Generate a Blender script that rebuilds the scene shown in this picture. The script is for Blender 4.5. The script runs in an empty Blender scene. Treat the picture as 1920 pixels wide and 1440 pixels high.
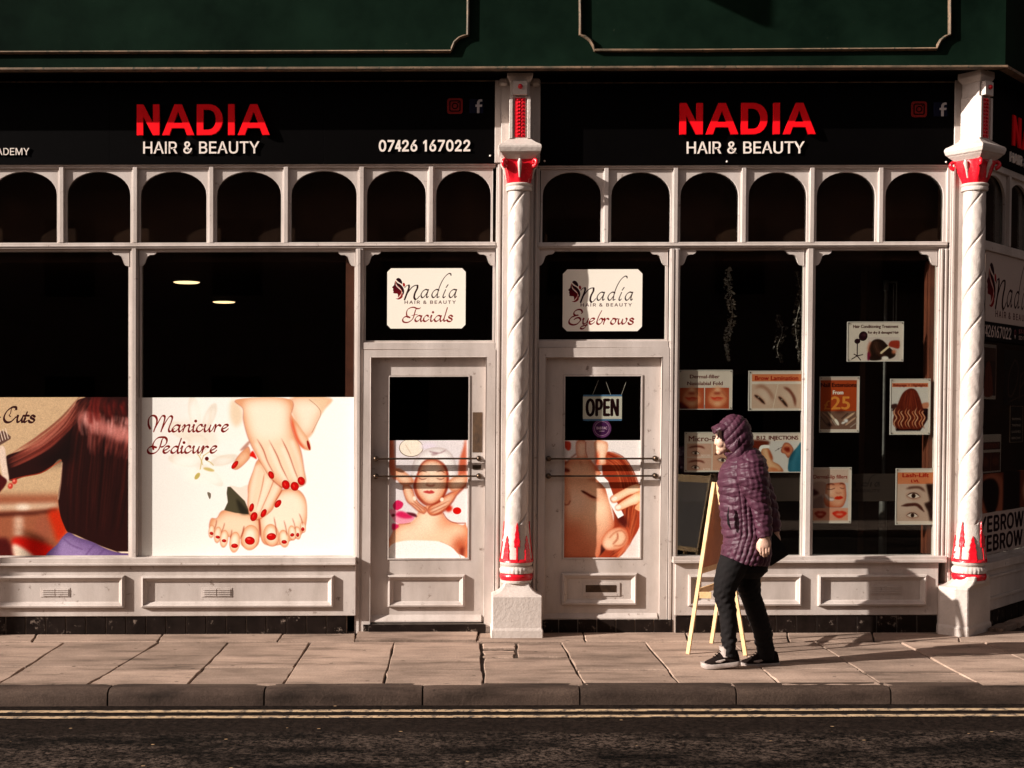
import bpy, bmesh, math, random, json
import numpy as np
from mathutils import Vector, Matrix
from mathutils.geometry import tessellate_polygon
random.seed(7)
rng = np.random.default_rng(7)
SC = bpy.context.scene
COL = SC.collection
PI = math.pi

# ------------------------------------------------------------------ camera, sky, sun, exposure
FOC, DIST, EYE = 2580.0, 10.32, 1.61          # focal length in pixels of a 1920 px frame, metres to the shop front, eye height
PITCH, ROLL, LEAN = 0.0227, 0.0025, 0.0085    # small camera tilt; the old front leans half a degree
PPX, PPY = 860.0, 785.0 + FOC * math.tan(PITCH)
cam = bpy.data.cameras.new('camera')
cam.sensor_width = 36.0
cam.lens = FOC / 1920 * 36
cam.shift_x = (960 - PPX) / 1920
cam.shift_y = (PPY - 720) / 1920
cam.clip_end = 400
camo = bpy.data.objects.new('camera', cam)
COL.objects.link(camo)
camo.location = (0, -DIST, EYE)
camo.rotation_euler = (PI / 2 - PITCH, ROLL, 0)
SC.camera = camo

SUN_EL = math.radians(24.3)
SUN_AZ = math.radians(19.5)                   # angle between the sun's rays and the shop front
vdir = Vector((math.cos(SUN_AZ) * math.cos(SUN_EL), math.sin(SUN_AZ) * math.cos(SUN_EL), -math.sin(SUN_EL)))
world = bpy.data.worlds.new('World')
SC.world = world
world.use_nodes = True
nt = world.node_tree
nt.nodes.clear()
sky = nt.nodes.new('ShaderNodeTexSky')
sky.sky_type = 'NISHITA'
sky.sun_disc = False
sky.sun_elevation = SUN_EL
sky.sun_rotation = math.atan2(-vdir.x, -vdir.y)
sky.air_density, sky.dust_density, sky.ozone_density = 1.0, 3.0, 0.6
hsv = nt.nodes.new('ShaderNodeHueSaturation')
hsv.inputs['Saturation'].default_value = 0.25
mul = nt.nodes.new('ShaderNodeMix')
mul.data_type = 'RGBA'
mul.blend_type = 'MULTIPLY'
mul.inputs[0].default_value = 1.0
mul.inputs[7].default_value = (1.0, 0.84, 0.78, 1)
bg = nt.nodes.new('ShaderNodeBackground')
bg.inputs['Strength'].default_value = 0.05
wo = nt.nodes.new('ShaderNodeOutputWorld')
nt.links.new(sky.outputs[0], hsv.inputs['Color'])
nt.links.new(hsv.outputs[0], mul.inputs[6])
nt.links.new(mul.outputs[2], bg.inputs['Color'])
nt.links.new(bg.outputs[0], wo.inputs['Surface'])

sun = bpy.data.lights.new('sun', 'SUN')
sun.energy = 5.0
sun.angle = math.radians(0.5)
sun.color = (1.0, 0.93, 0.86)
suno = bpy.data.objects.new('sun', sun)
COL.objects.link(suno)
suno.rotation_euler = vdir.to_track_quat('-Z', 'Y').to_euler()
suno.location = (-12, -8, 9)

SC.view_settings.view_transform = 'Standard'
SC.view_settings.look = 'None'
SC.view_settings.gamma = 1.0
SC.view_settings.use_curve_mapping = False
SC.view_settings.exposure = 0.9
try:
    SC.cycles.max_bounces = 6
    SC.cycles.transparent_max_bounces = 16
    SC.cycles.caustics_reflective = False
    SC.cycles.caustics_refractive = False
except Exception:
    pass

# ------------------------------------------------------------------ measuring helpers (survey of the place from the photograph)
RC = Matrix.Rotation(ROLL, 3, 'Y') @ Matrix.Rotation(PI / 2 - PITCH, 3, 'X')


def ray(x, y):
    return RC @ Vector(((x - PPX) / FOC, -(y - PPY) / FOC, -1.0))


def PT(x, y, d=0.0):
    """point seen at pixel x, y at depth d in front of the shop front -> plumb (X, Z)"""
    r = ray(x, y)
    t = (DIST - d) / r.y
    X, Z = r.x * t, EYE + r.z * t
    return X - LEAN * (Z - EYE), Z


def GR(x, y, z=0.0):
    """point seen at pixel x, y on the ground z -> (X, Y)"""
    r = ray(x, y)
    t = (z - EYE) / r.z
    return r.x * t - LEAN * (z - EYE), -DIST + r.y * t


ORG = {}


def lean(v):
    return (v[0] + LEAN * (v[2] - EYE), v[1], v[2])


def props(o, label=None, cat=None, group=None, kind=None):
    if label: o['label'] = label
    if cat: o['category'] = cat
    if group: o['group'] = group
    if kind: o['kind'] = kind
    return o


def empty(name, loc, label=None, cat=None, group=None, kind=None):
    o = bpy.data.objects.new(name, None)
    COL.objects.link(o)
    p = lean(loc)
    o.location = p
    o.empty_display_size = 0.1
    ORG[o.name] = Vector(p)
    return props(o, label, cat, group, kind)


class MB:
    def __init__(s):
        s.v, s.f, s.m = [], [], []

    def add(s, vs, fs, mi=0):
        b = len(s.v)
        s.v += [tuple(p) for p in vs]
        s.f += [tuple(i + b for i in f) for f in fs]
        s.m += [mi] * len(fs)
        return s

    def box(s, x0, x1, y0, y1, z0, z1, mi=0):
        if x0 > x1: x0, x1 = x1, x0
        if y0 > y1: y0, y1 = y1, y0
        if z0 > z1: z0, z1 = z1, z0
        vs = [(x, y, z) for z in (z0, z1) for y in (y0, y1) for x in (x0, x1)]
        return s.add(vs, [(0, 2, 3, 1), (4, 5, 7, 6), (0, 1, 5, 4), (2, 6, 7, 3), (0, 4, 6, 2), (1, 3, 7, 5)], mi)

    def pb(s, x0, y0, x1, y1, d, back, mi=0, xr=None, yr=None):
        """box whose front face, at depth d, is seen between these pixels; it reaches back to depth back"""
        ym = (y0 + y1) / 2 if yr is None else yr
        xm = (x0 + x1) / 2 if xr is None else xr
        a, b = PT(x0, ym, d)[0], PT(x1, ym, d)[0]
        t, u = PT(xm, y0, d)[1], PT(xm, y1, d)[1]
        return s.box(a, b, -d, -back, u, t, mi)

    def ext(s, loops, y0, y1, mi=0):
        """XZ outline (with holes) extruded between y0 (front) and y1"""
        flat = [p for l in loops for p in l]
        n = len(flat)
        tris = tessellate_polygon([[Vector((p[0], p[1], 0)) for p in l] for l in loops])
        fs = [tuple(t) for t in tris] + [tuple(i + n for i in reversed(t)) for t in tris]
        k = 0
        for l in loops:
            m = len(l)
            for i in range(m):
                a, b = k + i, k + (i + 1) % m
                fs.append((a, b, b + n, a + n))
            k += m
        return s.add([(p[0], y0, p[1]) for p in flat] + [(p[0], y1, p[1]) for p in flat], fs, mi)

    def lathe(s, prof, cx, cy, n=32, mi=0, fn=None):
        vs, fs = [], []
        for j, (r, z) in enumerate(prof):
            for i in range(n):
                a = 2 * PI * i / n
                rr = r if fn is None else r * fn(a, z)
                vs.append((cx + rr * math.cos(a), cy + rr * math.sin(a), z))
        for j in range(len(prof) - 1):
            for i in range(n):
                k = (i + 1) % n
                fs.append((j * n + i, j * n + k, (j + 1) * n + k, (j + 1) * n + i))
        fs.append(tuple(range(n - 1, -1, -1)))
        fs.append(tuple((len(prof) - 1) * n + i for i in range(n)))
        return s.add(vs, fs, mi)

    def tube(s, path, rad, n=12, mi=0, flat=None):
        """closed tube; rad: number or (in-plane, depth) per point; cross axes: perpendicular to path in XZ, and near Y"""
        path = [Vector(p) for p in path]
        vs, fs = [], []
        m = len(path)
        for j, p in enumerate(path):
            t = (path[min(j + 1, m - 1)] - path[max(j - 1, 0)]).normalized()
            ref = Vector((0, 1, 0)) if abs(t.y) < 0.9 else Vector((1, 0, 0))
            u = t.cross(ref).normalized()
            w = u.cross(t).normalized()
            r = rad[j] if isinstance(rad, (list, tuple)) else rad
            ru, rw = r if isinstance(r, (list, tuple)) else (r, r)
            for i in range(n):
                a = 2 * PI * i / n
                vs.append(p + u * ru * math.cos(a) + w * rw * math.sin(a))
        for j in range(m - 1):
            for i in range(n):
                k = (i + 1) % n
                fs.append((j * n + i, (j + 1) * n + i, (j + 1) * n + k, j * n + k))
        fs.append(tuple(range(n)))
        fs.append(tuple((m - 1) * n + n - 1 - i for i in range(n)))
        return s.add(vs, fs, mi)

    def ball(s, c, r, n=14, mi=0):
        rx, ry, rz = r if isinstance(r, (list, tuple)) else (r, r, r)
        vs, fs = [], []
        m = n // 2
        for j in range(1, m):
            for i in range(n):
                th, ph = PI * j / m, 2 * PI * i / n
                vs.append((c[0] + rx * math.sin(th) * math.cos(ph), c[1] + ry * math.sin(th) * math.sin(ph), c[2] + rz * math.cos(th)))
        vs += [(c[0], c[1], c[2] + rz), (c[0], c[1], c[2] - rz)]
        T, B = len(vs) - 2, len(vs) - 1
        for j in range(m - 2):
            for i in range(n):
                k = (i + 1) % n
                fs.append((j * n + i, (j + 1) * n + i, (j + 1) * n + k, j * n + k))
        for i in range(n):
            k = (i + 1) % n
            fs.append((T, i, k))
            fs.append((B, (m - 2) * n + k, (m - 2) * n + i))
        return s.add(vs, fs, mi)

    def mesh(s, name, mats, bev=0, smooth=False, org=Vector((0, 0, 0)), doLean=True):
        me = bpy.data.meshes.new(name)
        vs = [lean(p) if doLean else p for p in s.v]
        vs = [(p[0] - org.x, p[1] - org.y, p[2] - org.z) for p in vs]
        me.from_pydata(vs, [], s.f)
        for m in (mats if isinstance(mats, (list, tuple)) else [mats]):
            me.materials.append(m)
        me.polygons.foreach_set('material_index', s.m)
        bm = bmesh.new()
        bm.from_mesh(me)
        if bev:
            es = [e for e in bm.edges if len(e.link_faces) == 2 and e.calc_face_angle(0) > 0.5]
            bmesh.ops.bevel(bm, geom=es, offset=bev, segments=1, affect='EDGES', clamp_overlap=True)
        bmesh.ops.recalc_face_normals(bm, faces=bm.faces)
        if smooth:
            for f in bm.faces: f.smooth = True
            for e in bm.edges:
                if len(e.link_faces) == 2 and e.calc_face_angle(0) > 0.7: e.smooth = False
        bm.to_mesh(me)
        bm.free()
        return me

    def build(s, name, mats, parent=None, bev=0, smooth=False, label=None, cat=None, group=None, kind=None, own=False):
        org = ORG[parent.name] if parent else Vector((0, 0, 0))
        loc = Vector((0, 0, 0))
        if own or parent is None and cat:   # a thing of one mesh: put its origin at its base centre
            a = np.array([lean(p) for p in s.v])
            c = (a.max(0) + a.min(0)) / 2
            loc = Vector((c[0], c[1], a.min(0)[2]))
            me = s.mesh(name, mats, bev, smooth, loc)
            o = bpy.data.objects.new(name, me)
            o.location = loc - org
            ORG[o.name] = loc
        else:
            me = s.mesh(name, mats, bev, smooth, org)
            o = bpy.data.objects.new(name, me)
            ORG[o.name] = org
        COL.objects.link(o)
        if parent: o.parent = parent
        return props(o, label, cat, group, kind)


def place(name, me, loc, parent=None, rot=None, **kw):
    """an object of its own that shares mesh data; loc in plumb world coordinates"""
    o = bpy.data.objects.new(name, me)
    COL.objects.link(o)
    p = Vector(lean(loc))
    o.location = p - (ORG[parent.name] if parent else Vector((0, 0, 0)))
    ORG[o.name] = p
    if rot: o.rotation_euler = rot
    if parent: o.parent = parent
    return props(o, **kw)


# ------------------------------------------------------------------ materials
def new_mat(name):
    m = bpy.data.materials.new(name)
    m.use_nodes = True
    n = m.node_tree
    b = n.nodes['Principled BSDF']
    return m, n, b


def N(n, t, **kw):
    x = n.nodes.new(t)
    for k, v in kw.items():
        if k.startswith('_'): setattr(x, k[1:], v)
        else: x.inputs[k.replace('_', ' ')].default_value = v
    return x


def surf(name, c1, c2=None, rough=0.55, scale=3.0, fine=220.0, bump=0.12, metal=0.0, spec=0.5, coat=0.0, c3=None, wear=0.0, wscale=9.0, streak=1.0, world_co=False, bscale=None, bdist=0.002, rvar=0.1):
    """painted / stone surface: two tones in soft clouds, optional worn patches of a third, fine relief"""
    m, n, b = new_mat(name)
    L = n.links.new
    tc = N(n, 'ShaderNodeTexCoord')
    if world_co:                 # pieces that share a mesh still get their own stains
        class _G: outputs = {'Object': N(n, 'ShaderNodeNewGeometry').outputs['Position']}
        tc = _G
    no = N(n, 'ShaderNodeTexNoise', Scale=scale, Detail=6.0, Roughness=0.65)
    stm = N(n, 'ShaderNodeMapping')
    stm.inputs['Scale'].default_value = (1, 1, streak)
    L(tc.outputs['Object'], stm.inputs['Vector'])
    L(stm.outputs[0], no.inputs['Vector'])
    rp = N(n, 'ShaderNodeValToRGB')
    rp.color_ramp.elements[0].position, rp.color_ramp.elements[1].position = 0.35, 0.68
    c2 = c2 or tuple(x * 0.85 for x in c1)
    rp.color_ramp.elements[0].color = (*c2, 1)
    rp.color_ramp.elements[1].color = (*c1, 1)
    L(no.outputs['Fac'], rp.inputs['Fac'])
    col = rp.outputs['Color']
    fi = N(n, 'ShaderNodeTexNoise', Scale=fine, Detail=3.0, Roughness=0.6)
    L(tc.outputs['Object'], fi.inputs['Vector'])
    mx = N(n, 'ShaderNodeMix', _data_type='RGBA', _blend_type='MULTIPLY')
    mx.inputs[0].default_value = 0.35
    L(col, mx.inputs[6])
    L(fi.outputs['Color'], mx.inputs[7])
    r2 = N(n, 'ShaderNodeMapRange', From_Min=0.3, From_Max=0.7, To_Min=0.72, To_Max=1.25)
    L(fi.outputs['Fac'], r2.inputs['Value'])
    cm = N(n, 'ShaderNodeCombineColor')
    for i in range(3): L(r2.outputs[0], cm.inputs[i])
    L(cm.outputs[0], mx.inputs[7])
    col = mx.outputs[2]
    if c3:
        wn = N(n, 'ShaderNodeTexNoise', Scale=wscale, Detail=8.0, Roughness=0.75)
        L(tc.outputs['Object'], wn.inputs['Vector'])
        wr = N(n, 'ShaderNodeMapRange', From_Min=1 - wear - 0.03, From_Max=1 - wear + 0.03)
        L(wn.outputs['Fac'], wr.inputs['Value'])
        m3 = N(n, 'ShaderNodeMix', _data_type='RGBA')
        L(wr.outputs[0], m3.inputs[0])
        L(col, m3.inputs[6])
        m3.inputs[7].default_value = (*c3, 1)
        col = m3.outputs[2]
    L(col, b.inputs['Base Color'])
    rr = N(n, 'ShaderNodeMapRange', To_Min=max(0.02, rough - rvar), To_Max=min(1, rough + rvar))
    L(no.outputs['Fac'], rr.inputs['Value'])
    L(rr.outputs[0], b.inputs['Roughness'])
    b.inputs['Metallic'].default_value = metal
    b.inputs['Specular IOR Level'].default_value = spec
    b.inputs['Coat Weight'].default_value = coat
    bu = N(n, 'ShaderNodeBump', Strength=bump, Distance=bdist)
    if bscale:
        bn = N(n, 'ShaderNodeTexNoise', Scale=bscale, Detail=5.0, Roughness=0.6)
        L(tc.outputs['Object'], bn.inputs['Vector'])
        L(bn.outputs['Fac'], bu.inputs['Height'])
    else:
        L(fi.outputs['Fac'], bu.inputs['Height'])
    L(bu.outputs[0], b.inputs['Normal'])
    return m


def plain(name, c, rough=0.5, metal=0.0, spec=0.5, emit=None, es=0.0):
    m, n, b = new_mat(name)
    b.inputs['Base Color'].default_value = (*c, 1)
    b.inputs['Roughness'].default_value = rough
    b.inputs['Metallic'].default_value = metal
    b.inputs['Specular IOR Level'].default_value = spec
    if emit:
        b.inputs['Emission Color'].default_value = (*emit, 1)
        b.inputs['Emission Strength'].default_value = es
    return m


def glass_mat(name, tint=(0.9, 0.92, 0.9), wav=0.02):
    m, n, b = new_mat(name)
    n.nodes.remove(b)
    L = n.links.new
    out = n.nodes['Material Output']
    tr = N(n, 'ShaderNodeBsdfTransparent')
    tr.inputs[0].default_value = (*tint, 1)
    gl = N(n, 'ShaderNodeBsdfGlossy', Roughness=0.015)
    gl.inputs[0].default_value = (1, 1, 1, 1)
    fr = N(n, 'ShaderNodeFresnel', IOR=1.5)
    gg = N(n, 'ShaderNodeNewGeometry')
    ior = N(n, 'ShaderNodeMapRange', To_Min=1.5, To_Max=1 / 1.5)     # the same reflectance on both faces of the sheet
    L(gg.outputs['Backfacing'], ior.inputs['Value'])
    L(ior.outputs[0], fr.inputs['IOR'])
    tc = N(n, 'ShaderNodeTexCoord')
    no = N(n, 'ShaderNodeTexNoise', Scale=1.3, Detail=1.0)
    L(tc.outputs['Object'], no.inputs['Vector'])
    bu = N(n, 'ShaderNodeBump', Strength=wav, Distance=0.02)
    L(no.outputs['Fac'], bu.inputs['Height'])
    L(bu.outputs[0], gl.inputs['Normal'])
    mx = N(n, 'ShaderNodeMixShader')
    L(fr.outputs[0], mx.inputs[0])
    L(tr.outputs[0], mx.inputs[1])
    L(gl.outputs[0], mx.inputs[2])
    L(mx.outputs[0], out.inputs['Surface'])
    return m


M = {}
M['white'] = surf('white_gloss_paint', (0.58, 0.505, 0.46), (0.40, 0.335, 0.295), rough=0.5, scale=3.2, fine=240, bump=0.5, c3=(0.22, 0.165, 0.135), wear=0.36, streak=0.3, wscale=14)
M['iron'] = surf('thick_white_iron_paint', (0.58, 0.505, 0.455), (0.48, 0.41, 0.365), rough=0.38, scale=4, fine=180, bump=0.6, bscale=38, bdist=0.006, c3=(0.26, 0.20, 0.16), wear=0.34, wscale=26)
M['red'] = surf('red_gloss_paint', (0.72, 0.010, 0.022), (0.55, 0.006, 0.016), rough=0.25, scale=12, fine=160, bump=0.5, bscale=60, bdist=0.004, c3=(0.75, 0.55, 0.52), wear=0.30, wscale=40)
M['green'] = surf('dark_green_paint', (0.0056, 0.0150, 0.0086), (0.0018, 0.0055, 0.0032), rough=0.75, scale=1.4, fine=200, bump=0.3, spec=0.02, c3=(0.05, 0.06, 0.035), wear=0.30, wscale=30)
M['worn'] = surf('worn_brown_edge', (0.20, 0.12, 0.07), (0.07, 0.05, 0.03), rough=0.7, scale=9, fine=90, bump=0.6, c3=(0.03, 0.035, 0.02), wear=0.42, wscale=26)
M['signblack'] = surf('black_sign_panel', (0.0012, 0.0008, 0.0008), (0.0008, 0.0005, 0.0005), rough=0.6, scale=1.5, bump=0.03, spec=0.03)
M['signred'] = surf('red_sign_letter', (0.95, 0.005, 0.012), (0.85, 0.004, 0.010), rough=0.5, scale=8, fine=300, bump=0.05, spec=0.08)
M['signwhite'] = surf('white_sign_letter', (0.85, 0.74, 0.66), (0.8, 0.7, 0.62), rough=0.4, scale=8, fine=300, bump=0.05)
M['tile'] = surf('black_glazed_tile', (0.016, 0.010, 0.008), (0.008, 0.005, 0.004), rough=0.45, scale=9, fine=70, bump=0.2, spec=0.08, c3=(0.20, 0.15, 0.12), wear=0.38, wscale=13, world_co=True)
M['mortar'] = surf('pale_mortar', (0.34, 0.27, 0.22), (0.20, 0.16, 0.13), rough=0.9, scale=14, fine=120, bump=0.6)
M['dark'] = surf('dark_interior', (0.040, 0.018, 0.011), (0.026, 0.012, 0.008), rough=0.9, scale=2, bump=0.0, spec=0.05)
M['lining'] = surf('brown_wood_lining', (0.14, 0.035, 0.014), (0.08, 0.02, 0.01), rough=0.5, scale=5, fine=60, bump=0.2)
M['brass'] = surf('aged_brass', (0.13, 0.085, 0.055), (0.06, 0.04, 0.028), rough=0.35, scale=30, fine=150, bump=0.15, metal=0.85)
M['steel'] = surf('grey_steel', (0.10, 0.09, 0.08), (0.06, 0.055, 0.05), rough=0.5, scale=20, metal=0.3)
M['glass'] = glass_mat('window_glass')
M['glass2'] = glass_mat('old_window_glass', wav=0.05)
M['wood'] = surf('pale_pine', (0.78, 0.52, 0.27), (0.62, 0.38, 0.17), rough=0.55, scale=14, fine=90, bump=0.2)
M['hardboard'] = surf('orange_brown_hardboard', (0.48, 0.17, 0.065), (0.38, 0.12, 0.045), rough=0.7, scale=8, fine=150, bump=0.2)
M['chalk'] = surf('grey_chalkboard', (0.17, 0.14, 0.125), (0.11, 0.09, 0.08), rough=0.8, scale=7, fine=80, bump=0.1, c3=(0.5, 0.45, 0.42), wear=0.3, wscale=20)
M['yellow'] = surf('yellow_road_paint', (0.56, 0.38, 0.22), (0.30, 0.20, 0.115), rough=0.8, scale=5, fine=120, bump=0.6, c3=(0.06, 0.045, 0.035), wear=0.47, wscale=18)
M['brick'] = surf('dark_brick', (0.075, 0.04, 0.03), (0.045, 0.026, 0.02), rough=0.85, scale=3, fine=40, bump=0.5)
M['wood_dark'] = surf('dark_board', (0.03, 0.015, 0.008), rough=0.7)


def stone(name, c1, c2, dark, bump=0.55, streak=True):
    m, n, b = new_mat(name)
    L = n.links.new
    tc = N(n, 'ShaderNodeTexCoord')
    geo = N(n, 'ShaderNodeNewGeometry')
    oi = N(n, 'ShaderNodeObjectInfo')
    mp = N(n, 'ShaderNodeMapping')
    mp.inputs['Scale'].default_value = (1.0, 4.5, 3.0) if streak else (1, 1, 1)
    L(geo.outputs['Position'], mp.inputs['Vector'])
    a = N(n, 'ShaderNodeTexNoise', Scale=1.3, Detail=8.0, Roughness=0.62)
    L(mp.outputs[0], a.inputs['Vector'])
    rp = N(n, 'ShaderNodeValToRGB')
    e = rp.color_ramp.elements
    e[0].position, e[0].color = 0.30, (*dark, 1)
    e[1].position, e[1].color = 0.72, (*c1, 1)
    x = e.new(0.48)
    x.color = (*c2, 1)
    L(a.outputs['Fac'], rp.inputs['Fac'])
    g = N(n, 'ShaderNodeTexNoise', Scale=95.0, Detail=5.0, Roughness=0.75)
    L(geo.outputs['Position'], g.inputs['Vector'])
    mr = N(n, 'ShaderNodeMapRange', From_Min=0.28, From_Max=0.72, To_Min=0.62, To_Max=1.3)
    L(g.outputs['Fac'], mr.inputs['Value'])
    pr = N(n, 'ShaderNodeMapRange', To_Min=0.78, To_Max=1.14)
    L(oi.outputs['Random'], pr.inputs['Value'])
    mm = N(n, 'ShaderNodeMath', _operation='MULTIPLY')
    L(mr.outputs[0], mm.inputs[0])
    L(pr.outputs[0], mm.inputs[1])
    vm = N(n, 'ShaderNodeVectorMath', _operation='SCALE')
    L(rp.outputs[0], vm.inputs[0])
    L(mm.outputs[0], vm.inputs['Scale'])
    vo = N(n, 'ShaderNodeTexVoronoi', Scale=5.5)
    L(geo.outputs['Position'], vo.inputs['Vector'])
    sp = N(n, 'ShaderNodeMapRange', From_Min=0.06, From_Max=0.09, To_Min=0.45, To_Max=1.0)
    L(vo.outputs['Distance'], sp.inputs['Value'])
    w2 = N(n, 'ShaderNodeTexNoise', Scale=0.8, Detail=10.0, Roughness=0.7)
    L(geo.outputs['Position'], w2.inputs['Vector'])
    sr = N(n, 'ShaderNodeMapRange', From_Min=0.36, From_Max=0.56, To_Min=0.62, To_Max=1.05)
    L(w2.outputs['Fac'], sr.inputs['Value'])
    q1 = N(n, 'ShaderNodeMath', _operation='MULTIPLY')
    L(sp.outputs[0], q1.inputs[0])
    L(sr.outputs[0], q1.inputs[1])
    v2 = N(n, 'ShaderNodeVectorMath', _operation='SCALE')
    L(vm.outputs[0], v2.inputs[0])
    L(q1.outputs[0], v2.inputs['Scale'])
    L(v2.outputs[0], b.inputs['Base Color'])
    b.inputs['Roughness'].default_value = 0.82
    b.inputs['Specular IOR Level'].default_value = 0.12
    h = N(n, 'ShaderNodeTexNoise', Scale=30.0, Detail=9.0, Roughness=0.75)
    L(geo.outputs['Position'], h.inputs['Vector'])
    bu = N(n, 'ShaderNodeBump', Strength=bump, Distance=0.006)
    L(h.outputs['Fac'], bu.inputs['Height'])
    L(bu.outputs[0], b.inputs['Normal'])
    return m


M['slab'] = stone('york_stone', (0.42, 0.30, 0.232), (0.32, 0.225, 0.172), (0.11, 0.075, 0.056), bump=0.5)
M['kerb'] = stone('kerb_stone', (0.105, 0.070, 0.052), (0.062, 0.040, 0.030), (0.022, 0.014, 0.010), bump=0.9)
M['joint'] = stone('dark_joint_earth', (0.05, 0.035, 0.025), (0.035, 0.022, 0.016), (0.02, 0.012, 0.01), streak=False)


def asphalt():
    m, n, b = new_mat('asphalt')
    L = n.links.new
    geo = N(n, 'ShaderNodeNewGeometry')
    mp = N(n, 'ShaderNodeMapping')
    mp.inputs['Scale'].default_value = (1.0, 2.4, 1.0)
    L(geo.outputs['Position'], mp.inputs['Vector'])
    a = N(n, 'ShaderNodeTexNoise', Scale=1.6, Detail=6.0, Roughness=0.65)
    L(mp.outputs[0], a.inputs['Vector'])
    g = N(n, 'ShaderNodeTexNoise', Scale=36.0, Detail=6.0, Roughness=0.85)
    L(geo.outputs['Position'], g.inputs['Vector'])
    v = N(n, 'ShaderNodeTexVoronoi', Scale=75.0)
    L(geo.outputs['Position'], v.inputs['Vector'])
    rp = N(n, 'ShaderNodeValToRGB')
    e = rp.color_ramp.elements
    e[0].position, e[0].color = 0.45, (0.003, 0.002, 0.0015, 1)
    e[1].position, e[1].color = 0.60, (0.088, 0.062, 0.048, 1)
    L(g.outputs['Fac'], rp.inputs['Fac'])
    mr = N(n, 'ShaderNodeMapRange', From_Min=0.40, From_Max=0.60, To_Min=0.22, To_Max=1.25)
    L(a.outputs['Fac'], mr.inputs['Value'])
    vm = N(n, 'ShaderNodeVectorMath', _operation='SCALE')
    L(rp.outputs[0], vm.inputs[0])
    L(mr.outputs[0], vm.inputs['Scale'])
    sx = N(n, 'ShaderNodeSeparateXYZ')
    L(geo.outputs['Position'], sx.inputs[0])
    # smoother, darker strip along the kerb with an uneven edge
    e1 = N(n, 'ShaderNodeTexNoise', Scale=3.0, Detail=5.0)
    L(geo.outputs['Position'], e1.inputs['Vector'])
    ad = N(n, 'ShaderNodeMath', _operation='MULTIPLY_ADD')
    ad.inputs[1].default_value = 0.22
    L(e1.outputs['Fac'], ad.inputs[0])
    L(sx.outputs['Y'], ad.inputs[2])
    st = N(n, 'ShaderNodeMapRange', From_Min=-2.80, From_Max=-2.70)
    L(ad.outputs[0], st.inputs['Value'])
    mx = N(n, 'ShaderNodeMix', _data_type='RGBA')
    tg = N(n, 'ShaderNodeMapRange', From_Min=0.4, From_Max=0.62, To_Min=0.004, To_Max=0.026)
    L(g.outputs['Fac'], tg.inputs['Value'])
    tw = N(n, 'ShaderNodeVectorMath', _operation='SCALE')
    tw.inputs[0].default_value = (1.0, 0.66, 0.5)
    L(tg.outputs[0], tw.inputs['Scale'])
    L(tw.outputs[0], mx.inputs[7])
    L(st.outputs[0], mx.inputs[0])
    L(vm.outputs[0], mx.inputs[6])
    # pale flecks
    fl = N(n, 'ShaderNodeTexVoronoi', Scale=5.0)
    mp2 = N(n, 'ShaderNodeMapping')
    mp2.inputs['Scale'].default_value = (1.0, 1.6, 1.0)
    L(geo.outputs['Position'], mp2.inputs['Vector'])
    L(mp2.outputs[0], fl.inputs['Vector'])
    fr = N(n, 'ShaderNodeMapRange', From_Min=0.045, From_Max=0.06, To_Min=1.0, To_Max=0.0)
    L(fl.outputs['Distance'], fr.inputs['Value'])
    m3 = N(n, 'ShaderNodeMix', _data_type='RGBA')
    m3.inputs[7].default_value = (0.42, 0.27, 0.15, 1)
    L(fr.outputs[0], m3.inputs[0])
    L(mx.outputs[2], m3.inputs[6])
    L(m3.outputs[2], b.inputs['Base Color'])
    b.inputs['Roughness'].default_value = 0.9
    b.inputs['Specular IOR Level'].default_value = 0.04
    bu = N(n, 'ShaderNodeBump', Strength=0.9, Distance=0.008)
    L(g.outputs['Fac'], bu.inputs['Height'])
    L(bu.outputs[0], b.inputs['Normal'])
    return m


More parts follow.
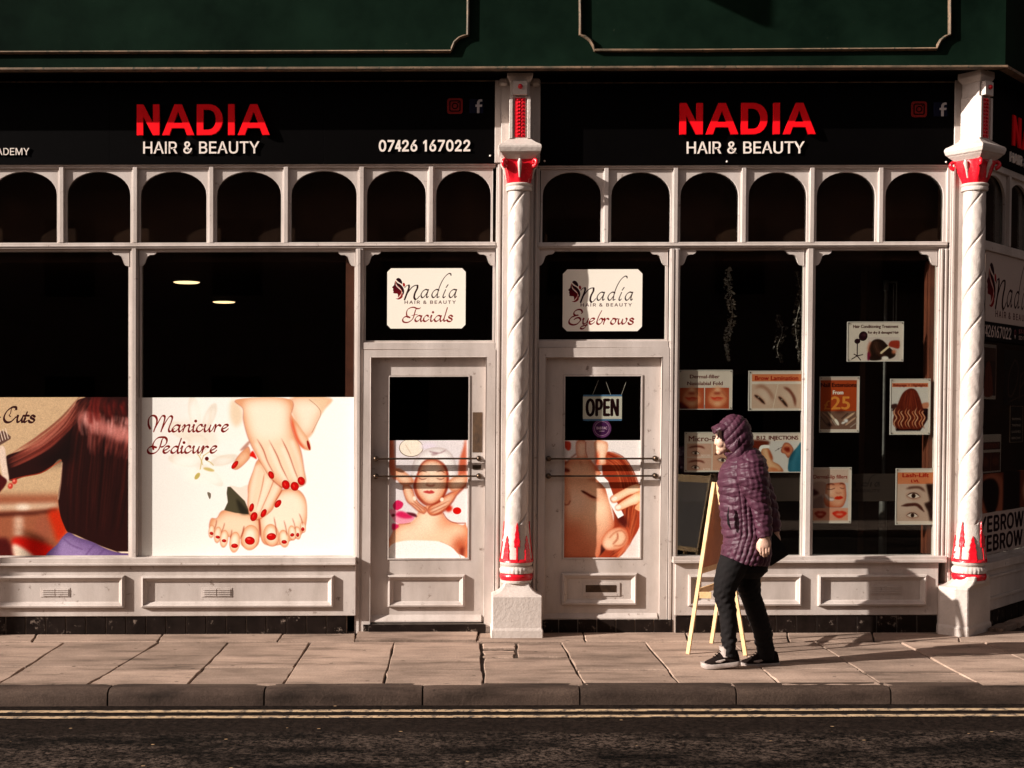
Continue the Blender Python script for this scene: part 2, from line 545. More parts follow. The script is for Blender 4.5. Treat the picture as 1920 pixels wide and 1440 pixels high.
M['asphalt'] = asphalt()
GLY = json.loads(r'''{"A":[240,[[8,0,101,254,138,254,231,0,198,0,144,151,132,186,116,239,123,239,106,185,95,151,43,0],[55,71,55,99,185,99,185,71]]],"B":[228,[[30,0,30,254,121,254,137,253,152,250,164,245,175,239,184,230,190,221,195,210,198,199,199,187,198,177,197,168,193,160,178,143,157,133,157,131,166,130,174,127,182,123,189,117,196,110,201,102,205,92,208,81,209,68,208,56,205,44,200,33,193,24,184,16,172,9,158,4,142,1,123,0],[62,29,122,29,140,30,154,34,165,40,172,48,176,58,178,68,177,77,175,85,171,92,166,99,160,104,153,109,144,113,135,115,124,115,62,115],[62,143,119,143,144,148,151,152,157,157,162,163,165,170,167,178,168,186,167,197,163,206,156,214,147,221,135,225,120,226,62,226]]],"C":[255,[[134,-3,121,-3,108,-1,97,2,86,7,75,12,65,19,56,27,48,36,41,46,35,58,30,70,25,83,22,97,21,111,20,127,21,143,22,157,25,171,30,184,35,197,41,208,48,218,56,227,65,235,75,242,86,248,97,252,108,255,121,257,134,258,170,252,181,248,191,242,201,236,210,228,217,219,224,209,229,198,234,187,236,174,204,174,195,197,179,214,158,224,134,228,119,227,105,223,92,216,80,207,71,196,62,182,57,166,53,148,52,127,53,107,57,88,63,72,71,59,80,47,92,38,105,32,119,28,134,26,158,30,179,40,195,57,204,80,236,80,234,68,229,56,224,45,217,36,210,27,201,19,192,12,181,7,170,2,159,-1,146,-3]]],"D":[251,[[109,0,48,0,48,29,107,29,127,30,144,34,159,40,171,49,182,61,189,75,195,90,198,108,200,128,198,147,195,165,190,180,182,194,172,205,160,214,145,221,129,225,110,226,47,226,47,254,113,254,127,254,141,252,153,249,165,245,176,239,192,228,206,213,217,196,222,184,226,171,229,157,230,143,231,128,230,112,229,98,226,84,222,71,217,59,210,48,203,39,195,30,186,22,175,15,164,10,152,6,139,2,124,1],[62,254,62,0,30,0,30,254]]],"E":[209,[[30,0,30,254,186,254,186,226,62,226,62,143,178,143,178,114,62,114,62,29,188,29,188,0]]],"F":[205,[[30,0,30,254,185,254,185,226,62,226,62,139,173,139,173,111,62,111,62,0]]],"H":[258,[[30,0,30,254,62,254,62,144,196,144,196,254,228,254,228,0,196,0,196,116,62,116,62,0]]],"I":[150,[[16,0,16,29,59,29,59,226,16,226,16,254,135,254,135,226,91,226,91,29,135,29,135,0]]],"M":[314,[[30,0,30,254,76,254,139,94,144,79,150,61,156,42,161,24,154,24,159,41,165,61,171,79,176,94,238,254,284,254,284,0,252,0,252,145,252,163,253,184,253,207,253,229,256,229,249,205,241,181,234,161,228,145,171,0,143,0,85,145,80,160,72,181,65,204,56,229,59,229,60,208,60,186,61,164,61,145,61,0]]],"N":[262,[[30,0,30,254,68,254,172,91,181,75,194,53,207,27,202,27,200,54,200,79,199,97,199,254,232,254,232,0,193,0,101,145,89,165,74,191,54,226,60,227,61,192,62,164,62,145,62,0]]],"O":[267,[[133,-3,121,-3,108,-1,97,2,86,7,75,12,65,19,57,27,48,36,41,46,35,58,30,70,25,83,23,97,21,111,20,127,21,143,23,157,25,171,30,184,35,197,41,208,48,218,57,227,65,235,75,242,86,248,97,252,108,255,121,257,133,258,146,257,159,255,170,252,181,248,192,242,202,235,210,227,218,218,226,208,232,197,237,184,241,171,244,157,246,143,247,127,246,111,244,97,241,83,237,70,232,58,226,46,218,36,210,27,202,19,192,12,181,7,170,2,159,-1,146,-3],[133,26,148,28,162,32,175,38,186,47,196,58,204,72,210,88,214,106,215,127,214,148,210,166,204,182,196,196,186,207,175,216,162,223,148,227,133,228,119,227,105,223,92,216,81,207,71,196,63,182,57,166,53,148,52,127,53,106,57,88,63,72,71,58,81,47,92,38,105,32,119,28]]],"P":[222,[[30,0,30,254,118,254,136,253,152,250,166,244,178,236,187,226,195,215,200,202,203,189,204,174,203,159,200,145,195,133,187,121,178,112,166,104,152,98,136,94,118,93,55,93,55,121,116,121,129,122,139,124,149,128,156,133,162,139,167,147,170,155,172,164,172,174,172,184,170,193,167,201,162,208,156,214,148,219,139,223,129,225,116,226,62,226,62,0]]],"R":[224,[[30,0,30,254,118,254,136,253,153,250,167,244,178,237,188,227,195,217,200,204,204,191,205,176,204,161,200,148,195,136,188,125,178,116,166,109,152,103,136,100,118,99,48,99,48,128,117,128,129,128,140,130,149,133,156,138,162,143,167,150,170,158,172,167,173,176,172,186,170,194,167,202,162,209,156,215,149,220,140,223,129,225,116,226,62,226,62,0],[177,0,115,115,151,115,214,0]]],"S":[223,[[112,-4,94,-3,78,0,64,5,51,11,41,20,32,30,25,42,21,54,19,68,52,68,54,59,57,51,62,44,68,38,75,33,83,29,112,25,123,25,133,27,143,30,151,34,159,40,165,46,169,53,172,61,173,70,172,77,170,84,166,89,148,102,122,111,92,120,72,126,56,135,43,145,34,156,28,170,26,186,27,200,31,213,37,224,46,234,57,242,69,249,83,254,97,257,114,258,130,257,145,254,158,249,170,242,180,234,189,224,195,213,199,202,200,189,169,189,166,201,160,211,151,219,140,225,127,228,112,229,102,229,92,227,84,224,76,220,70,215,64,209,61,203,58,195,58,188,58,180,61,173,65,167,85,154,106,147,132,140,156,132,179,119,197,99,201,90,203,80,204,69,203,56,199,43,193,32,185,21,174,13,162,5,147,0,130,-3]]],"T":[224,[[16,226,16,254,208,254,208,226,128,226,128,0,96,0,96,226]]],"U":[259,[[129,-4,110,-3,93,1,77,8,63,17,52,27,42,40,36,54,31,70,30,87,30,254,62,254,62,89,63,77,66,66,70,57,77,48,84,40,94,34,104,29,116,27,129,26,143,27,155,29,165,34,175,40,182,48,188,57,193,66,195,77,196,89,196,254,229,254,229,87,227,70,223,54,216,40,207,27,195,17,182,8,166,1,149,-3]]],"W":[343,[[78,0,8,254,41,254,82,98,88,73,93,47,98,20,95,20,100,47,106,73,112,98,153,254,190,254,231,98,237,73,243,47,249,20,244,20,249,47,255,73,261,98,302,254,335,254,265,0,228,0,184,161,176,196,168,237,175,237,167,197,159,161,115,0]]],"Y":[236,[[102,0,102,104,8,254,46,254,96,172,111,146,125,115,112,115,126,146,140,172,191,254,228,254,134,104,134,0]]],"&":[224,[[98,-3,82,-2,68,1,55,6,44,13,35,21,27,31,21,42,18,54,17,67,18,77,20,86,24,95,42,117,70,139,108,168,118,176,127,187,131,202,130,210,127,217,123,223,117,227,109,230,101,230,84,227,73,216,68,199,73,182,84,164,102,142,219,0,182,0,86,116,61,146,44,172,40,181,38,190,38,199,39,210,41,220,45,229,51,237,58,244,67,249,77,253,88,256,100,257,112,256,123,253,133,249,141,244,148,237,154,230,158,221,161,212,162,202,158,181,146,162,128,146,77,109,55,87,51,80,49,73,48,66,49,58,51,50,55,44,59,38,65,33,72,29,79,26,87,24,96,23,106,24,116,26,126,30,151,48,157,56,163,65,168,76,172,87,174,99,174,112,204,112,203,97,201,83,198,72,185,46,173,31,166,23,158,15,147,9,136,3,123,0,111,-3]]],"+":[227,[[99,17,99,182,128,182,128,17],[31,86,31,113,195,113,195,86]]],"0":[227,[[113,-3,95,-2,79,3,65,12,53,24,42,39,34,57,31,69,28,82,26,96,24,111,24,127,24,143,26,158,28,172,31,185,35,197,43,215,53,230,65,242,79,251,95,256,113,258,131,256,147,251,161,242,174,230,184,215,192,197,196,185,199,172,201,158,202,143,203,127,202,111,201,96,199,82,196,69,192,57,184,39,174,24,162,12,147,3,131,-2],[113,25,125,26,136,30,145,37,153,46,160,58,165,72,169,88,171,107,172,127,171,148,169,166,165,182,160,197,153,208,145,218,136,224,125,228,113,230,101,228,91,224,82,218,73,208,67,197,62,182,58,166,55,148,55,127,55,107,58,88,62,72,67,58,73,46,82,37,91,30,101,26]]],"1":[227,[[38,0,38,27,195,27,195,0],[138,254,138,0,106,0,106,224,105,224,43,179,43,213,99,254]]],"2":[227,[[32,0,32,24,117,114,141,141,155,163,160,186,159,194,157,202,154,209,149,215,143,220,137,224,112,230,102,229,94,227,86,224,79,219,74,213,69,207,66,199,64,190,64,181,33,181,34,196,37,209,43,221,51,232,60,241,72,248,84,253,98,257,112,258,127,257,141,254,153,248,164,241,173,233,181,223,186,211,189,199,191,186,185,159,168,129,133,90,76,30,76,28,195,28,195,0]]],"4":[227,[[20,53,20,79,123,254,155,254,54,83,54,81,207,81,207,53],[141,0,141,61,141,73,141,159,171,159,171,0]]],"6":[227,[[113,-3,98,-2,84,1,71,7,60,15,50,25,42,37,36,51,33,65,32,81,33,93,35,106,40,119,69,170,126,254,161,254,75,131,73,131,83,144,98,153,117,157,132,156,146,153,158,147,169,140,178,131,185,120,190,107,193,94,194,79,193,63,190,49,184,36,176,25,166,15,155,7,142,1,128,-2],[113,24,123,25,131,27,139,31,146,37,152,43,157,51,161,59,163,69,164,79,163,89,161,98,157,107,152,114,146,121,139,126,131,130,123,132,113,133,104,132,95,130,87,126,80,121,74,114,69,107,65,99,63,89,62,79,63,69,65,59,69,51,74,43,80,37,87,31,95,27,104,25]]],"7":[227,[[48,0,162,224,162,226,31,226,31,254,195,254,195,224,82,0]]],"5":[227,[[111,-3,96,-2,82,1,70,6,59,12,49,20,41,30,35,41,32,53,30,65,61,65,62,58,65,51,69,44,87,30,111,25,120,26,130,28,138,32,146,38,152,44,157,52,161,61,163,71,164,81,163,92,161,101,157,111,151,119,145,125,137,131,129,135,119,138,109,138,84,134,64,123,34,126,48,254,183,254,183,226,75,226,67,151,68,151,89,162,115,167,126,166,137,164,147,160,156,156,165,150,172,143,179,134,185,125,189,116,193,105,195,94,195,82,194,66,191,51,184,38,176,26,166,16,154,8,141,1,126,-2]]],"f":[127,[[114,190,114,164,3,164,3,190],[40,0,40,216,41,226,44,235,48,243,53,250,60,255,68,259,94,265,111,263,121,260,114,234,107,236,97,237,89,236,82,234,77,230,74,225,72,218,71,209,71,0]]]}''')

_arc = lambda cx, cy, rx, ry, a0, a1, n=9: [round(v) for k in range(n + 1) for v in (cx + rx * abs(math.cos(math.radians(a0 + (a1 - a0) * k / n))) ** .9 * (1 if math.cos(math.radians(a0 + (a1 - a0) * k / n)) >= 0 else -1), cy + ry * math.sin(math.radians(a0 + (a1 - a0) * k / n)))]
GLY['I'] = [116, [[38, 0, 38, 364, 80, 364, 80, 0]]]
GLY['1'] = [227, [[100, 0, 100, 296, 34, 262, 34, 302, 108, 364, 144, 364, 144, 0]]]
GLY['4'] = [227, [[130, 0, 130, 84, 10, 84, 10, 122, 122, 364, 174, 364, 174, 124, 212, 124, 212, 84, 174, 84, 174, 0], [54, 124, 130, 124, 130, 296]]]
GBOLD = {'N': [312, [[28, 0, 28, 364, 102, 364, 212, 140, 212, 364, 284, 364, 284, 0, 210, 0, 100, 222, 100, 0]]],
         'A': [352, [[-2, 0, 136, 364, 218, 364, 358, 0, 276, 0, 247, 82, 106, 82, 78, 0], [129, 143, 177, 278, 225, 143]]],
         'D': [345, [[30, 0, 30, 364, 165, 364] + _arc(165, 182, 157, 182, 80, -80) + [165, 0], [104, 62, 104, 302, 158, 302] + _arc(158, 182, 88, 120, 78, -78) + [158, 62]]],
         'I': [138, [[32, 0, 32, 364, 106, 364, 106, 0]]]}

_H = max(GLY['H'][1][0][1::2]) / 364.0
for _D, _ks in ((GLY, 'I14'),):
    for _k in _ks: _D[_k] = [round(_D[_k][0] * _H), [[v * _H for v in c] for c in _D[_k][1]]]

# ------------------------------------------------------------------ a small printing press: posters are flat prints, drawn here stroke by stroke
_tc = {}


def font_tris(s):
    if s not in _tc:
        c = bpy.data.curves.new('tmp', 'FONT')
        c.body = s
        c.resolution_u = 4
        o = bpy.data.objects.new('tmp', c)
        COL.objects.link(o)
        dg = bpy.context.evaluated_depsgraph_get()
        me = o.evaluated_get(dg).to_mesh()
        me.calc_loop_triangles()
        v = np.array([(p.co.x, p.co.y) for p in me.vertices])
        t = [v[list(q.vertices)] for q in me.loop_triangles]
        bpy.data.objects.remove(o)
        bpy.data.curves.remove(c)
        _tc[s] = t
    return _tc[s]


GLYB = None


def glyph_loops(s, gap=0):
    x, out = 0, []
    for ch in s:
        if ch == ' ':
            x += 120 + gap
            continue
        adv, cs = (GLYB or GLY)[ch]
        for c in cs:
            a = np.array(c, float).reshape(-1, 2)
            a[:, 0] += x
            out.append(a)
        x += adv + gap
    return out


def catmull(P, closed=True, k=6):
    P = np.array(P, float)
    n = len(P)
    if n < 3: return P
    out = []
    rngI = range(n) if closed else range(n - 1)
    for i in rngI:
        if closed:
            p0, p1, p2, p3 = P[i - 1], P[i], P[(i + 1) % n], P[(i + 2) % n]
        else:
            p0, p1, p2, p3 = P[max(i - 1, 0)], P[i], P[i + 1], P[min(i + 2, n - 1)]
        for j in range(k):
            t = j / k
            out.append(0.5 * ((2 * p1) + (-p0 + p2) * t + (2 * p0 - 5 * p1 + 4 * p2 - p3) * t * t + (-p0 + 3 * p1 - 3 * p2 + p3) * t ** 3))
    if not closed: out.append(P[-1])
    return np.array(out)


def blur_box(a, r):
    r = int(round(r))
    if r < 1: return a
    for _ in range(2):
        for ax in (0, 1):
            p = [(0, 0), (0, 0)]
            p[ax] = (r + 1, r)
            c = np.cumsum(np.pad(a, p, mode='edge'), axis=ax)
            w = 2 * r + 1
            a = (c[w:] - c[:-w]) / w if ax == 0 else (c[:, w:] - c[:, :-w]) / w
    return a


class Canvas:
    SS = 3

    def __init__(s, x0, y0, x1, y1, res, bg):
        s.x0, s.y0, s.res = x0, y0, res
        s.W, s.H = int(round((x1 - x0) * res)), int(round((y1 - y0) * res))
        s.a = np.zeros((s.H, s.W, 3))
        s.a[:] = np.array(bg) / 255.0
        s.tr(0, 0, 1)

    def tr(s, ox, oy, k):
        s.ox, s.oy, s.k = ox, oy, k
        return s

    def cv(s, P):
        P = np.array(P, float)
        return np.stack([(s.ox + P[:, 0] / s.k - s.x0) * s.res, (s.oy + P[:, 1] / s.k - s.y0) * s.res], 1)

    def cover(s, loops, pad=0):
        SS = s.SS
        A = np.concatenate(loops)
        c0, c1 = int(max(0, math.floor(A[:, 0].min()) - pad)), int(min(s.W, math.ceil(A[:, 0].max()) + 1 + pad))
        r0, r1 = int(max(0, math.floor(A[:, 1].min()) - pad)), int(min(s.H, math.ceil(A[:, 1].max()) + 1 + pad))
        if c1 <= c0 or r1 <= r0: return None
        h, w = (r1 - r0), (c1 - c0)
        acc = np.zeros((h * SS, w + 2))
        for P in loops:
            Q = P - np.array([c0, r0])
            n = len(Q)
            for i in range(n):
                xa, ya = Q[i]
                xb, yb = Q[(i + 1) % n]
                if ya == yb: continue
                d = 1.0
                if yb < ya: xa, ya, xb, yb, d = xb, yb, xa, ya, -1.0
                j0, j1 = max(0, math.ceil(ya * SS - 0.5)), min(h * SS - 1, math.ceil(yb * SS - 0.5) - 1)
                if j1 < j0: continue
                j = np.arange(j0, j1 + 1)
                x = xa + ((j + 0.5) / SS - ya) * (xb - xa) / (yb - ya)
                x = np.clip(x, 0, w)
                xi = np.floor(x).astype(int)
                f = x - xi
                acc[j, xi] += d * (1 - f)
                acc[j, xi + 1] += d * f
        cov = np.clip(np.abs(np.cumsum(acc, 1)[:, :w]), 0, 1)
        return r0, c0, cov.reshape(h, SS, w).mean(1)

    def put(s, R, col, alpha=1.0, blur=0.0, vol=None):
        if R is None: return s
        r0, c0, cov = R
        if blur: cov = blur_box(cov, blur * s.res)
        h, w = cov.shape
        m = (cov * alpha)[..., None]
        reg = s.a[r0:r0 + h, c0:c0 + w]
        if callable(col):
            yy, xx = np.mgrid[r0:r0 + h, c0:c0 + w]
            c = col((xx / s.res + s.x0 - s.ox) * s.k, (yy / s.res + s.y0 - s.oy) * s.k) / 255.0
        else:
            c = np.array(col) / 255.0
        if vol is not None:          # soft roundness: the tone falls off towards the outline
            rad, amt, shade = vol
            pad = int(rad * s.res) + 2
            big = np.pad(cov, pad)
            inner = np.clip((blur_box(big, rad * s.res)[pad:-pad, pad:-pad] - .5) * 2.0, 0, 1) ** .8
            k = ((1 - inner) * amt)[..., None]
            c = c * (1 - k) + np.array(shade) / 255.0 * k
        reg[:] = reg * (1 - m) + c * m
        return s

    def fill(s, P, col, blur=0.0, alpha=1.0, smooth=True, vol=None):
        P = catmull(P) if smooth else np.array(P, float)
        return s.put(s.cover([s.cv(P)], int(blur * s.res * 2) + 1), col, alpha, blur, vol)

    def ell(s, cx, cy, rx, ry, col, ang=0.0, blur=0.0, alpha=1.0, vol=None):
        t = np.linspace(0, 2 * PI, 28, endpoint=False)
        c, q = math.cos(math.radians(ang)), math.sin(math.radians(ang))
        x, y = rx * np.cos(t), ry * np.sin(t)
        return s.fill(np.stack([cx + x * c - y * q, cy + x * q + y * c], 1), col, blur, alpha, False, vol)

    def rect(s, x0, y0, x1, y1, col, blur=0.0, alpha=1.0):
        return s.fill([(x0, y0), (x1, y0), (x1, y1), (x0, y1)], col, blur, alpha, False)

    def stroke(s, P, w, col, blur=0.0, alpha=1.0, smooth=True, nib=None, taper=False):
        """w in current units; nib = thin share: broad-pen stroke, thick on the way down"""
        if smooth: P = catmull(P, False, 6)
        P = s.cv(P)
        w = w / s.k * s.res / 2
        n = len(P)
        d = np.gradient(P, axis=0)
        ang = np.arctan2(d[:, 1], d[:, 0])
        if nib is not None:
            ws = w * (nib + (1 - nib) * np.abs(np.sin(ang + 0.85)) ** 1.3)
        else:
            ws = np.full(n, w)
        if taper:
            ws = ws * np.clip(np.minimum(np.linspace(0, 1, n), np.linspace(1, 0, n)) * 5, 0.25, 1)
        ws = np.maximum(ws, 0.3)
        nn = np.stack([-d[:, 1], d[:, 0]], 1)
        nn /= np.maximum(np.linalg.norm(nn, axis=1, keepdims=True), 1e-9)
        L, R = P + nn * ws[:, None], P - nn * ws[:, None]
        loops = []
        tt = np.linspace(0, 2 * PI, 9)[:-1]
        ci = np.stack([np.cos(tt), np.sin(tt)], 1)

        def pos(q):
            ar = np.sum(q[:, 0] * np.roll(q[:, 1], -1) - np.roll(q[:, 0], -1) * q[:, 1])
            return q if ar > 0 else q[::-1]
        for i in range(n - 1):
            loops.append(pos(np.array([L[i], L[i + 1], R[i + 1], R[i]])))
        for i in range(n): loops.append(P[i] + ci * ws[i])
        return s.put(s.cover(loops, int(blur * s.res * 2) + 1), col, alpha, blur)

    def hairs(s, base, n, spread, w, cols, blur=0, alpha=0.5, jit=0.0):
        """n strands following a guide path, spread across it; cols a list"""
        base = catmull(base, False, 5)
        d = np.gradient(base, axis=0)
        nn = np.stack([-d[:, 1], d[:, 0]], 1)
        nn /= np.maximum(np.linalg.norm(nn, axis=1, keepdims=True), 1e-9)
        sp = np.array(spread, float)
        sp = np.interp(np.linspace(0, 1, len(base)), np.linspace(0, 1, len(sp)), sp)
        for i in range(n):
            k = rng.uniform(-1, 1)
            a, b = sorted(rng.uniform(0, 1, 2))
            if b - a < 0.3: a, b = max(0, a - 0.2), min(1, b + 0.25)
            i0, i1 = int(a * (len(base) - 1)), int(b * (len(base) - 1))
            if i1 - i0 < 3: continue
            Q = (base + nn * (sp * k)[:, None] + jit * rng.normal(size=2))[i0:i1 + 1]
            s.stroke(Q, w, cols[rng.integers(len(cols))], blur, alpha, False, taper=True)
        return s

    def text(s, t, x0, y0, x1, y1, col, alpha=1.0, bold=0.0, inter=False, gap=0):
        """lettering fitted to the box given by its cap top / base line"""
        if inter:
            loops = glyph_loops(t, gap)
        else:
            loops = font_tris(t)
        A = np.concatenate(loops)
        mn = A.min(0)
        mx = A.max(0)
        mn[1] = 0.0                      # base line and cap height, so tails hang below
        mx[1] = 254.0 if inter else np.concatenate(font_tris('H'))[:, 1].max()
        out = []
        for l in loops:
            q = np.stack([x0 + (l[:, 0] - mn[0]) / (mx[0] - mn[0]) * (x1 - x0), y1 - (l[:, 1] - mn[1]) / (mx[1] - mn[1]) * (y1 - y0)], 1)
            out.append(s.cv(q))
        offs = [(0, 0)] if not bold else [(0, 0), (bold, 0), (-bold, 0), (0, bold * .6), (0, -bold * .6)]
        for ox, oy in offs:
            o = np.array([ox, oy]) * s.res / s.k
            s.put(s.cover([q + o for q in out], 1), col, alpha)
        return s

    def grain(s, amt, blur=0):
        g = rng.normal(size=(s.H, s.W))
        if blur: g = blur_box(g, blur) * (2 * blur + 1)
        s.a *= (1 + amt * g)[..., None]
        return s

    def material(s, name, rough=0.5, mul=1.0, spec=0.08):
        a = np.clip(s.a, 0, 1) * mul
        px = np.ones((s.H, s.W, 4), dtype=np.float32)
        px[..., :3] = a[::-1]
        im = bpy.data.images.new(name, s.W, s.H)
        im.pixels.foreach_set(px.ravel())
        im.update()
        im.pack()
        m, n, b = new_mat(name)
        t = n.nodes.new('ShaderNodeTexImage')
        t.image = im
        t.interpolation = 'Linear'
        t.extension = 'EXTEND'
        n.links.new(t.outputs[0], b.inputs['Base Color'])
        b.inputs['Roughness'].default_value = rough
        b.inputs['Specular IOR Level'].default_value = spec
        return m


# a slanted script hand: letters in units of the x-height, base line at 0, y down
SCR = {
    'a': [[(1.04, -.9), (.7, -1.02), (.3, -.82), (0, -.4), (.08, -.07), (.38, -.02), (.8, -.32), (1.08, -.82)], [(1.2, -1.02), (1.0, -.4), (1.04, -.02), (1.33, -.15), (1.6, -.48)]],
    'n': [[(0, -.65), (.3, -.98), (.42, -.9), (.25, -.4), (.12, .02)], [(.2, -.32), (.58, -.82), (.95, -1.02), (1.12, -.9), (1.0, -.4), (1.0, -.07), (1.2, -.02), (1.5, -.32)]],
    'i': [[(0, -.65), (.3, -1.0), (.17, -.4), (.2, -.05), (.46, -.07), (.75, -.4)], [(.56, -1.6), (.58, -1.56)]],
    'c': [[(.8, -.84), (.75, -1.02), (.46, -1.02), (.08, -.65), (0, -.23), (.2, 0), (.58, -.1), (.96, -.4)]],
    'u': [[(0, -.73), (.3, -1.0), (.17, -.4), (.25, -.02), (.62, -.2), (1.0, -.73)], [(1.12, -1.0), (.92, -.4), (.96, -.02), (1.3, -.23), (1.54, -.65)]],
    'r': [[(0, -.73), (.3, -1.0), (.2, -.4), (.08, .02)], [(.17, -.32), (.5, -.82), (.8, -1.0), (1.0, -.9)]],
    'e': [[(.1, -.4), (.5, -.57), (.88, -.86), (.75, -1.05), (.37, -.98), (.04, -.57), (0, -.2), (.25, 0), (.62, -.13), (.96, -.44)]],
    'd': [[(1.04, -.9), (.7, -1.02), (.3, -.82), (0, -.4), (.08, -.07), (.38, -.02), (.8, -.32), (1.08, -.82)], [(1.55, -2.25), (1.25, -1.4), (1.04, -.6), (.98, -.12), (1.15, 0), (1.45, -.22)]],
    't': [[(.6, -1.6), (.3, -.9), (.08, -.25), (.2, 0), (.55, -.2)], [(0, -1.0), (.85, -1.02)]],
    's': [[(.9, -.88), (.62, -1.04), (.32, -.9), (.36, -.65), (.74, -.45), (.84, -.18), (.55, .03), (.15, 0), (0, -.22)]],
    'l': [[(.62, -2.4), (.3, -1.3), (.03, -.4), (.08, -.05), (.4, -.15)]],
    'y': [[(0, -.75), (.25, -1.0), (.14, -.5), (.22, -.05), (.62, -.18), (.95, -.65), (1.13, -1.0)], [(1.13, -1.0), (.87, -.15), (.52, .55), (.1, .82), (-.26, .75), (-.17, .45), (.35, .25), (.87, .13)]],
    'b': [[(.95, -2.43), (.45, -1.5), (.1, -.5), (.17, -.08), (.52, 0), (.95, -.35), (1.1, -.87), (.78, -1.0), (.43, -.7)], [(1.05, -.8), (1.35, -.85)]],
    'o': [[(.5, -1.0), (.08, -.55), (.05, -.15), (.43, 0), (.85, -.4), (.83, -.9), (.43, -1.0)], [(.8, -.85), (1.2, -.95)]],
    'w': [[(.12, -.95), (0, -.4), (.12, -.02), (.5, -.25), (.8, -.87)], [(.8, -.87), (.68, -.35), (.8, -.02), (1.28, -.25), (1.54, -.8), (1.46, -1.0)]],
}


def script(cv, s, xs, base, xh, w, col, nib=0.28):
    for ch, x in zip(s, xs):
        for st in SCR[ch]:
            P = [(x + a * xh, base + b * xh) for a, b in st]
            if len(st) == 2 and abs(st[0][0] - st[1][0]) < .05:
                cv.ell(P[0][0], P[0][1], w * .62, w * .62, col)
            else:
                cv.stroke(P, w, col, nib=nib)


def salon_logo(cv, small=True):
    """the salon's emblem and lettering, in the coordinates of a card 1883 x 1440"""
    def grad(x, y):
        t = np.clip((y - 340) / 360, 0, 1)[..., None]
        return np.array([38, 4, 18]) * (1 - t) + np.array([118, 8, 16]) * t
    cv.fill([(292, 348), (272, 400), (262, 440), (224, 482), (246, 510), (240, 545), (252, 565), (250, 602), (290, 612), (332, 616), (346, 650), (346, 690), (395, 650), (425, 590), (402, 545), (345, 495), (302, 440)], grad)
    cv.fill([(305, 322), (340, 290), (390, 305), (425, 355), (432, 412), (385, 392), (330, 352)], (34, 6, 16))
    cv.fill([(292, 350), (335, 392), (400, 428), (458, 500), (474, 580), (452, 640), (432, 575), (385, 510), (320, 450)], (40, 5, 15))
    cv.fill([(300, 716), (345, 712), (400, 665), (428, 600), (446, 640), (436, 690), (400, 722), (350, 736)], (128, 8, 12))
    cv.stroke([(290, 352), (310, 425), (380, 500), (420, 560), (410, 620), (350, 692)], 9, (235, 150, 130))
    cv.stroke([(308, 330), (345, 375), (420, 420)], 9, (235, 200, 180))
    cv.ell(468, 432, 24, 42, (150, 10, 12), -12)
    K = (34, 6, 8)
    cv.stroke([(484, 492), (530, 446), (570, 440)], 12, K)
    cv.stroke([(572, 442), (572, 500), (530, 615), (484, 738)], 42, K, nib=.75)
    cv.stroke([(540, 610), (620, 500), (690, 450), (745, 440)], 18, K)
    cv.stroke([(752, 448), (745, 510), (700, 600), (682, 690), (705, 735)], 42, K, nib=.75)
    cv.stroke([(700, 735), (745, 722), (795, 665)], 14, K)
    for x in (820, 1405):
        cv.stroke([(x + 150, 545), (x + 100, 530), (x + 40, 570), (x + 5, 640), (x + 22, 695), (x + 60, 688), (x + 110, 630), (x + 150, 555)], 30, K, nib=.45)
        cv.stroke([(x + 160, 530), (x + 128, 630), (x + 122, 688), (x + 140, 692), (x + 155, 672)], 30, K, nib=.45)
    x = 1050
    cv.stroke([(x + 140, 545), (x + 95, 530), (x + 35, 570), (x, 640), (x + 20, 695), (x + 60, 685), (x + 110, 620)], 30, K, nib=.45)
    cv.stroke([(1445, 235), (1435, 205), (1390, 205), (1310, 280), (1240, 400), (1190, 530), (1165, 640), (1160, 695), (1200, 680)], 26, K, nib=.5)
    cv.stroke([(1335, 535), (1298, 620), (1280, 680), (1300, 700), (1330, 672)], 30, K, nib=.45)
    cv.stroke([(1385, 432), (1345, 490)], 18, K)
    cv.text('HAIR', 486, 762, 800, 826, (80, 44, 40), bold=2.5, inter=True, gap=70)
    cv.text('&', 872, 762, 938, 826, (80, 44, 40), bold=2.5, inter=True)
    cv.text('BEAUTY', 1018, 762, 1545, 826, (80, 44, 40), bold=2.5, inter=True, gap=70)


CARD = (238, 229, 214)
RED = (120, 10, 12)


def art_facials():
    c = Canvas(726, 503, 873, 616, 4, CARD).tr(715, 495, 11.08)
    salon_logo(c)
    c.stroke([(590, 1112), (540, 1090), (480, 1105), (447, 1150), (462, 1200), (530, 1215), (600, 1190), (660, 1130), (690, 1040), (712, 960), (738, 925)], 34, RED, nib=.4)
    c.stroke([(545, 1105), (525, 1030), (545, 950), (610, 908), (680, 900), (740, 925), (790, 925), (815, 906)], 30, RED, nib=.35)
    c.stroke([(635, 1072), (690, 1055), (750, 1052)], 14, RED, nib=.5)
    script(c, 'acials', (705, 880, 1010, 1110, 1300, 1370), 1192, 118, 38, RED)
    return c.grain(0.02).material('facials_card_print')


def art_eyebrows():
    c = Canvas(1055, 505, 1204, 621, 4, CARD).tr(1045, 500, 11.08)
    salon_logo(c)
    c.tr(1045, 495, 11.08)
    c.stroke([(500, 1028), (520, 1005), (505, 965), (470, 945), (410, 952), (358, 990), (345, 1035), (375, 1065), (430, 1062)], 38, RED, nib=.4)
    c.stroke([(400, 1066), (300, 1105), (248, 1175), (258, 1235), (330, 1263), (410, 1245), (470, 1190), (482, 1145), (445, 1115), (385, 1128), (350, 1155)], 40, RED, nib=.4)
    script(c, 'yebrows', (520, 668, 815, 950, 1112, 1268, 1478), 1250, 116, 40, RED)
    return c.grain(0.02).material('eyebrows_card_print')


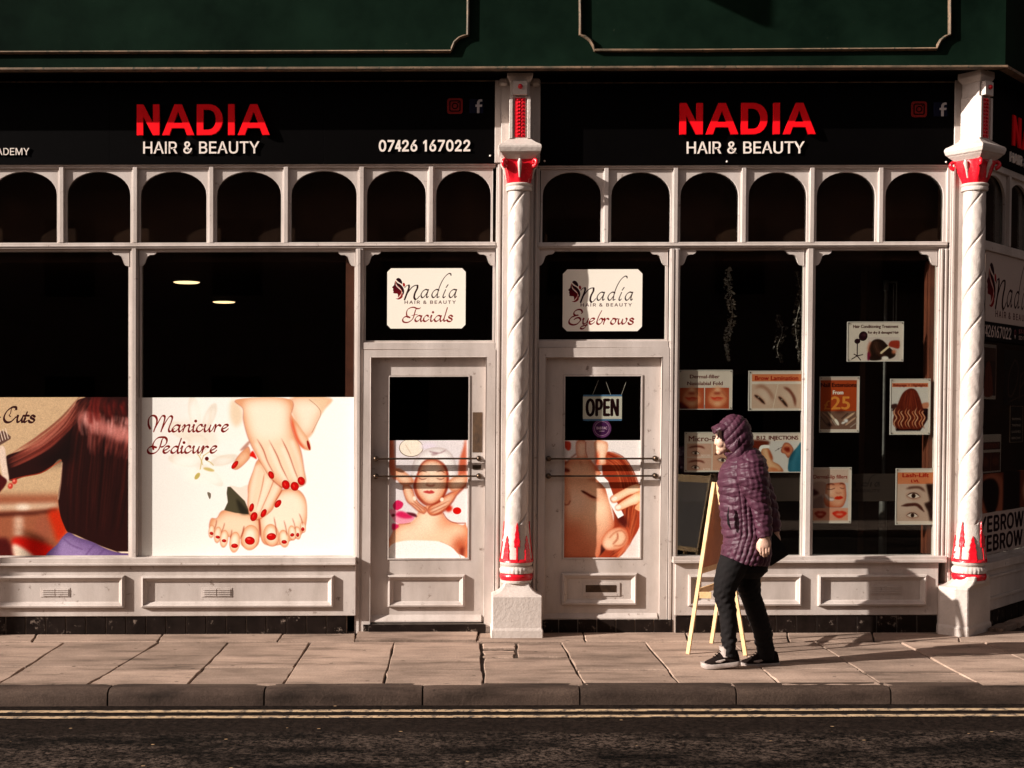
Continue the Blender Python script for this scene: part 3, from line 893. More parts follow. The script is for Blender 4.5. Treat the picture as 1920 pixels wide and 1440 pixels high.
def art_manicure():
    c = Canvas(259, 742, 668, 1049, 2.4, (245, 242, 234))
    VS = (214, 132, 84)
    c.a *= np.interp(np.arange(c.W) / c.W, [0, .3, .7, 1], [.93, .99, 1.03, 1.04])[None, :, None]
    c.tr(380, 740, 4.645)
    W = (246, 242, 232)
    # pale lily and cloth behind
    LS = (196, 178, 150)
    for px_, py_, rx_, ry_, an_ in ((-70, 140, 52, 150, -8), (60, 180, 46, 130, 24), (-190, 300, 60, 120, -60), (-150, 560, 150, 56, 8), (60, 690, 150, 50, 38), (190, 560, 130, 44, -14), (-40, 420, 90, 90, 0)):
        c.ell(px_, py_, rx_, ry_, (250, 247, 240), an_, 1.2, .95, vol=(10, .42, LS))
    for px_, py_, qx, qy in ((-60, 40, -40, 300), (80, 90, 30, 330), (-260, 260, -80, 420), (-260, 560, -60, 500), (170, 760, 20, 600), (280, 540, 60, 520)):
        c.stroke([(px_, py_), ((px_ + qx) / 2 + 8, (py_ + qy) / 2), (qx, qy)], 8, (214, 198, 168), 2, .7, taper=True)
    c.ell(-60, 330, 210, 90, (232, 222, 204), 20, 6, .7)
    c.ell(-120, 560, 160, 60, W, -20, 5, .8)
    c.ell(20, 700, 190, 80, W, 10, 6, .9)
    c.ell(-40, 120, 60, 130, W, 8, 6, .8)
    c.ell(250, 330, 130, 50, W, -18, 5, .8)
    c.fill([(250, 40), (300, 40), (345, 110), (352, 200), (290, 270), (240, 180)], (222, 186, 140), 4, .6)
    for pts in ([(-20, 640), (-5, 560), (10, 520)], [(-20, 520), (-5, 480)], [(0, 600), (-20, 540), (-50, 500)], [(10, 520), (40, 500), (90, 470)], [(30, 560), (70, 580), (95, 605)]):
        c.stroke(pts, 7, (190, 165, 90), .4, .8)
    c.ell(-45, 700, 34, 18, (188, 170, 90), -55, .6)
    c.ell(55, 642, 50, 14, (200, 180, 110), 14, .8)
    c.ell(38, 547, 17, 17, (88, 12, 12))
    c.fill([(42, 845), (70, 850), (74, 880), (62, 902)], (110, 98, 82))
    SK, SH, ED = (240, 214, 182), (214, 160, 118), (150, 34, 12)
    HI = (250, 236, 214)
    # sleeve arm top right
    c.fill([(760, 20), (1120, 20), (1060, 120), (1010, 210), (960, 330), (900, 380), (850, 350), (800, 200)], (246, 230, 206), 1.5, vol=(12, .5, VS))
    c.fill([(930, 25), (1010, 90), (1030, 150), (1090, 60), (1090, 20)], (228, 196, 156), 3, .8)
    c.stroke([(930, 30), (1000, 90), (1032, 150), (1000, 230), (955, 320)], 5, (170, 110, 80), .3, .8)
    # feet
    def part(P, col=SK, edge=5, eb=.5):
        c.fill(P, ED, .9, .55)
        Q = np.array(P, float)
        m = Q.mean(0)
        c.fill(m + (Q - m) * (1 - 8 / max(np.ptp(Q[:, 0]), 60)), col, .7, vol=(9, .75, VS))
    part([(190, 1000), (410, 1030), (500, 1080), (498, 1200), (490, 1300), (420, 1345), (345, 1310), (330, 1250), (250, 1240), (120, 1200), (60, 1160), (75, 1075), (125, 1070)])
    part([(500, 1060), (600, 900), (700, 820), (830, 820), (900, 900), (915, 1030), (900, 1150), (850, 1230), (700, 1300), (600, 1315), (530, 1290), (505, 1200)])
    c.fill([(520, 1100), (620, 930), (760, 850), (880, 920), (890, 1050), (780, 1150), (600, 1180)], HI, 6, .7)
    for x, y, r, h in ((80, 1190, 24, 55), (134, 1220, 30, 70), (190, 1255, 34, 76), (283, 1285, 44, 90), (418, 1245, 76, 110)):
        c.ell(x, y, r + 2, h + 2, ED, 6, .8, .4); c.ell(x, y - 4, r, h, SK, 6, .6, vol=(r / 12, .7, VS)); c.ell(x - 4, y - 14, r * .5, h * .5, HI, 6, 2, .7)
    for x, y, r, h in ((880, 1155, 22, 46), (832, 1205, 28, 56), (786, 1205, 32, 64), (713, 1255, 44, 76), (603, 1225, 66, 98)):
        c.ell(x, y, r + 2, h + 2, ED, -8, .8, .4); c.ell(x, y - 4, r, h, SK, -8, .6, vol=(r / 12, .7, VS)); c.ell(x, y - 14, r * .5, h * .5, HI, -8, 2, .7)
    for a, b, t in (((125, 1085), (105, 1170), 6), ((195, 1110), (165, 1200), 6), ((258, 1170), (240, 1260), 6), ((365, 1140), (335, 1250), 10), ((495, 1070), (505, 1240), 14), ((625, 1060), (650, 1240), 7), ((712, 1090), (740, 1230), 6), ((785, 1070), (815, 1180), 5), ((845, 1030), (880, 1140), 6)):
        c.stroke([a, ((a[0] + b[0]) / 2 + 4, (a[1] + b[1]) / 2), b], t, ED, .7, .75, taper=True)
    NR = (196, 4, 4)
    for x, y, rx, ry, g in ((80, 1205, 17, 14, 30), (135, 1238, 20, 13, 10), (190, 1270, 20, 14, 5), (282, 1315, 30, 20, 0), (415, 1270, 44, 36, 10), (603, 1235, 42, 32, -6), (716, 1282, 24, 17, 5), (786, 1220, 18, 15, -20), (834, 1220, 13, 18, 0), (878, 1170, 14, 17, 0)):
        c.ell(x, y, rx, ry, NR, g, vol=(1.6, .6, (120, 0, 0))); c.ell(x - rx * .2, y - ry * .4, rx * .4, ry * .2, (255, 120, 100), g, .5, .6)
    # green cloth
    c.fill([(235, 790), (330, 800), (405, 790), (400, 1000), (330, 900)], (246, 222, 206), 1)
    c.fill([(218, 795), (245, 795), (300, 850), (370, 920), (405, 1000), (405, 1038), (290, 1025), (190, 1000), (222, 930), (212, 850)], (72, 66, 46), .6, 1, False)
    c.fill([(300, 900), (400, 1010), (400, 1034), (330, 1025)], (30, 26, 18), 2, .8)
    # lower hand
    part([(400, 780), (440, 660), (480, 560), (540, 560), (640, 700), (700, 800), (640, 930), (610, 1000), (540, 1060), (470, 1090), (415, 1050), (395, 960), (398, 870)])
    for P in ([(540, 680), (520, 800), (470, 1000)], [(630, 720), (580, 850), (500, 1030)], [(700, 820), (650, 900), (620, 960)], [(515, 620), (550, 690)]):
        c.stroke(P, 6, (176, 60, 28), .7, .8, taper=True)
    for P in ([(480, 620), (440, 800), (420, 960)], [(570, 740), (530, 870), (480, 1000)], [(660, 780), (610, 880), (560, 980)]):
        c.stroke(P, 38, HI, 3, .6)
    # left thumb hand
    part([(255, 620), (300, 540), (350, 480), (400, 440), (420, 520), (380, 580), (310, 640), (270, 640)])
    c.fill([(330, 470), (400, 395), (412, 410), (380, 455), (345, 475)], (170, 110, 90), 1.2, .8)
    c.fill([(412, 520), (440, 480), (474, 550), (440, 535)], (216, 20, 6), .9)
    # upper hand
    c.fill([(300, 30), (760, 30), (770, 190), (800, 330), (860, 470), (890, 640), (905, 760), (850, 800), (790, 800), (700, 810), (600, 730), (540, 640), (470, 520), (400, 380), (355, 220), (350, 110)], ED, .8, .5)
    c.fill([(305, 26), (755, 26), (764, 190), (792, 330), (852, 470), (882, 640), (898, 745), (850, 790), (790, 790), (705, 800), (605, 722), (545, 640), (475, 520), (408, 380), (362, 220), (357, 110)], SK, .6, vol=(12, .7, VS))
    c.fill([(400, 60), (700, 60), (720, 300), (640, 380), (470, 360), (410, 200)], HI, 9, .8)
    for P in ([(475, 375), (530, 470), (570, 580), (630, 690)], [(580, 385), (650, 520), (690, 620), (760, 760)], [(688, 370), (750, 500), (800, 640), (840, 740)]):
        c.stroke(P, 8, (160, 40, 16), .8, .85, taper=True)
    for P in ([(470, 420), (530, 550), (590, 660)], [(590, 450), (660, 620), (730, 740)], [(700, 460), (770, 620), (820, 750)], [(780, 400), (840, 560), (870, 720)]):
        c.stroke(P, 34, HI, 3, .65)
    # right thumb
    c.fill([(765, 150), (800, 200), (870, 300), (930, 390), (945, 470), (900, 470), (850, 430), (800, 330)], SK, .8, vol=(7, .7, VS))
    c.stroke([(768, 180), (800, 300), (840, 400), (900, 470)], 20, (220, 50, 14), 2, .8, taper=True)
    c.ell(926, 432, 12, 44, (150, 20, 12), -16)
    for x, y, rx, ry, g in ((283, 602, 20, 42, 38), (600, 692, 24, 36, -25), (728, 778, 34, 42, -20), (806, 792, 36, 40, -15), (863, 745, 32, 38, -20), (430, 978, 20, 38, 14), (450, 1058, 30, 42, 22), (535, 1028, 22, 40, 28), (660, 945, 24, 40, 36)):
        c.ell(x, y, rx, ry, NR, g, vol=(1.6, .6, (120, 0, 0))); c.ell(x - rx * .2, y - 4, rx * .2, ry * .4, (255, 90, 70), g, .4, .5)
    # words
    c.tr(255, 735, 9.6)
    RM = (112, 8, 6)
    def both(f):
        f((246, 238, 226), 48, .7); f(RM, 30, 1)
    for col, w, _ in (((247, 240, 228), 58, 0), (RM, 42, 0)):
        for P in ([(255, 630), (225, 560), (226, 470), (260, 410), (310, 394), (355, 415), (378, 470), (370, 540), (345, 610), (318, 688)],
                  [(330, 650), (400, 520), (455, 420), (495, 397), (520, 420), (510, 490), (480, 590), (450, 688)],
                  [(460, 660), (530, 520), (590, 430), (630, 404), (655, 430), (640, 500), (605, 590), (590, 650), (605, 686), (650, 665), (690, 630)]):
            c.stroke(P, w, col, nib=.3)
        script(c, 'anicure', (655, 830, 1010, 1095, 1215, 1400, 1550), 688, 120, w, col)
        for P in ([(360, 972), (300, 955), (240, 972), (210, 1020), (230, 1070), (290, 1084), (360, 1060), (415, 1000), (445, 920), (468, 840), (495, 800)],
                  [(315, 1005), (305, 930), (340, 850), (400, 797), (470, 785), (530, 795), (558, 840), (545, 900), (500, 950), (455, 965)]):
            c.stroke(P, w, col, nib=.3)
        script(c, 'edicure', (495, 635, 800, 885, 1010, 1180, 1345), 1075, 118, w, col)
    return c.grain(0.025).material('manicure_poster_print')


def art_cuts():
    x0 = -172
    c = Canvas(x0, 745, 246, 1049, 2.2, (196, 164, 126)).tr(0, 730, 4.364)
    c.fill([(-760, 860), (520, 860), (520, 1390), (-760, 1390)], (150, 84, 56), 6, 1, False)
    c.fill([(-760, 960), (480, 930), (480, 975), (-760, 1010)], (214, 190, 160), 5, 1, False)
    c.ell(190, 965, 60, 22, (240, 225, 205), 0, 4)
    c.fill([(-760, 1040), (300, 1000), (470, 975), (470, 1010), (280, 1025), (-760, 1075)], (60, 14, 6), 3, 1, False)
    for y in (1070, 1120, 1175): c.ell(155, y, 40, 24, (228, 200, 175), 0, 5)
    c.ell(360, 1140, 70, 120, (150, 80, 56), 0, 5)
    c.fill([(400, 1000), (520, 1000), (560, 1170), (480, 1250), (440, 1150)], (190, 40, 8), 5)
    c.fill([(100, 1230), (250, 1220), (440, 1300), (420, 1390), (160, 1390)], (200, 16, 6), 4)
    c.fill([(-760, 1230), (60, 1215), (110, 1300), (125, 1390), (-760, 1390)], (70, 10, 8), 4, 1, False)
    c.fill([(105, 1270), (180, 1290), (300, 1380), (300, 1395), (140, 1395)], (236, 215, 190), 3)
    # long dark hair
    H = (34, 8, 6)
    main = [(690, 72), (1080, 60), (1080, 1380), (960, 1330), (850, 1290), (730, 1240), (620, 1190), (560, 1170), (530, 1120), (495, 1020), (480, 880), (500, 740), (510, 590), (480, 575), (420, 640), (330, 690), (200, 715), (80, 745), (60, 640), (52, 548), (180, 500), (300, 450), (440, 330), (540, 230), (610, 140)]
    c.fill(main, H, .5)
    pal = [(120, 44, 32), (150, 62, 48), (80, 24, 16), (170, 84, 66)]
    c.hairs([(720, 75), (560, 260), (380, 420), (200, 530), (70, 600)], 90, (60, 60, 70, 60, 45), 7, pal, .8, .45)
    c.hairs([(640, 100), (520, 280), (340, 440), (180, 520)], 30, (20, 30, 25, 30), 5, [(190, 110, 90)], .8, .4)
    c.hairs([(860, 90), (830, 400), (790, 800), (760, 1200)], 150, (180, 260, 270, 220), 8, [(52, 14, 9), (70, 22, 14), (24, 5, 4), (16, 3, 2)], 1, .5)
    c.hairs([(930, 300), (900, 420), (880, 560)], 90, (200, 190, 170), 7, [(150, 64, 56), (190, 100, 88), (110, 40, 32)], 1.4, .4)
    c.fill([(670, 180), (760, 200), (880, 270), (1075, 320), (1075, 430), (980, 420), (850, 370), (720, 300), (650, 260)], (206, 128, 118), 6, .75)
    c.hairs([(860, 200), (850, 280), (850, 380)], 90, (200, 210, 190), 7, [(236, 170, 160), (200, 120, 110), (150, 70, 62)], 1.2, .5)
    c.hairs([(890, 70), (880, 150), (900, 250)], 60, (150, 170, 170), 9, [(110, 24, 18), (76, 12, 10), (140, 40, 32)], 1.6, .6)
    c.fill([(300, 620), (480, 480), (600, 330), (620, 560), (520, 600)], (12, 2, 2), 8, .7)
    c.stroke([(80, 742), (200, 712), (330, 686), (420, 636), (505, 580)], 7, (190, 60, 30), .5, .8)
    c.stroke([(512, 600), (500, 760), (480, 900)], 9, (220, 180, 150), .8, .8)
    # comb, hand
    c.fill([(-20, 470), (90, 405), (92, 385), (30, 335), (-60, 380)], (96, 66, 56), .6, 1, False)
    for i in range(6): c.stroke([(-40 + i * 22, 440 - i * 8), (-62 + i * 22, 360 - i * 8)], 7, (225, 205, 185), .2, .9)
    c.fill([(0, 480), (40, 475), (60, 620), (76, 740), (40, 750), (10, 650)], (222, 196, 176), .8)
    c.fill([(-40, 640), (10, 700), (60, 750), (10, 830), (-40, 850)], (70, 12, 10), .8)
    for x, y in ((88, 790), (122, 752)): c.ell(x, y, 20, 24, (186, 44, 30), 20, .8); c.ell(x - 4, y - 4, 9, 11, (235, 140, 120), 20, .8)
    # lilac collar
    c.fill([(410, 1390), (480, 1260), (530, 1195), (570, 1172), (640, 1210), (760, 1250), (860, 1300), (960, 1335), (1075, 1352), (1075, 1395)], (124, 98, 146), .6, vol=(9, .6, (66, 44, 90)))
    c.fill([(520, 1220), (640, 1280), (720, 1340), (760, 1390), (500, 1390)], (146, 122, 168), 5, .8)
    for P in ([(530, 1230), (600, 1280), (680, 1310)], [(780, 1270), (720, 1340), (700, 1380)], [(860, 1310), (820, 1350)]):
        c.stroke(P, 9, (80, 52, 100), 1.2, .7)
    c.fill([(960, 1330), (1080, 1330), (1080, 1345), (1000, 1342)], (230, 215, 190), .6, 1, False)
    # word
    K = (44, 8, 10)
    c.stroke([(125, 172), (138, 150), (120, 143), (98, 160), (90, 195), (78, 212), (90, 222)], 8, K, nib=.5)
    c.stroke([(138, 162), (132, 146), (100, 148), (58, 182), (36, 232), (52, 266), (92, 264), (135, 225)], 22, K, nib=.35)
    script(c, 'uts', (135, 196, 240), 268, 52, 21, K, nib=.35)
    c.stroke([(-14, 236), (4, 228)], 12, K)
    return c.grain(0.04, 1).material('hair_poster_print')


def art_facial_door():
    c = Canvas(728, 825, 878, 1049, 3, (222, 214, 214)).tr(720, 815, 6.0)
    SK, SH, ED, HI = (236, 204, 172), (206, 130, 90), (142, 34, 10), (246, 228, 206)
    c.fill([(40, 50), (105, 60), (120, 300), (150, 500), (60, 420)], (206, 108, 76), 2)
    c.fill([(925, 60), (925, 600), (840, 520), (850, 300), (890, 160)], (198, 96, 66), 2)
    c.ell(305, 145, 138, 102, (120, 100, 84)); c.ell(305, 142, 130, 96, (238, 226, 206)); c.stroke([(240, 110), (285, 180), (300, 210)], 6, (190, 160, 130), .5, .8)
    c.ell(500, 130, 90, 40, (226, 214, 224), 0, 3)
    # white pillow and towel wrap
    c.fill([(310, 420), (340, 280), (440, 180), (560, 140), (700, 160), (790, 260), (830, 420), (810, 560), (740, 600), (330, 560)], (240, 236, 232), .8, vol=(9, .6, (170, 150, 146)))
    c.stroke([(515, 185), (590, 205), (640, 200), (690, 175)], 10, (120, 70, 80), 1, .7)
    c.ell(570, 215, 40, 14, (110, 60, 66), -10, 2, .6)
    # face
    c.fill([(330, 560), (350, 660), (400, 740), (480, 800), (560, 800), (650, 740), (710, 640), (735, 540), (725, 420), (690, 340), (620, 285), (540, 268), (460, 285), (400, 350), (375, 430)], ED, 1.1, .9)
    c.fill([(362, 560), (380, 650), (425, 720), (490, 766), (560, 768), (640, 715), (690, 620), (708, 520), (700, 420), (665, 350), (600, 300), (540, 288), (470, 302), (415, 360), (390, 440)], SK, 1.0, vol=(9, .85, (206, 112, 70)))
    c.ell(540, 370, 110, 60, HI, 0, 8, .8); c.ell(440, 600, 55, 60, HI, 0, 8, .7); c.ell(520, 715, 60, 30, HI, 0, 6, .7)
    for sx, x in ((1, 440), (-1, 635)):
        c.stroke([(x - 52 * sx, 428), (x - 10 * sx, 406), (x + 45 * sx, 418)], 9, (90, 36, 22), .6, .9, taper=True)
        c.stroke([(x - 52 * sx, 482), (x - 8 * sx, 500), (x + 46 * sx, 486)], 10, (110, 40, 24), .8, .9, taper=True)
        c.ell(x, 470, 46, 20, (226, 178, 146), 0, 4, .6)
    c.stroke([(505, 440), (498, 530), (480, 560)], 8, (200, 130, 96), 2, .7)
    c.stroke([(478, 560), (510, 572), (545, 575), (570, 560)], 12, (150, 50, 28), 1.4, .8)
    c.fill([(442, 642), (490, 625), (512, 632), (535, 622), (572, 648), (515, 662)], (190, 60, 56), .6)
    # neck, shoulders
    c.fill([(100, 1090), (170, 1000), (300, 980), (360, 930), (400, 850), (480, 800), (560, 800), (640, 850), (690, 920), (760, 980), (925, 1000), (925, 1400), (60, 1400)], (240, 200, 164), 1, vol=(10, .8, (206, 112, 70)))
    c.ell(480, 970, 130, 120, (248, 226, 198), 0, 14, .9); c.ell(290, 1120, 160, 60, (246, 222, 196), 0, 12, .7)
    c.ell(860, 1250, 80, 110, (176, 60, 26), 15, 9, .85); c.fill([(860, 1290), (912, 1260), (905, 1385), (870, 1385)], (110, 24, 10), 3, .8)
    c.ell(680, 990, 70, 50, (226, 120, 80), 0, 10, .7)
    c.stroke([(300, 990), (260, 1000), (170, 1000)], 6, ED, .8, .7)
    # cloth right, red candle
    c.fill([(925, 600), (860, 650), (790, 740), (730, 840), (680, 900), (730, 960), (800, 985), (925, 990)], (236, 228, 224), .8)
    c.stroke([(670, 880), (720, 950), (800, 990), (925, 995)], 9, ED, .8, .8)
    c.ell(828, 855, 48, 40, (206, 12, 6), 0); c.ell(735, 830, 42, 36, (196, 40, 16), -30, 2)
    # hands
    for P in ([(120, 380), (220, 560), (300, 620), (345, 740), (300, 700), (240, 660), (210, 560)], ):
        c.fill(P, SK, 1)
    c.fill([(210, 600), (240, 540), (320, 600), (350, 690), (400, 760), (480, 820), (490, 850), (455, 890), (420, 880), (380, 860), (310, 800), (250, 740)], ED, .9, .6)
    c.fill([(218, 605), (245, 550), (315, 610), (345, 695), (395, 770), (470, 830), (478, 850), (452, 878), (420, 868), (385, 850), (318, 790), (256, 730)], SK, .8, vol=(5, .8, (200, 110, 70)))
    c.fill([(925, 540), (850, 600), (740, 650), (660, 700), (640, 740), (520, 800), (490, 850), (500, 880), (540, 910), (620, 900), (700, 850), (780, 760), (830, 680), (910, 600)], ED, .9, .7)
    c.fill([(900, 560), (850, 610), (745, 665), (665, 712), (645, 752), (530, 806), (500, 850), (512, 876), (548, 898), (612, 886), (690, 838), (765, 750), (820, 670)], SK, .8, vol=(6, .8, (200, 100, 60)))
    for P in ([(505, 850), (600, 810), (740, 740)], [(520, 885), (620, 840), (730, 790)], [(560, 905), (640, 870), (700, 820)], [(300, 760), (370, 800), (440, 870)], [(330, 740), (400, 800), (470, 850)]):
        c.stroke(P, 8, (150, 46, 20), .9, .85, taper=True)
    c.ell(345, 715, 18, 26, HI, -20, .8); c.ell(655, 728, 20, 24, HI, 30, .8)
    c.fill([(105, 400), (180, 380), (330, 500), (310, 560), (200, 560), (120, 460)], SK, 1.4, vol=(7, .8, (200, 110, 70)))
    c.fill([(720, 540), (800, 470), (925, 440), (925, 560), (780, 640)], SK, 1.4, vol=(7, .8, (200, 110, 70)))
    # orchid
    P_ = (206, 30, 84)
    c.fill([(100, 790), (150, 735), (215, 765), (200, 820), (130, 850)], P_, .8); c.fill([(60, 840), (160, 850), (260, 880), (350, 920), (300, 980), (180, 1000), (110, 960)], (232, 150, 170), .8)
    c.fill([(130, 900), (200, 860), (330, 925), (230, 940)], P_, 1.6); c.fill([(95, 1000), (160, 1010), (165, 1040), (100, 1072)], P_, 1)
    c.fill([(255, 870), (350, 885), (372, 925), (300, 905)], (90, 20, 34), 1); c.ell(105, 905, 20, 16, (90, 16, 20), 0, 1)
    # white bandeau
    c.fill([(40, 1400), (60, 1270), (130, 1215), (260, 1190), (480, 1190), (640, 1205), (760, 1260), (830, 1330), (875, 1400)], (246, 242, 236), .6)
    c.stroke([(640, 1200), (760, 1255), (840, 1330), (872, 1385)], 5, (190, 110, 80), .4, .7)
    return c.grain(0.03, 1).material('facial_poster_print')


def art_brow_door():
    c = Canvas(1055, 825, 1202, 1049, 3, (226, 216, 210)).tr(1020, 815, 6.0)
    SK, ED, HI = (226, 172, 136), (146, 38, 12), (250, 226, 190)
    c.rect(600, 60, 1090, 300, (226, 218, 212), 3)
    # red-brown hair
    c.fill([(690, 200), (800, 220), (920, 300), (990, 420), (1050, 560), (1085, 700), (1085, 1000), (1000, 1180), (940, 1280), (800, 1390), (560, 1390), (640, 1230), (780, 1000), (760, 800), (650, 400)], (150, 52, 26), .8)
    pal = [(196, 84, 44), (110, 28, 12), (220, 120, 72), (86, 18, 8)]
    c.hairs([(700, 230), (850, 330), (950, 560), (960, 800)], 90, (60, 90, 110, 60), 8, pal, .5, .6)
    c.hairs([(1050, 620), (990, 820), (960, 1050), (900, 1250), (760, 1385)], 110, (50, 90, 60, 50, 60), 8, pal, .5, .6)
    c.hairs([(860, 980), (930, 1100), (930, 1230), (820, 1360)], 50, (40, 40, 30, 40), 8, [(228, 130, 88), (170, 60, 30)], .5, .7)
    c.fill([(640, 1240), (700, 1280), (600, 1390), (560, 1390)], (40, 6, 6), 1)
    c.ell(880, 960, 50, 90, (60, 10, 8), -30, 3, .8)
    # face
    c.fill([(200, 350), (260, 300), (350, 250), (480, 240), (560, 330), (640, 430), (690, 560), (730, 740), (780, 940), (790, 1030), (720, 1120), (650, 1230), (590, 1390), (200, 1390)], SK, 1.0, vol=(11, .7, (196, 90, 54)))
    c.fill([(200, 1010), (420, 1000), (560, 1100), (620, 1240), (560, 1395), (200, 1395)], (196, 96, 62), 12, .75)
    c.ell(640, 830, 100, 130, HI, 0, 12, .8); c.ell(520, 1060, 90, 160, (236, 176, 136), 0, 12, .5)
    c.ell(360, 740, 140, 120, (232, 196, 170), 0, 12, .8); c.ell(400, 480, 120, 60, (216, 160, 128), 0, 10, .6)
    c.fill([(200, 540), (270, 600), (300, 700), (290, 770), (240, 790), (200, 770)], (214, 150, 116), 2)
    c.stroke([(205, 720), (230, 780), (275, 780), (295, 740)], 9, (120, 34, 20), 1, .9)
    c.ell(245, 395, 44, 22, (110, 36, 24), 15, 1.5)
    c.stroke([(415, 625), (470, 655), (530, 690), (590, 712)], 24, (60, 8, 4), 1, .95, taper=True)
    c.stroke([(450, 640), (560, 720), (620, 720)], 18, (214, 70, 30), 3, .6, taper=True)
    c.stroke([(480, 500), (580, 510), (660, 580), (700, 680)], 26, (150, 60, 30), 3, .8, taper=True)
    c.stroke([(215, 340), (300, 260), (360, 210)], 12, (110, 40, 24), 1.5, .9)
    # ear
    c.fill([(650, 1200), (700, 1100), (760, 1060), (860, 1040), (930, 1090), (950, 1180), (900, 1260), (800, 1300), (700, 1290)], (234, 190, 154), 1, vol=(6, .8, (196, 90, 54)))
    c.stroke([(740, 1160), (800, 1100), (880, 1080), (930, 1150), (880, 1240), (790, 1250)], 12, (176, 84, 50), 1.2, .85)
    c.stroke([(780, 1230), (830, 1170), (830, 1110)], 14, (150, 56, 30), 1.4, .85)
    c.ell(720, 1230, 46, 50, (240, 204, 172), 0, 4)
    # top hand
    c.fill([(215, 75), (290, 80), (295, 150), (270, 175), (230, 140)], (190, 60, 40), 1)
    c.fill([(360, 75), (470, 75), (470, 250), (370, 250)], (232, 190, 160), 1, vol=(5, .7, (190, 96, 66))); c.fill([(460, 75), (560, 75), (590, 250), (480, 250)], (222, 186, 166), 1)
    c.fill([(560, 75), (690, 75), (715, 140), (690, 250), (690, 330), (590, 330), (590, 250)], (240, 206, 174), 1, vol=(5, .7, (200, 110, 70))); c.fill([(590, 170), (615, 280), (590, 420), (570, 330)], (210, 60, 24), 3, .8)
    c.stroke([(465, 80), (465, 180), (485, 250)], 7, ED, .8, .8); c.stroke([(400, 290), (420, 340)], 9, ED, 2, .6)
    # strip and fingers
    c.fill([(570, 480), (640, 440), (720, 520), (780, 680), (900, 905), (835, 942), (740, 770), (690, 600)], (248, 246, 242), .4, 1, False)
    for P in ([(745, 735), (760, 690), (880, 620), (1000, 560), (1085, 560), (1085, 650), (960, 680), (800, 765)], [(800, 820), (830, 780), (960, 690), (1085, 640), (1085, 760), (980, 800), (840, 855)], [(1020, 830), (1050, 780), (1085, 760), (1085, 860)]):
        c.fill(P, ED, 1, .7)
        Q = np.array(P, float); m = Q.mean(0)
        c.fill(m + (Q - m) * .96, (246, 226, 194), .7, vol=(6, .75, (220, 140, 90)))
    c.ell(790, 720, 34, 24, (250, 232, 214), -25, 1); c.ell(835, 815, 34, 26, (250, 232, 214), -25, 1)
    c.stroke([(820, 770), (900, 720), (1000, 670)], 12, (190, 60, 20), 1.6, .8, taper=True)
    c.ell(980, 1300, 50, 60, (228, 210, 200), 20, 4, .7)
    return c.grain(0.03, 1).material('eyebrow_poster_print')


PW = (214, 198, 184)


def skin_tile(c, x0, y0, x1, y1, col=(206, 120, 84)):
    c.rect(x0, y0, x1, y1, col)


def art_nasolabial():
    c = Canvas(1272, 693, 1373, 768, 5, PW).tr(1260, 680, 6.546)
    K = (92, 26, 22)
    c.text('Dermal-filler', 214, 142, 582, 186, K, bold=2); c.text('Nasolabial Fold', 182, 228, 622, 272, K, bold=2)
    for x0, x1, cx in ((88, 392, 240), (404, 705, 560)):
        c.rect(x0, 306, x1, 570, (176, 76, 44))
        c.ell(cx, 444, 128, 122, (216, 130, 90), 0, 2, 1, vol=(5, .6, (150, 50, 24)))
        c.ell(cx, 440, 110, 140, (226, 150, 106), 0, 5, .7)
        c.ell(cx, 330, 34, 40, (236, 180, 140), 0, 3); c.ell(cx - 4, 375, 46, 14, (130, 22, 10), 0, 2, .8)
        c.stroke([(cx - 90, 425), (cx - 40, 440), (cx, 432), (cx + 80, 440)], 16, (196, 18, 6), 1.2, .9, taper=True)
        c.stroke([(cx - 70, 446), (cx, 462), (cx + 60, 448)], 16, (214, 44, 24), 1.6, .8, taper=True)
        c.stroke([(cx - 110, 520), (cx, 560), (cx + 110, 520)], 14, (150, 40, 16), 3, .7); c.stroke([(cx + 50, 350), (cx + 110, 420)], 7, (130, 40, 20), 1.4, .7)
        c.ell(cx, 505, 44, 20, (242, 196, 156), 0, 3, .8)
    c.fill([(88, 480), (150, 520), (200, 570), (88, 570)], (90, 14, 12), 2); c.rect(392, 520, 404, 570, (140, 140, 150), .4)
    return c.grain(.04).material('nasolabial_print')


def eye(c, x, y, w, tilt=0, iris=(56, 30, 18), soft=(176, 130, 110)):
    c.ell(x, y, w * .62, w * .34, soft, tilt, 2, .6)
    c.ell(x, y, w * .5, w * .2, (224, 206, 192), tilt, .5)
    c.ell(x, y - 1, w * .17, w * .19, iris, 0, .3)
    c.ell(x, y - 1, w * .07, w * .08, (10, 6, 5))
    a = math.radians(tilt)
    R = lambda u, v: (x + u * math.cos(a) - v * math.sin(a), y + u * math.sin(a) + v * math.cos(a))
    c.stroke([R(-w * .56, w * .04), R(-w * .2, -w * .2), R(w * .2, -w * .2), R(w * .56, w * .06)], w * .08, (60, 26, 18), .4, .95, taper=True)
    c.stroke([R(-w * .5, w * .06), R(0, w * .22), R(w * .5, w * .06)], w * .05, (120, 66, 48), .6, .8)


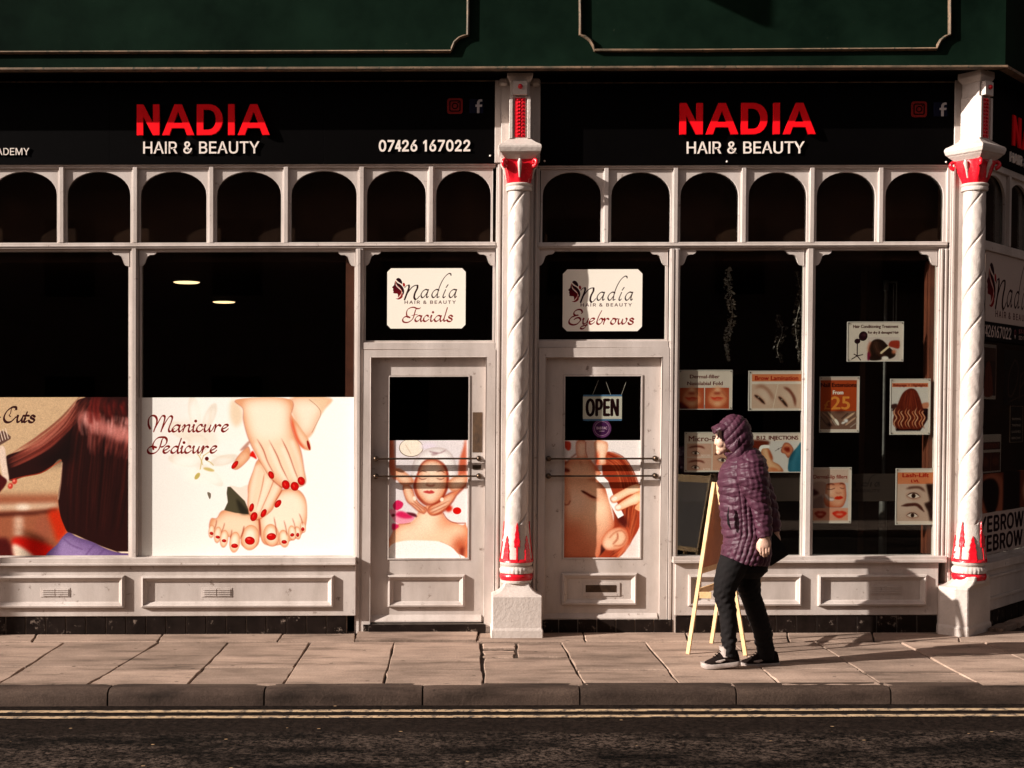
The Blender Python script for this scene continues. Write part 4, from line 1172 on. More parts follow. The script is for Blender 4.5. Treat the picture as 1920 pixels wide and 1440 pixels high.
def art_lamination():
    c = Canvas(1403, 695, 1507, 770, 5, PW).tr(1260, 680, 6.546)
    c.rect(975, 136, 1590, 228, (204, 116, 74)); c.text('Brow Lamination', 1015, 160, 1550, 212, (150, 20, 6), bold=3)
    c.rect(975, 262, 1590, 566, (198, 166, 144))
    c.ell(1150, 400, 90, 120, (212, 186, 166), 0, 8, .8); c.ell(1440, 420, 90, 120, (212, 184, 162), 0, 8, .8)
    c.stroke([(1010, 310), (1090, 285), (1170, 330), (1220, 400), (1245, 470)], 26, (120, 56, 34), 3, .8, taper=True)
    c.stroke([(1370, 300), (1440, 340), (1500, 430), (1520, 540)], 32, (96, 36, 22), 1.8, .9, taper=True)
    for P in ([(1010, 400), (1070, 440), (1140, 510)], [(1310, 420), (1360, 470), (1420, 545)]):
        c.stroke(P, 46, (160, 90, 66), 2, .7, taper=True); c.stroke(P, 28, (44, 24, 16), 1, .95, taper=True)
        c.ell(P[1][0] - 10, P[1][1] - 14, 9, 8, (200, 190, 175), 0, 1)
    c.stroke([(1300, 264), (1240, 564)], 6, (226, 210, 190), .3)
    for x in (960, 1600):
        for y in (120, 572): c.ell(x, y, 8, 8, (90, 74, 66))
    return c.grain(.04).material('lamination_print')


def art_micro():
    c = Canvas(1283, 810, 1384, 885, 5, PW).tr(1260, 680, 6.546)
    c.text('Micro-Blading', 200, 895, 790, 962, (104, 40, 34), bold=2)
    c.rect(180, 990, 482, 1155, (206, 162, 142)); c.rect(180, 1165, 482, 1325, (206, 162, 142)); c.rect(496, 990, 790, 1325, (212, 158, 132))
    for y in (1035, 1215):
        c.stroke([(195, y + 10), (270, y - 8), (350, y - 6), (400, y + 20)], 22, (104, 40, 28), 1.2, .9, taper=True)
        eye(c, 285, y + 75, 100, 8, (90, 66, 56))
    c.stroke([(520, 1130), (600, 1095), (680, 1090)], 30, (70, 20, 14), 1, .95, taper=True)
    eye(c, 620, 1200, 120, 10, (80, 60, 54))
    c.text('BEFORE', 355, 1128, 470, 1150, (235, 220, 210)); c.text('AFTER', 375, 1300, 470, 1322, (235, 220, 210)); c.text('HEALED', 540, 1030, 700, 1062, (235, 225, 215))
    return c.grain(.04).material('microblading_print')


def art_b12():
    c = Canvas(1402, 810, 1507, 886, 5, PW).tr(1260, 680, 6.546)
    c.text('B12', 1034, 888, 1144, 934, K2, bold=3); c.text('INJECTIONS', 1186, 888, 1550, 936, K2, bold=3)
    c.rect(950, 955, 1590, 1340, (206, 198, 192))
    c.fill([(950, 955), (1180, 955), (1170, 1010), (1090, 1040), (1040, 1100), (950, 1140)], (96, 34, 20), 2)
    c.fill([(1080, 1060), (1140, 1020), (1190, 1060), (1230, 1150), (1240, 1210), (1320, 1260), (1365, 1345), (1180, 1345), (1130, 1200)], (222, 176, 134), .8, vol=(5, .8, (160, 84, 50)))
    c.fill([(1180, 1060), (1225, 1140), (1235, 1200), (1200, 1150)], (150, 56, 26), 2)
    c.fill([(1060, 1070), (1090, 1010), (1180, 1005), (1190, 1040), (1110, 1050), (1085, 1095)], (240, 234, 226), .4); c.ell(1250, 1310, 60, 18, (190, 90, 50), 12, 2, .8)
    c.stroke([(1265, 1080), (1350, 1030)], 6, (90, 80, 80), .2); c.ell(1305, 1054, 8, 8, (60, 30, 30))
    c.fill([(1340, 1060), (1380, 980), (1440, 985), (1490, 1050), (1480, 1110), (1430, 1170), (1390, 1120), (1345, 1100)], (214, 136, 98), .8, vol=(3, .8, (130, 50, 30)))
    c.fill([(1370, 1040), (1440, 1030), (1450, 1090), (1400, 1090)], (120, 30, 16), 2)
    c.fill([(1590, 990), (1540, 1030), (1470, 1120), (1436, 1200), (1440, 1345), (1590, 1345)], (34, 92, 112), .8)
    c.stroke([(1560, 1040), (1500, 1200), (1490, 1340)], 26, (90, 150, 170), 4, .6); c.stroke([(1500, 1080), (1450, 1200)], 24, (14, 44, 56), 3, .7)
    return c.grain(.04).material('injection_print')


K2 = (92, 26, 22)


def art_condition():
    c = Canvas(1588, 603, 1694, 678, 5, PW).tr(1520, 590, 6.0)
    c.text('Hair Conditioning Treatment', 474, 112, 986, 146, (70, 28, 26), bold=2); c.text('For dry & damaged Hair', 642, 184, 994, 212, (70, 28, 26), bold=2)
    D = (36, 12, 18)
    c.ell(588, 240, 50, 56, D, 20); c.ell(522, 298, 34, 30, D, 0); c.stroke([(522, 320), (522, 470)], 12, D); c.stroke([(545, 280), (570, 262)], 20, D)
    for P in ([(522, 466), (460, 504)], [(522, 466), (585, 452)], [(522, 466), (562, 515)], [(522, 466), (486, 446)]): c.stroke(P, 11, D)
    c.ell(600, 225, 16, 10, (150, 90, 100), 20, 1.5, .6)
    c.rect(640, 250, 1002, 512, (206, 188, 178))
    c.fill([(660, 510), (650, 400), (680, 310), (740, 275), (810, 290), (880, 360), (960, 450), (900, 500), (830, 480), (780, 515)], (34, 18, 12), .8)
    c.stroke([(672, 310), (650, 380), (668, 460)], 22, (186, 90, 60), 2, .8); c.hairs([(720, 290), (760, 400), (850, 470)], 40, (30, 50, 40), 4, [(96, 60, 44), (70, 36, 24)], .4, .6)
    c.fill([(780, 440), (790, 420), (900, 330), (912, 350), (800, 445)], (220, 196, 160), .4, 1, False)
    c.fill([(880, 350), (900, 300), (960, 290), (1002, 300), (998, 380), (930, 372)], (150, 48, 30), 1); c.ell(840, 492, 40, 22, (236, 224, 212), 0, 1); c.ell(940, 420, 24, 26, (190, 110, 80), 0, 2)
    c.fill([(640, 430), (668, 440), (660, 512), (640, 512)], (120, 20, 50), 1)
    return c.grain(.04).material('conditioning_print')


def art_nails():
    c = Canvas(1536, 705, 1611, 811, 5, PW).tr(1520, 590, 6.0)
    c.rect(100, 728, 520, 1290, (172, 66, 28)); c.rect(100, 728, 520, 760, (146, 60, 34), 6, .6)
    c.text('Nail Extensions', 108, 758, 518, 806, (54, 10, 8), bold=3); c.text('From', 248, 846, 364, 890, (240, 226, 210), bold=3)
    c.text('25', 232, 918, 440, 1062, (222, 138, 58), bold=5); c.text('£', 150, 962, 216, 1062, (206, 116, 44), bold=3)
    c.rect(100, 1085, 520, 1292, (120, 86, 70)); c.ell(330, 1090, 60, 14, (60, 16, 8), 0, 3, .8)
    for P, col in (([(120, 1090), (200, 1160), (250, 1250)], (150, 110, 90)), ([(190, 1090), (260, 1170), (310, 1230)], (208, 176, 148)), ([(240, 1180), (290, 1250)], (236, 224, 208)), ([(110, 1150), (180, 1240)], (92, 66, 56)), ([(500, 1100), (430, 1150), (360, 1200)], (214, 176, 146)), ([(520, 1150), (440, 1210), (390, 1250)], (190, 150, 124)), ([(420, 1110), (350, 1170)], (60, 36, 32)), ([(520, 1220), (450, 1270)], (238, 228, 216))):
        c.stroke(P, 34, (50, 28, 22), 1, .8, taper=True); c.stroke(P, 26, col, .8, 1, taper=True)
    c.ell(402, 1195, 22, 20, (226, 222, 224), 0, 1); c.ell(370, 1218, 24, 12, (240, 236, 232), -20, 1); c.ell(215, 1240, 30, 20, (44, 26, 24), 20, 2); c.ell(296, 1210, 16, 44, (246, 236, 222), -30, .8)
    return c.grain(.05).material('nail_extension_print')


def art_balayage():
    c = Canvas(1669, 709, 1744, 815, 5, PW).tr(1520, 590, 6.0)
    c.rect(912, 760, 1322, 806, (202, 112, 74)); c.text('Balayage + Highlights', 928, 768, 1308, 798, (110, 26, 16), bold=2)
    c.rect(905, 812, 1325, 1330, (206, 196, 188))
    c.fill([(905, 1080), (960, 1080), (960, 1310), (1240, 1310), (1320, 1180), (1325, 1060), (1250, 1010), (980, 1010)], (30, 10, 12), 1, 1, False)
    c.fill([(905, 1230), (965, 1315), (905, 1330)], (206, 196, 188), .3, 1, False); c.fill([(1325, 1200), (1240, 1318), (1325, 1330)], (206, 196, 188), .3, 1, False)
    c.fill([(1250, 1000), (1325, 985), (1325, 1045), (1260, 1050)], (190, 120, 90), 1); c.fill([(905, 1010), (970, 1000), (960, 1060), (905, 1050)], (60, 30, 26), 1)
    c.fill([(1060, 850), (1120, 822), (1180, 840), (1225, 920), (1260, 1030), (1280, 1120), (1290, 1200), (1230, 1290), (1120, 1290), (1000, 1290), (930, 1220), (940, 1120), (980, 1000), (1020, 900)], (92, 30, 18), .8)
    c.hairs([(1115, 840), (1115, 1000), (1110, 1150)], 60, (40, 90, 130), 6, [(140, 56, 34), (110, 36, 22), (70, 16, 12)], .4, .7)
    for i in range(9):
        x = 950 + i * 40 + (i % 2) * 8
        P = [(x + 10, 1040 + 20 * (i % 3)), (x - 14, 1100), (x + 18, 1160), (x - 12, 1220), (x + 14, 1280)]
        c.stroke(P, 22, (70, 16, 10), .8, .9, taper=True); c.stroke(P, 13, (206, 126, 84) if i % 2 else (232, 170, 128), .6, .9, taper=True)
    return c.grain(.05).material('highlights_print')


def art_lips():
    c = Canvas(1521, 876, 1596, 981, 5, PW).tr(1510, 860, 7.11)
    c.rect(92, 140, 575, 840, (206, 176, 160)); c.text('Dermal-lip fillers', 100, 212, 560, 262, (140, 44, 34), bold=2)
    c.rect(92, 320, 578, 656, (200, 190, 186))
    c.fill([(270, 340), (400, 322), (520, 325), (545, 430), (545, 540), (500, 640), (420, 655), (300, 640), (240, 560), (262, 450)], (226, 160, 126), .8, vol=(5, .85, (176, 70, 40)))
    c.ell(330, 440, 44, 40, (242, 206, 180), 0, 5, .8); c.ell(300, 610, 60, 40, (186, 64, 24), 0, 6, .8)
    for x, y, w in ((340, 345, 100), (486, 340, 66)): c.stroke([(x - w / 2, y), (x, y - 12), (x + w / 2, y + 4)], 14, (90, 40, 30), .8, .9, taper=True)
    c.stroke([(285, 402), (340, 410), (390, 392)], 9, (90, 40, 30), .6, .9); c.stroke([(465, 385), (500, 398), (520, 390)], 9, (90, 40, 30), .6, .9)
    c.stroke([(410, 450), (440, 462), (480, 452)], 10, (160, 80, 60), 1.2, .8)
    c.fill([(385, 530), (430, 500), (448, 508), (468, 496), (508, 522), (450, 546)], (206, 36, 14), .8)
    c.fill([(92, 330), (270, 320), (262, 480), (380, 520), (360, 570), (280, 540), (200, 480), (92, 560)], (176, 140, 128), 1); c.fill([(92, 400), (180, 460), (92, 490)], (70, 24, 26), 2)
    c.stroke([(270, 480), (320, 540), (370, 545)], 26, (236, 214, 206), 1, .9); c.fill([(92, 560), (220, 480), (250, 600), (240, 680), (92, 700)], (136, 104, 98), 2)
    c.rect(92, 662, 575, 825, (216, 150, 122))
    for x, s in ((200, .9), (460, 1.1)):
        c.fill([(x - 90 * s, 730), (x - 30 * s, 700), (x, 708), (x + 30 * s, 700), (x + 90 * s, 730), (x + 30, 790), (x - 30, 790)], (150, 24, 12) if s < 1 else (206, 30, 10), 1.2); c.ell(x, 745, 50 * s, 14, (236, 160, 130), 0, 2)
    return c.grain(.05).material('lip_print')


def art_lash():
    c = Canvas(1680, 878, 1755, 984, 5, PW).tr(1510, 860, 7.11)
    c.rect(1228, 178, 1710, 335, (204, 118, 76)); c.text('Lash-Lift', 1295, 190, 1645, 242, (160, 20, 8), bold=4); c.text('LVL', 1412, 278, 1518, 312, (160, 20, 8), bold=4)
    c.rect(1225, 335, 1712, 835, (190, 160, 142)); c.ell(1330, 560, 110, 200, (206, 182, 166), 0, 12, .8)
    c.fill([(1610, 335), (1712, 335), (1712, 835), (1670, 835), (1640, 700), (1590, 600), (1665, 570)], (34, 12, 8), 2, 1, False)
    c.stroke([(1345, 400), (1430, 382), (1530, 385), (1600, 440)], 30, (76, 34, 24), 1.5, .9, taper=True); c.stroke([(1285, 630), (1400, 615), (1500, 620), (1590, 710)], 42, (66, 26, 18), 1, .95, taper=True)
    eye(c, 1445, 495, 170, 4); eye(c, 1435, 760, 150, 4)
    return c.grain(.04).material('lash_print')

# ------------------------------------------------------------------ ground
road = MB().box(-60, 60, -9.3, -2.14, -0.30, -0.10).build('road', M['asphalt'], kind='structure')
for y in (1332.5, 1343.5):          # double yellow lines by the kerb
    X, Y = GR(860, y, -0.096)
    place('yellow_line', MB().box(-30, 30, -0.029, 0.029, -0.001, 0.0).mesh('yellow_line', M['yellow'], doLean=False), (0, Y, -0.0945), road)
pav = MB().box(-60, 60, -1.985, 14, -0.30, -0.016).build('pavement', M['joint'], kind='structure')
far_pav = MB().box(-60, 60, -16, -9.3, -0.3, 0.0).build('far_pavement', M['slab'], kind='structure')


def slab(poly, z=0.0, th=0.03, name='paving_slab', parent=pav, mat=None, jit=0.006, bev=0.005, sub=5, dz=None):
    """one flagstone from its corner points (x, y), edges a little uneven"""
    out = []
    n = len(poly)
    for i in range(n):
        a, b = Vector(poly[i]), Vector(poly[(i + 1) % n])
        for k in range(sub):
            t = k / sub
            p = a.lerp(b, t)
            out.append((p.x + random.uniform(-jit, jit), p.y + random.uniform(-jit, jit)))
    cx, cy = sum(p[0] for p in out) / len(out), sum(p[1] for p in out) / len(out)
    tx, ty = random.uniform(-.002, .002), random.uniform(-.003, .003)
    if dz is None: dz = random.uniform(-.0015, .0015)
    m = len(out)
    mb = MB()
    top = [(x, y, z + dz + tx * (x - cx) + ty * (y - cy)) for x, y in out]
    mb.add(top + [(x, y, z - th) for x, y in out], [tuple(range(m)), tuple(range(2 * m - 1, m - 1, -1))] + [(i, (i + 1) % m, (i + 1) % m + m, i + m) for i in range(m)])
    me = bpy.data.meshes.new(name)
    o = mb.build(name, mat or M['slab'], parent)
    bm = bmesh.new()
    bm.from_mesh(o.data)
    es = [e for e in bm.edges if abs(e.verts[0].co.z - z) < .012 and abs(e.verts[1].co.z - z) < .012 and len(e.link_faces) == 2]
    bmesh.ops.bevel(bm, geom=es, offset=bev, segments=1, affect='EDGES', clamp_overlap=True)
    bm.to_mesh(o.data)
    bm.free()
    bpy.data.meshes.remove(me)
    return o


def gp(x, y): return GR(x, y, 0.0)


def quad_px(x0t, x1t, yt, x0b, x1b, yb, g=0.0058):
    a, b, c, d = gp(x0t, yt), gp(x1t, yt), gp(x1b, yb), gp(x0b, yb)
    return [(d[0] + g, d[1] + g), (c[0] - g, c[1] + g), (b[0] - g, b[1] - g), (a[0] + g, a[1] - g)]


xt = [-195, -38, 122, 299, 429, 582, 740, 900, 1052, 1209, 1371, 1530, 1688, 1843, 2000, 2160]
xb = [-385, -195, -6, 162, 350, 531, 718, 907, 1097, 1276, 1466, 1657, 1842, 2030, 2215, 2400]
ysp = [1250, 1250, 1249, 1256, 1251, 1257, 1257, 1232, 1256, 1258, 1254, 1262, 1256, 1258, 1256]
for i in range(len(xt) - 1):
    a0, a1, b0, b1 = xt[i], xt[i + 1], xb[i], xb[i + 1]
    t = (ysp[i] - 1204) / 81.0
    m0, m1 = a0 + (b0 - a0) * t, a1 + (b1 - a1) * t
    if i == 7:   # broken patch in front of the left column
        slab(quad_px(a0 + 4, 966, 1206, 905, 968, 1214), dz=0)
        slab(quad_px(905, 966, 1217, 906, 967, 1230), dz=-0.010, jit=.012)
        slab(quad_px(970, a1, 1206, 970, m1, 1231), dz=0)
        slab(quad_px(m0 + 4, m1, 1233, b0, b1, 1285))
        continue
    if i in (5, 9, 12):
        slab(quad_px(a0, a1, 1204, b0, b1, 1285))
        continue
    slab(quad_px(a0, a1, 1204, m0, m1, ysp[i], .0055))
    slab(quad_px(m0, m1, ysp[i] + .5, b0, b1, 1285, .0055))
# narrow course along the wall
xw = [-230, -60, 60, 295, 520, 665, 893, 1098, 1290, 1480, 1640, 1800, 1960, 2130]
for i in range(len(xw) - 1):
    y1 = 1202.5
    sk = [14 if x < 600 else (4 if x < 1000 else -6) for x in (xw[i], xw[i + 1])]
    P = quad_px(xw[i] + sk[0], xw[i + 1] + sk[1], 1183, xw[i], xw[i + 1], y1)
    slab(P, jit=.005, dz=0.012 if xw[i] == 665 else None)
# kerb stones
KX = [-372, -81, 211, 500, 793, 1085, 1376, 1665, 1957, 2250]
kerb = empty('kerb', (0, -2.08, -0.1), kind='structure')
for i in range(len(KX) - 1):
    a, b = gp(KX[i], 1285)[0] + .005, gp(KX[i + 1], 1285)[0] - .005
    prof = [(-2.146, -0.28), (-2.146, -0.045), (-2.140, -0.022), (-2.125, -0.008), (-2.10, 0.0), (-1.992, 0.002), (-1.992, -0.28)]
    n = 15
    vs, fs = [], []
    for j in range(n):
        x = a + (b - a) * j / (n - 1)
        w = .012 * math.sin(x * 3.1 + i) * .3 + random.uniform(-.002, .002)
        for k, (y, z) in enumerate(prof):
            e = 0.006 if j in (0, n - 1) and 0 < k < 6 else 0
            vs.append((x, y + (w * .5 + e if k < 5 else 0), z + (w * .25 - e * .6 if 0 < k < 6 else 0)))
    m = len(prof)
    for j in range(n - 1):
        for k in range(m):
            l = (k + 1) % m
            fs.append((j * m + k, j * m + l, (j + 1) * m + l, (j + 1) * m + k))
    fs += [tuple(range(m)), tuple((n - 1) * m + m - 1 - k for k in range(m))]
    MB().add(vs, fs).build('kerb_stone', M['kerb'], kerb, smooth=True)

# ------------------------------------------------------------------ the salon building
B = empty('salon_building', (0, 0, 0), 'corner salon shopfront of grey-white timber arches under a dark green fascia', 'building')
W_ = M['white']


def bar(name, boxes, mat=W_, parent=B, bev=0.003, **kw):
    mb = MB()
    for b in boxes: mb.pb(*b[:4], b[4], b[5], xr=b[6] if len(b) > 6 else None, yr=b[7] if len(b) > 7 else None)
    return mb.build(name, mat, parent, bev=bev, **kw)


XL, XR = -640, 930           # left bay reaches out of the picture
# horizontal members
bar('head_rail', [(XL, 306, 929, 314, 0.0, -.08, 860), (XL, 306, 929, 309, .012, 0.0, 860)])
bar('head_rail', [(1008, 309, 1790, 316, 0.0, -.08, 1300), (1008, 309, 1790, 312, .012, 0.0, 1300)])
bar('transom_rail', [(XL, 453.5, 929, 464.5, .004, -.08, 860), (XL, 458, 929, 461, .012, .004, 860), (XL, 464.5, 929, 468, -.02, -.08, 860)])
bar('transom_rail', [(1008, 453.5, 1777, 464, .004, -.08, 1400), (1008, 458, 1777, 461, .012, .004, 1400), (1008, 464, 1777, 468, -.02, -.08, 1400)])


def mull(x, y0, y1, w0=8.5, w1=4.0, name='mullion'):
    return bar(name, [(x - w0, y0, x + w0, y1, -.024, -.08, None, None), (x - w0 + 2, y0, x + w0 - 2, y1, -.010, -.024), (x - w1, y0, x + w1, y1, .006, -.010)], bev=.0025)


# arched lights
def arch_light(xa, xb_, ya, yb, ref):
    """spandrel board with an arched opening between two mullions"""
    a, b = PT(xa, ref)[0], PT(xb_, ref)[0]
    xm = (xa + xb_) / 2
    t, u = PT(xm, ya)[1], PT(xm, yb)[1]
    top, spr = PT(xm, ya + 7)[1], PT(xm, ya + 52)[1]
    ho = (b - a) / 2 - .014
    cx = (a + b) / 2
    arc = [(cx - ho, u + .004), (cx + ho, u + .004)]
    for k in range(17):
        th = PI * k / 16
        arc.append((cx + ho * math.cos(th), spr + (top - spr) * max(0.0, math.sin(th)) ** .93))
    o = MB().ext([[(a, u), (b, u), (b, t), (a, t)], arc], .018, .036).build('arch_light', W_, B, bev=0.002)
    MB().ext([[(cx - ho * 1.02, u), (cx + ho * 1.02, u), (cx + ho * 1.02, t), (cx - ho * 1.02, t)]], .041, .046).build('pane', M['glass'], o)
    return o


AL = [-590, -449, -308, -167, -26, 115, 253, 396, 536, 678, 808, 930]
AR = [1008, 1137, 1267, 1395, 1523, 1652, 1780]
for i, x in enumerate(AL[:-1]): mull(x, 312, 455, 8 if x != 678 else 9)
for i in range(len(AL) - 1): arch_light(AL[i] + 6, AL[i + 1] - 6, 314 if AL[i] < 400 else 312.5, 455.5, 385)
for x in AR[1:]: mull(x, 314, 455, 8)
for i in range(len(AR) - 1): arch_light(AR[i] + 6, AR[i + 1] - 6, 315, 455, 385)

# posts between the windows and doors
mull(-167, 466, 1050); mull(-590, 466, 1050)
mull(251, 466, 1050)
bar('post', [(666, 466, 680, 1188, 0.0, -.12, None, 760), (668.5, 466, 675, 1188, .010, 0, None, 760)])
mull(1517, 466, 1048, 9.5, 5)
bar('post', [(1253.5, 466, 1273, 1188, 0.0, -.12, None, 760), (1256, 466, 1262, 1188, .012, 0, None, 760), (1264.5, 466, 1270, 1188, .008, 0, None, 760)])
bar('post', [(1757, 466, 1777, 1052, -.006, -.10, None, 760), (1761, 466, 1765, 1052, .006, -.006, None, 760), (1769, 466, 1773, 1052, .006, -.006, None, 760)])
# flat pilasters behind the columns
bar('pilaster', [(928, 306, 1009, 1190, 0.0, -.16, None, 800), (931, 306, 936, 1188, .02, 0, None, 800), (940, 306, 997, 1188, .035, 0, None, 800), (1001, 306, 1005, 1188, .02, 0, None, 800)])
bar('pilaster', [(928, 150, 1013, 305, .03, -.16, None, 230), (940, 160, 1001, 305, .05, .03, None, 230)])
bar('pilaster', [(1777, 306, 1835, 1190, 0.01, -.2, None, 760), (1781, 306, 1786, 1150, .022, .01, None, 760)])
bar('pilaster', [(1790, 150, 1836, 305, .03, -.2, None, 230)])

# windows: panes, beads, corner brackets
GD = -.056


def bracket(x, y, side, parent, d=-.022):
    """small scalloped corner bracket; side +1 opens to the right"""
    P = [(0, 0), (33, 0), (31, 5), (27, 7.5), (20, 8), (15, 11), (12.5, 17), (10.5, 23), (7, 27.5), (0, 29.5)]
    pts = [PT(x + side * px_, y + py_, d) for px_, py_ in P]
    if side < 0: pts = pts[::-1]
    return MB().ext([pts], -d, -d + .02).build('corner_bracket', W_, parent, bev=0.0015)


def window(x0, y0, x1, y1, yr, brackets=True, bead=4):
    a, b = PT(x0, yr)[0], PT(x1, yr)[0]
    xm = min(max((x0 + x1) / 2, 0), 1900)
    t, u = PT(xm, y0)[1], PT(xm, y1)[1]
    k = bead / 250
    o = MB().ext([[(a, u), (b, u), (b, t), (a, t)], [(a + k, u + k), (b - k, u + k), (b - k, t - k), (a + k, t - k)]], .028, .075).build('window_frame', W_, B, bev=0.002)
    MB().box(a + .004, b - .004, .0375, .0435, u + .004, t - .004).build('pane', M['glass'], o)
    if brackets:
        bracket(x0 + 1, y0 + 3, 1, o)
        bracket(x1 - 1, y0 + 3, -1, o)
    return o


window(-159, 467, 243, 1046.5, 760)
window(-582, 467, -175, 1046.5, 760)
w2 = window(260, 467, 667, 1046.5, 760)
w3 = window(681, 466, 928, 642, 550)
w4 = window(1007, 466, 1253, 640, 550)
w5 = window(1272, 466, 1508, 1044.5, 760, bead=2)
w6 = window(1526, 466, 1758, 1044.5, 760, bead=2)


def lining(x0, y0, x1, y1, d0, d1, parent, m='lining'):
    return MB().pb(x0, y0, x1, y1, d0, d1).build('lining', M[m], parent)


lining(648, 470, 664, 745, -.075, -.16, w2)
lining(1741, 490, 1752, 1038, -.075, -.16, w6)
lining(1735, 490, 1739, 1038, -.12, -.18, w6)

# sills, risers and the black tiled plinths
bar('sill', [(XL, 1046, 667, 1056, .062, -.09, 300), (XL, 1056, 667, 1061, .085, -.02, 300)], bev=.004)
bar('sill', [(1262, 1043.5, 1776, 1050, .055, -.09, 1500), (1262, 1050, 1776, 1056, .082, -.02, 1500)], bev=.004)


def riser(x0, x1, yt, yb, ref, panels, vents):
    r = MB().pb(x0, yt, x1, yb, .045, -.05, xr=ref, yr=1110).build('riser', W_, B, bev=.003)
    for (a, t, b, u) in panels:
        X0, X1 = PT(a, (t + u) / 2, .05)[0], PT(b, (t + u) / 2, .05)[0]
        xm = min(max((a + b) / 2, 0), 1900)
        Z1, Z0 = PT(xm, t, .05)[1], PT(xm, u, .05)[1]
        frame_mould(X0, X1, Z0, Z1, -.0452, r)
    for (a, t, b, u) in vents:
        mb = MB().pb(a, t, b, u, .048, .0445)
        w = (b - a - 8) / 2
        for s in range(2):
            for k in range(4):
                yy = t + 3 + k * (u - t - 4) / 4
                mb.pb(a + 3 + s * (w + 2), yy, a + 3 + s * (w + 2) + w, yy + 2.1, .0535, .047)
        mb.build('air_vent', W_, r, bev=.0008)
    return r


def frame_mould(X0, X1, Z0, Z1, y, parent, w=.046, name='panel_moulding'):
    """mitred picture-frame moulding proud of the face at y"""
    prof = [(0, 0), (0.004, .026), (.016, .030), (.022, .020), (.036, .012), (w, 0)]
    vs, fs = [], []
    for (sx, sz) in ((X0, Z0), (X1, Z0), (X1, Z1), (X0, Z1)):
        dx = 1 if sx == X0 else -1
        dz = 1 if sz == Z0 else -1
        for (i, h) in prof: vs.append((sx + dx * i, y - h, sz + dz * i))
    m = len(prof)
    for c in range(4):
        n = (c + 1) % 4
        for k in range(m - 1): fs.append((c * m + k, c * m + k + 1, n * m + k + 1, n * m + k))
    return MB().add(vs, fs).build(name, W_, parent)


riser(XL, 667, 1059, 1155.5, 300, [(-480, 1079, -330, 1140), (-150, 1079, 234, 1140), (265, 1079, 626, 1139)], [(76, 1102, 131, 1120), (378, 1102, 435, 1120)])
riser(1266, 1759, 1055, 1153.5, 1550, [(1290, 1077, 1503, 1136), (1533, 1077, 1737, 1136)], [(1632, 1097, 1691, 1115)])


def tiles(x0, x1, yt, yb, d, step=37.5, xr=None, seams=True):
    MB().pb(x0, yt, x1, yb + 6, d - .008, d - .1, xr=xr, yr=1170).build('plinth_backing', M['mortar'], B)
    n = max(1, round((x1 - x0) / step))
    X0, X1 = PT(x0, 1170, d)[0], PT(x1, 1170, d)[0]
    Z1, Z0 = PT(xr or (x0 + x1) / 2, yt, d)[1], -.02
    w = (X1 - X0) / n
    me = None
    for i in range(n):
        if i % 6 == 0 or me is None:
            me = MB().box(-w / 2 + .0042, w / 2 - .0042, -.004, .008, 0, Z1 - Z0 - .003).mesh('plinth_tile', M['tile'], bev=.002, doLean=False)
        place('plinth_tile', me, (X0 + w * (i + .5), -d + random.uniform(-.0012, .0012), Z0), B, rot=(random.uniform(-.008, .008), 0, random.uniform(-.01, .01)))


tiles(-290, 650, 1156, 1188, .032, xr=300)
tiles(680, 912, 1170, 1188, .01)
tiles(1012, 1262, 1161, 1188, .01)
tiles(1266, 1757, 1154, 1188, .032, xr=1500)


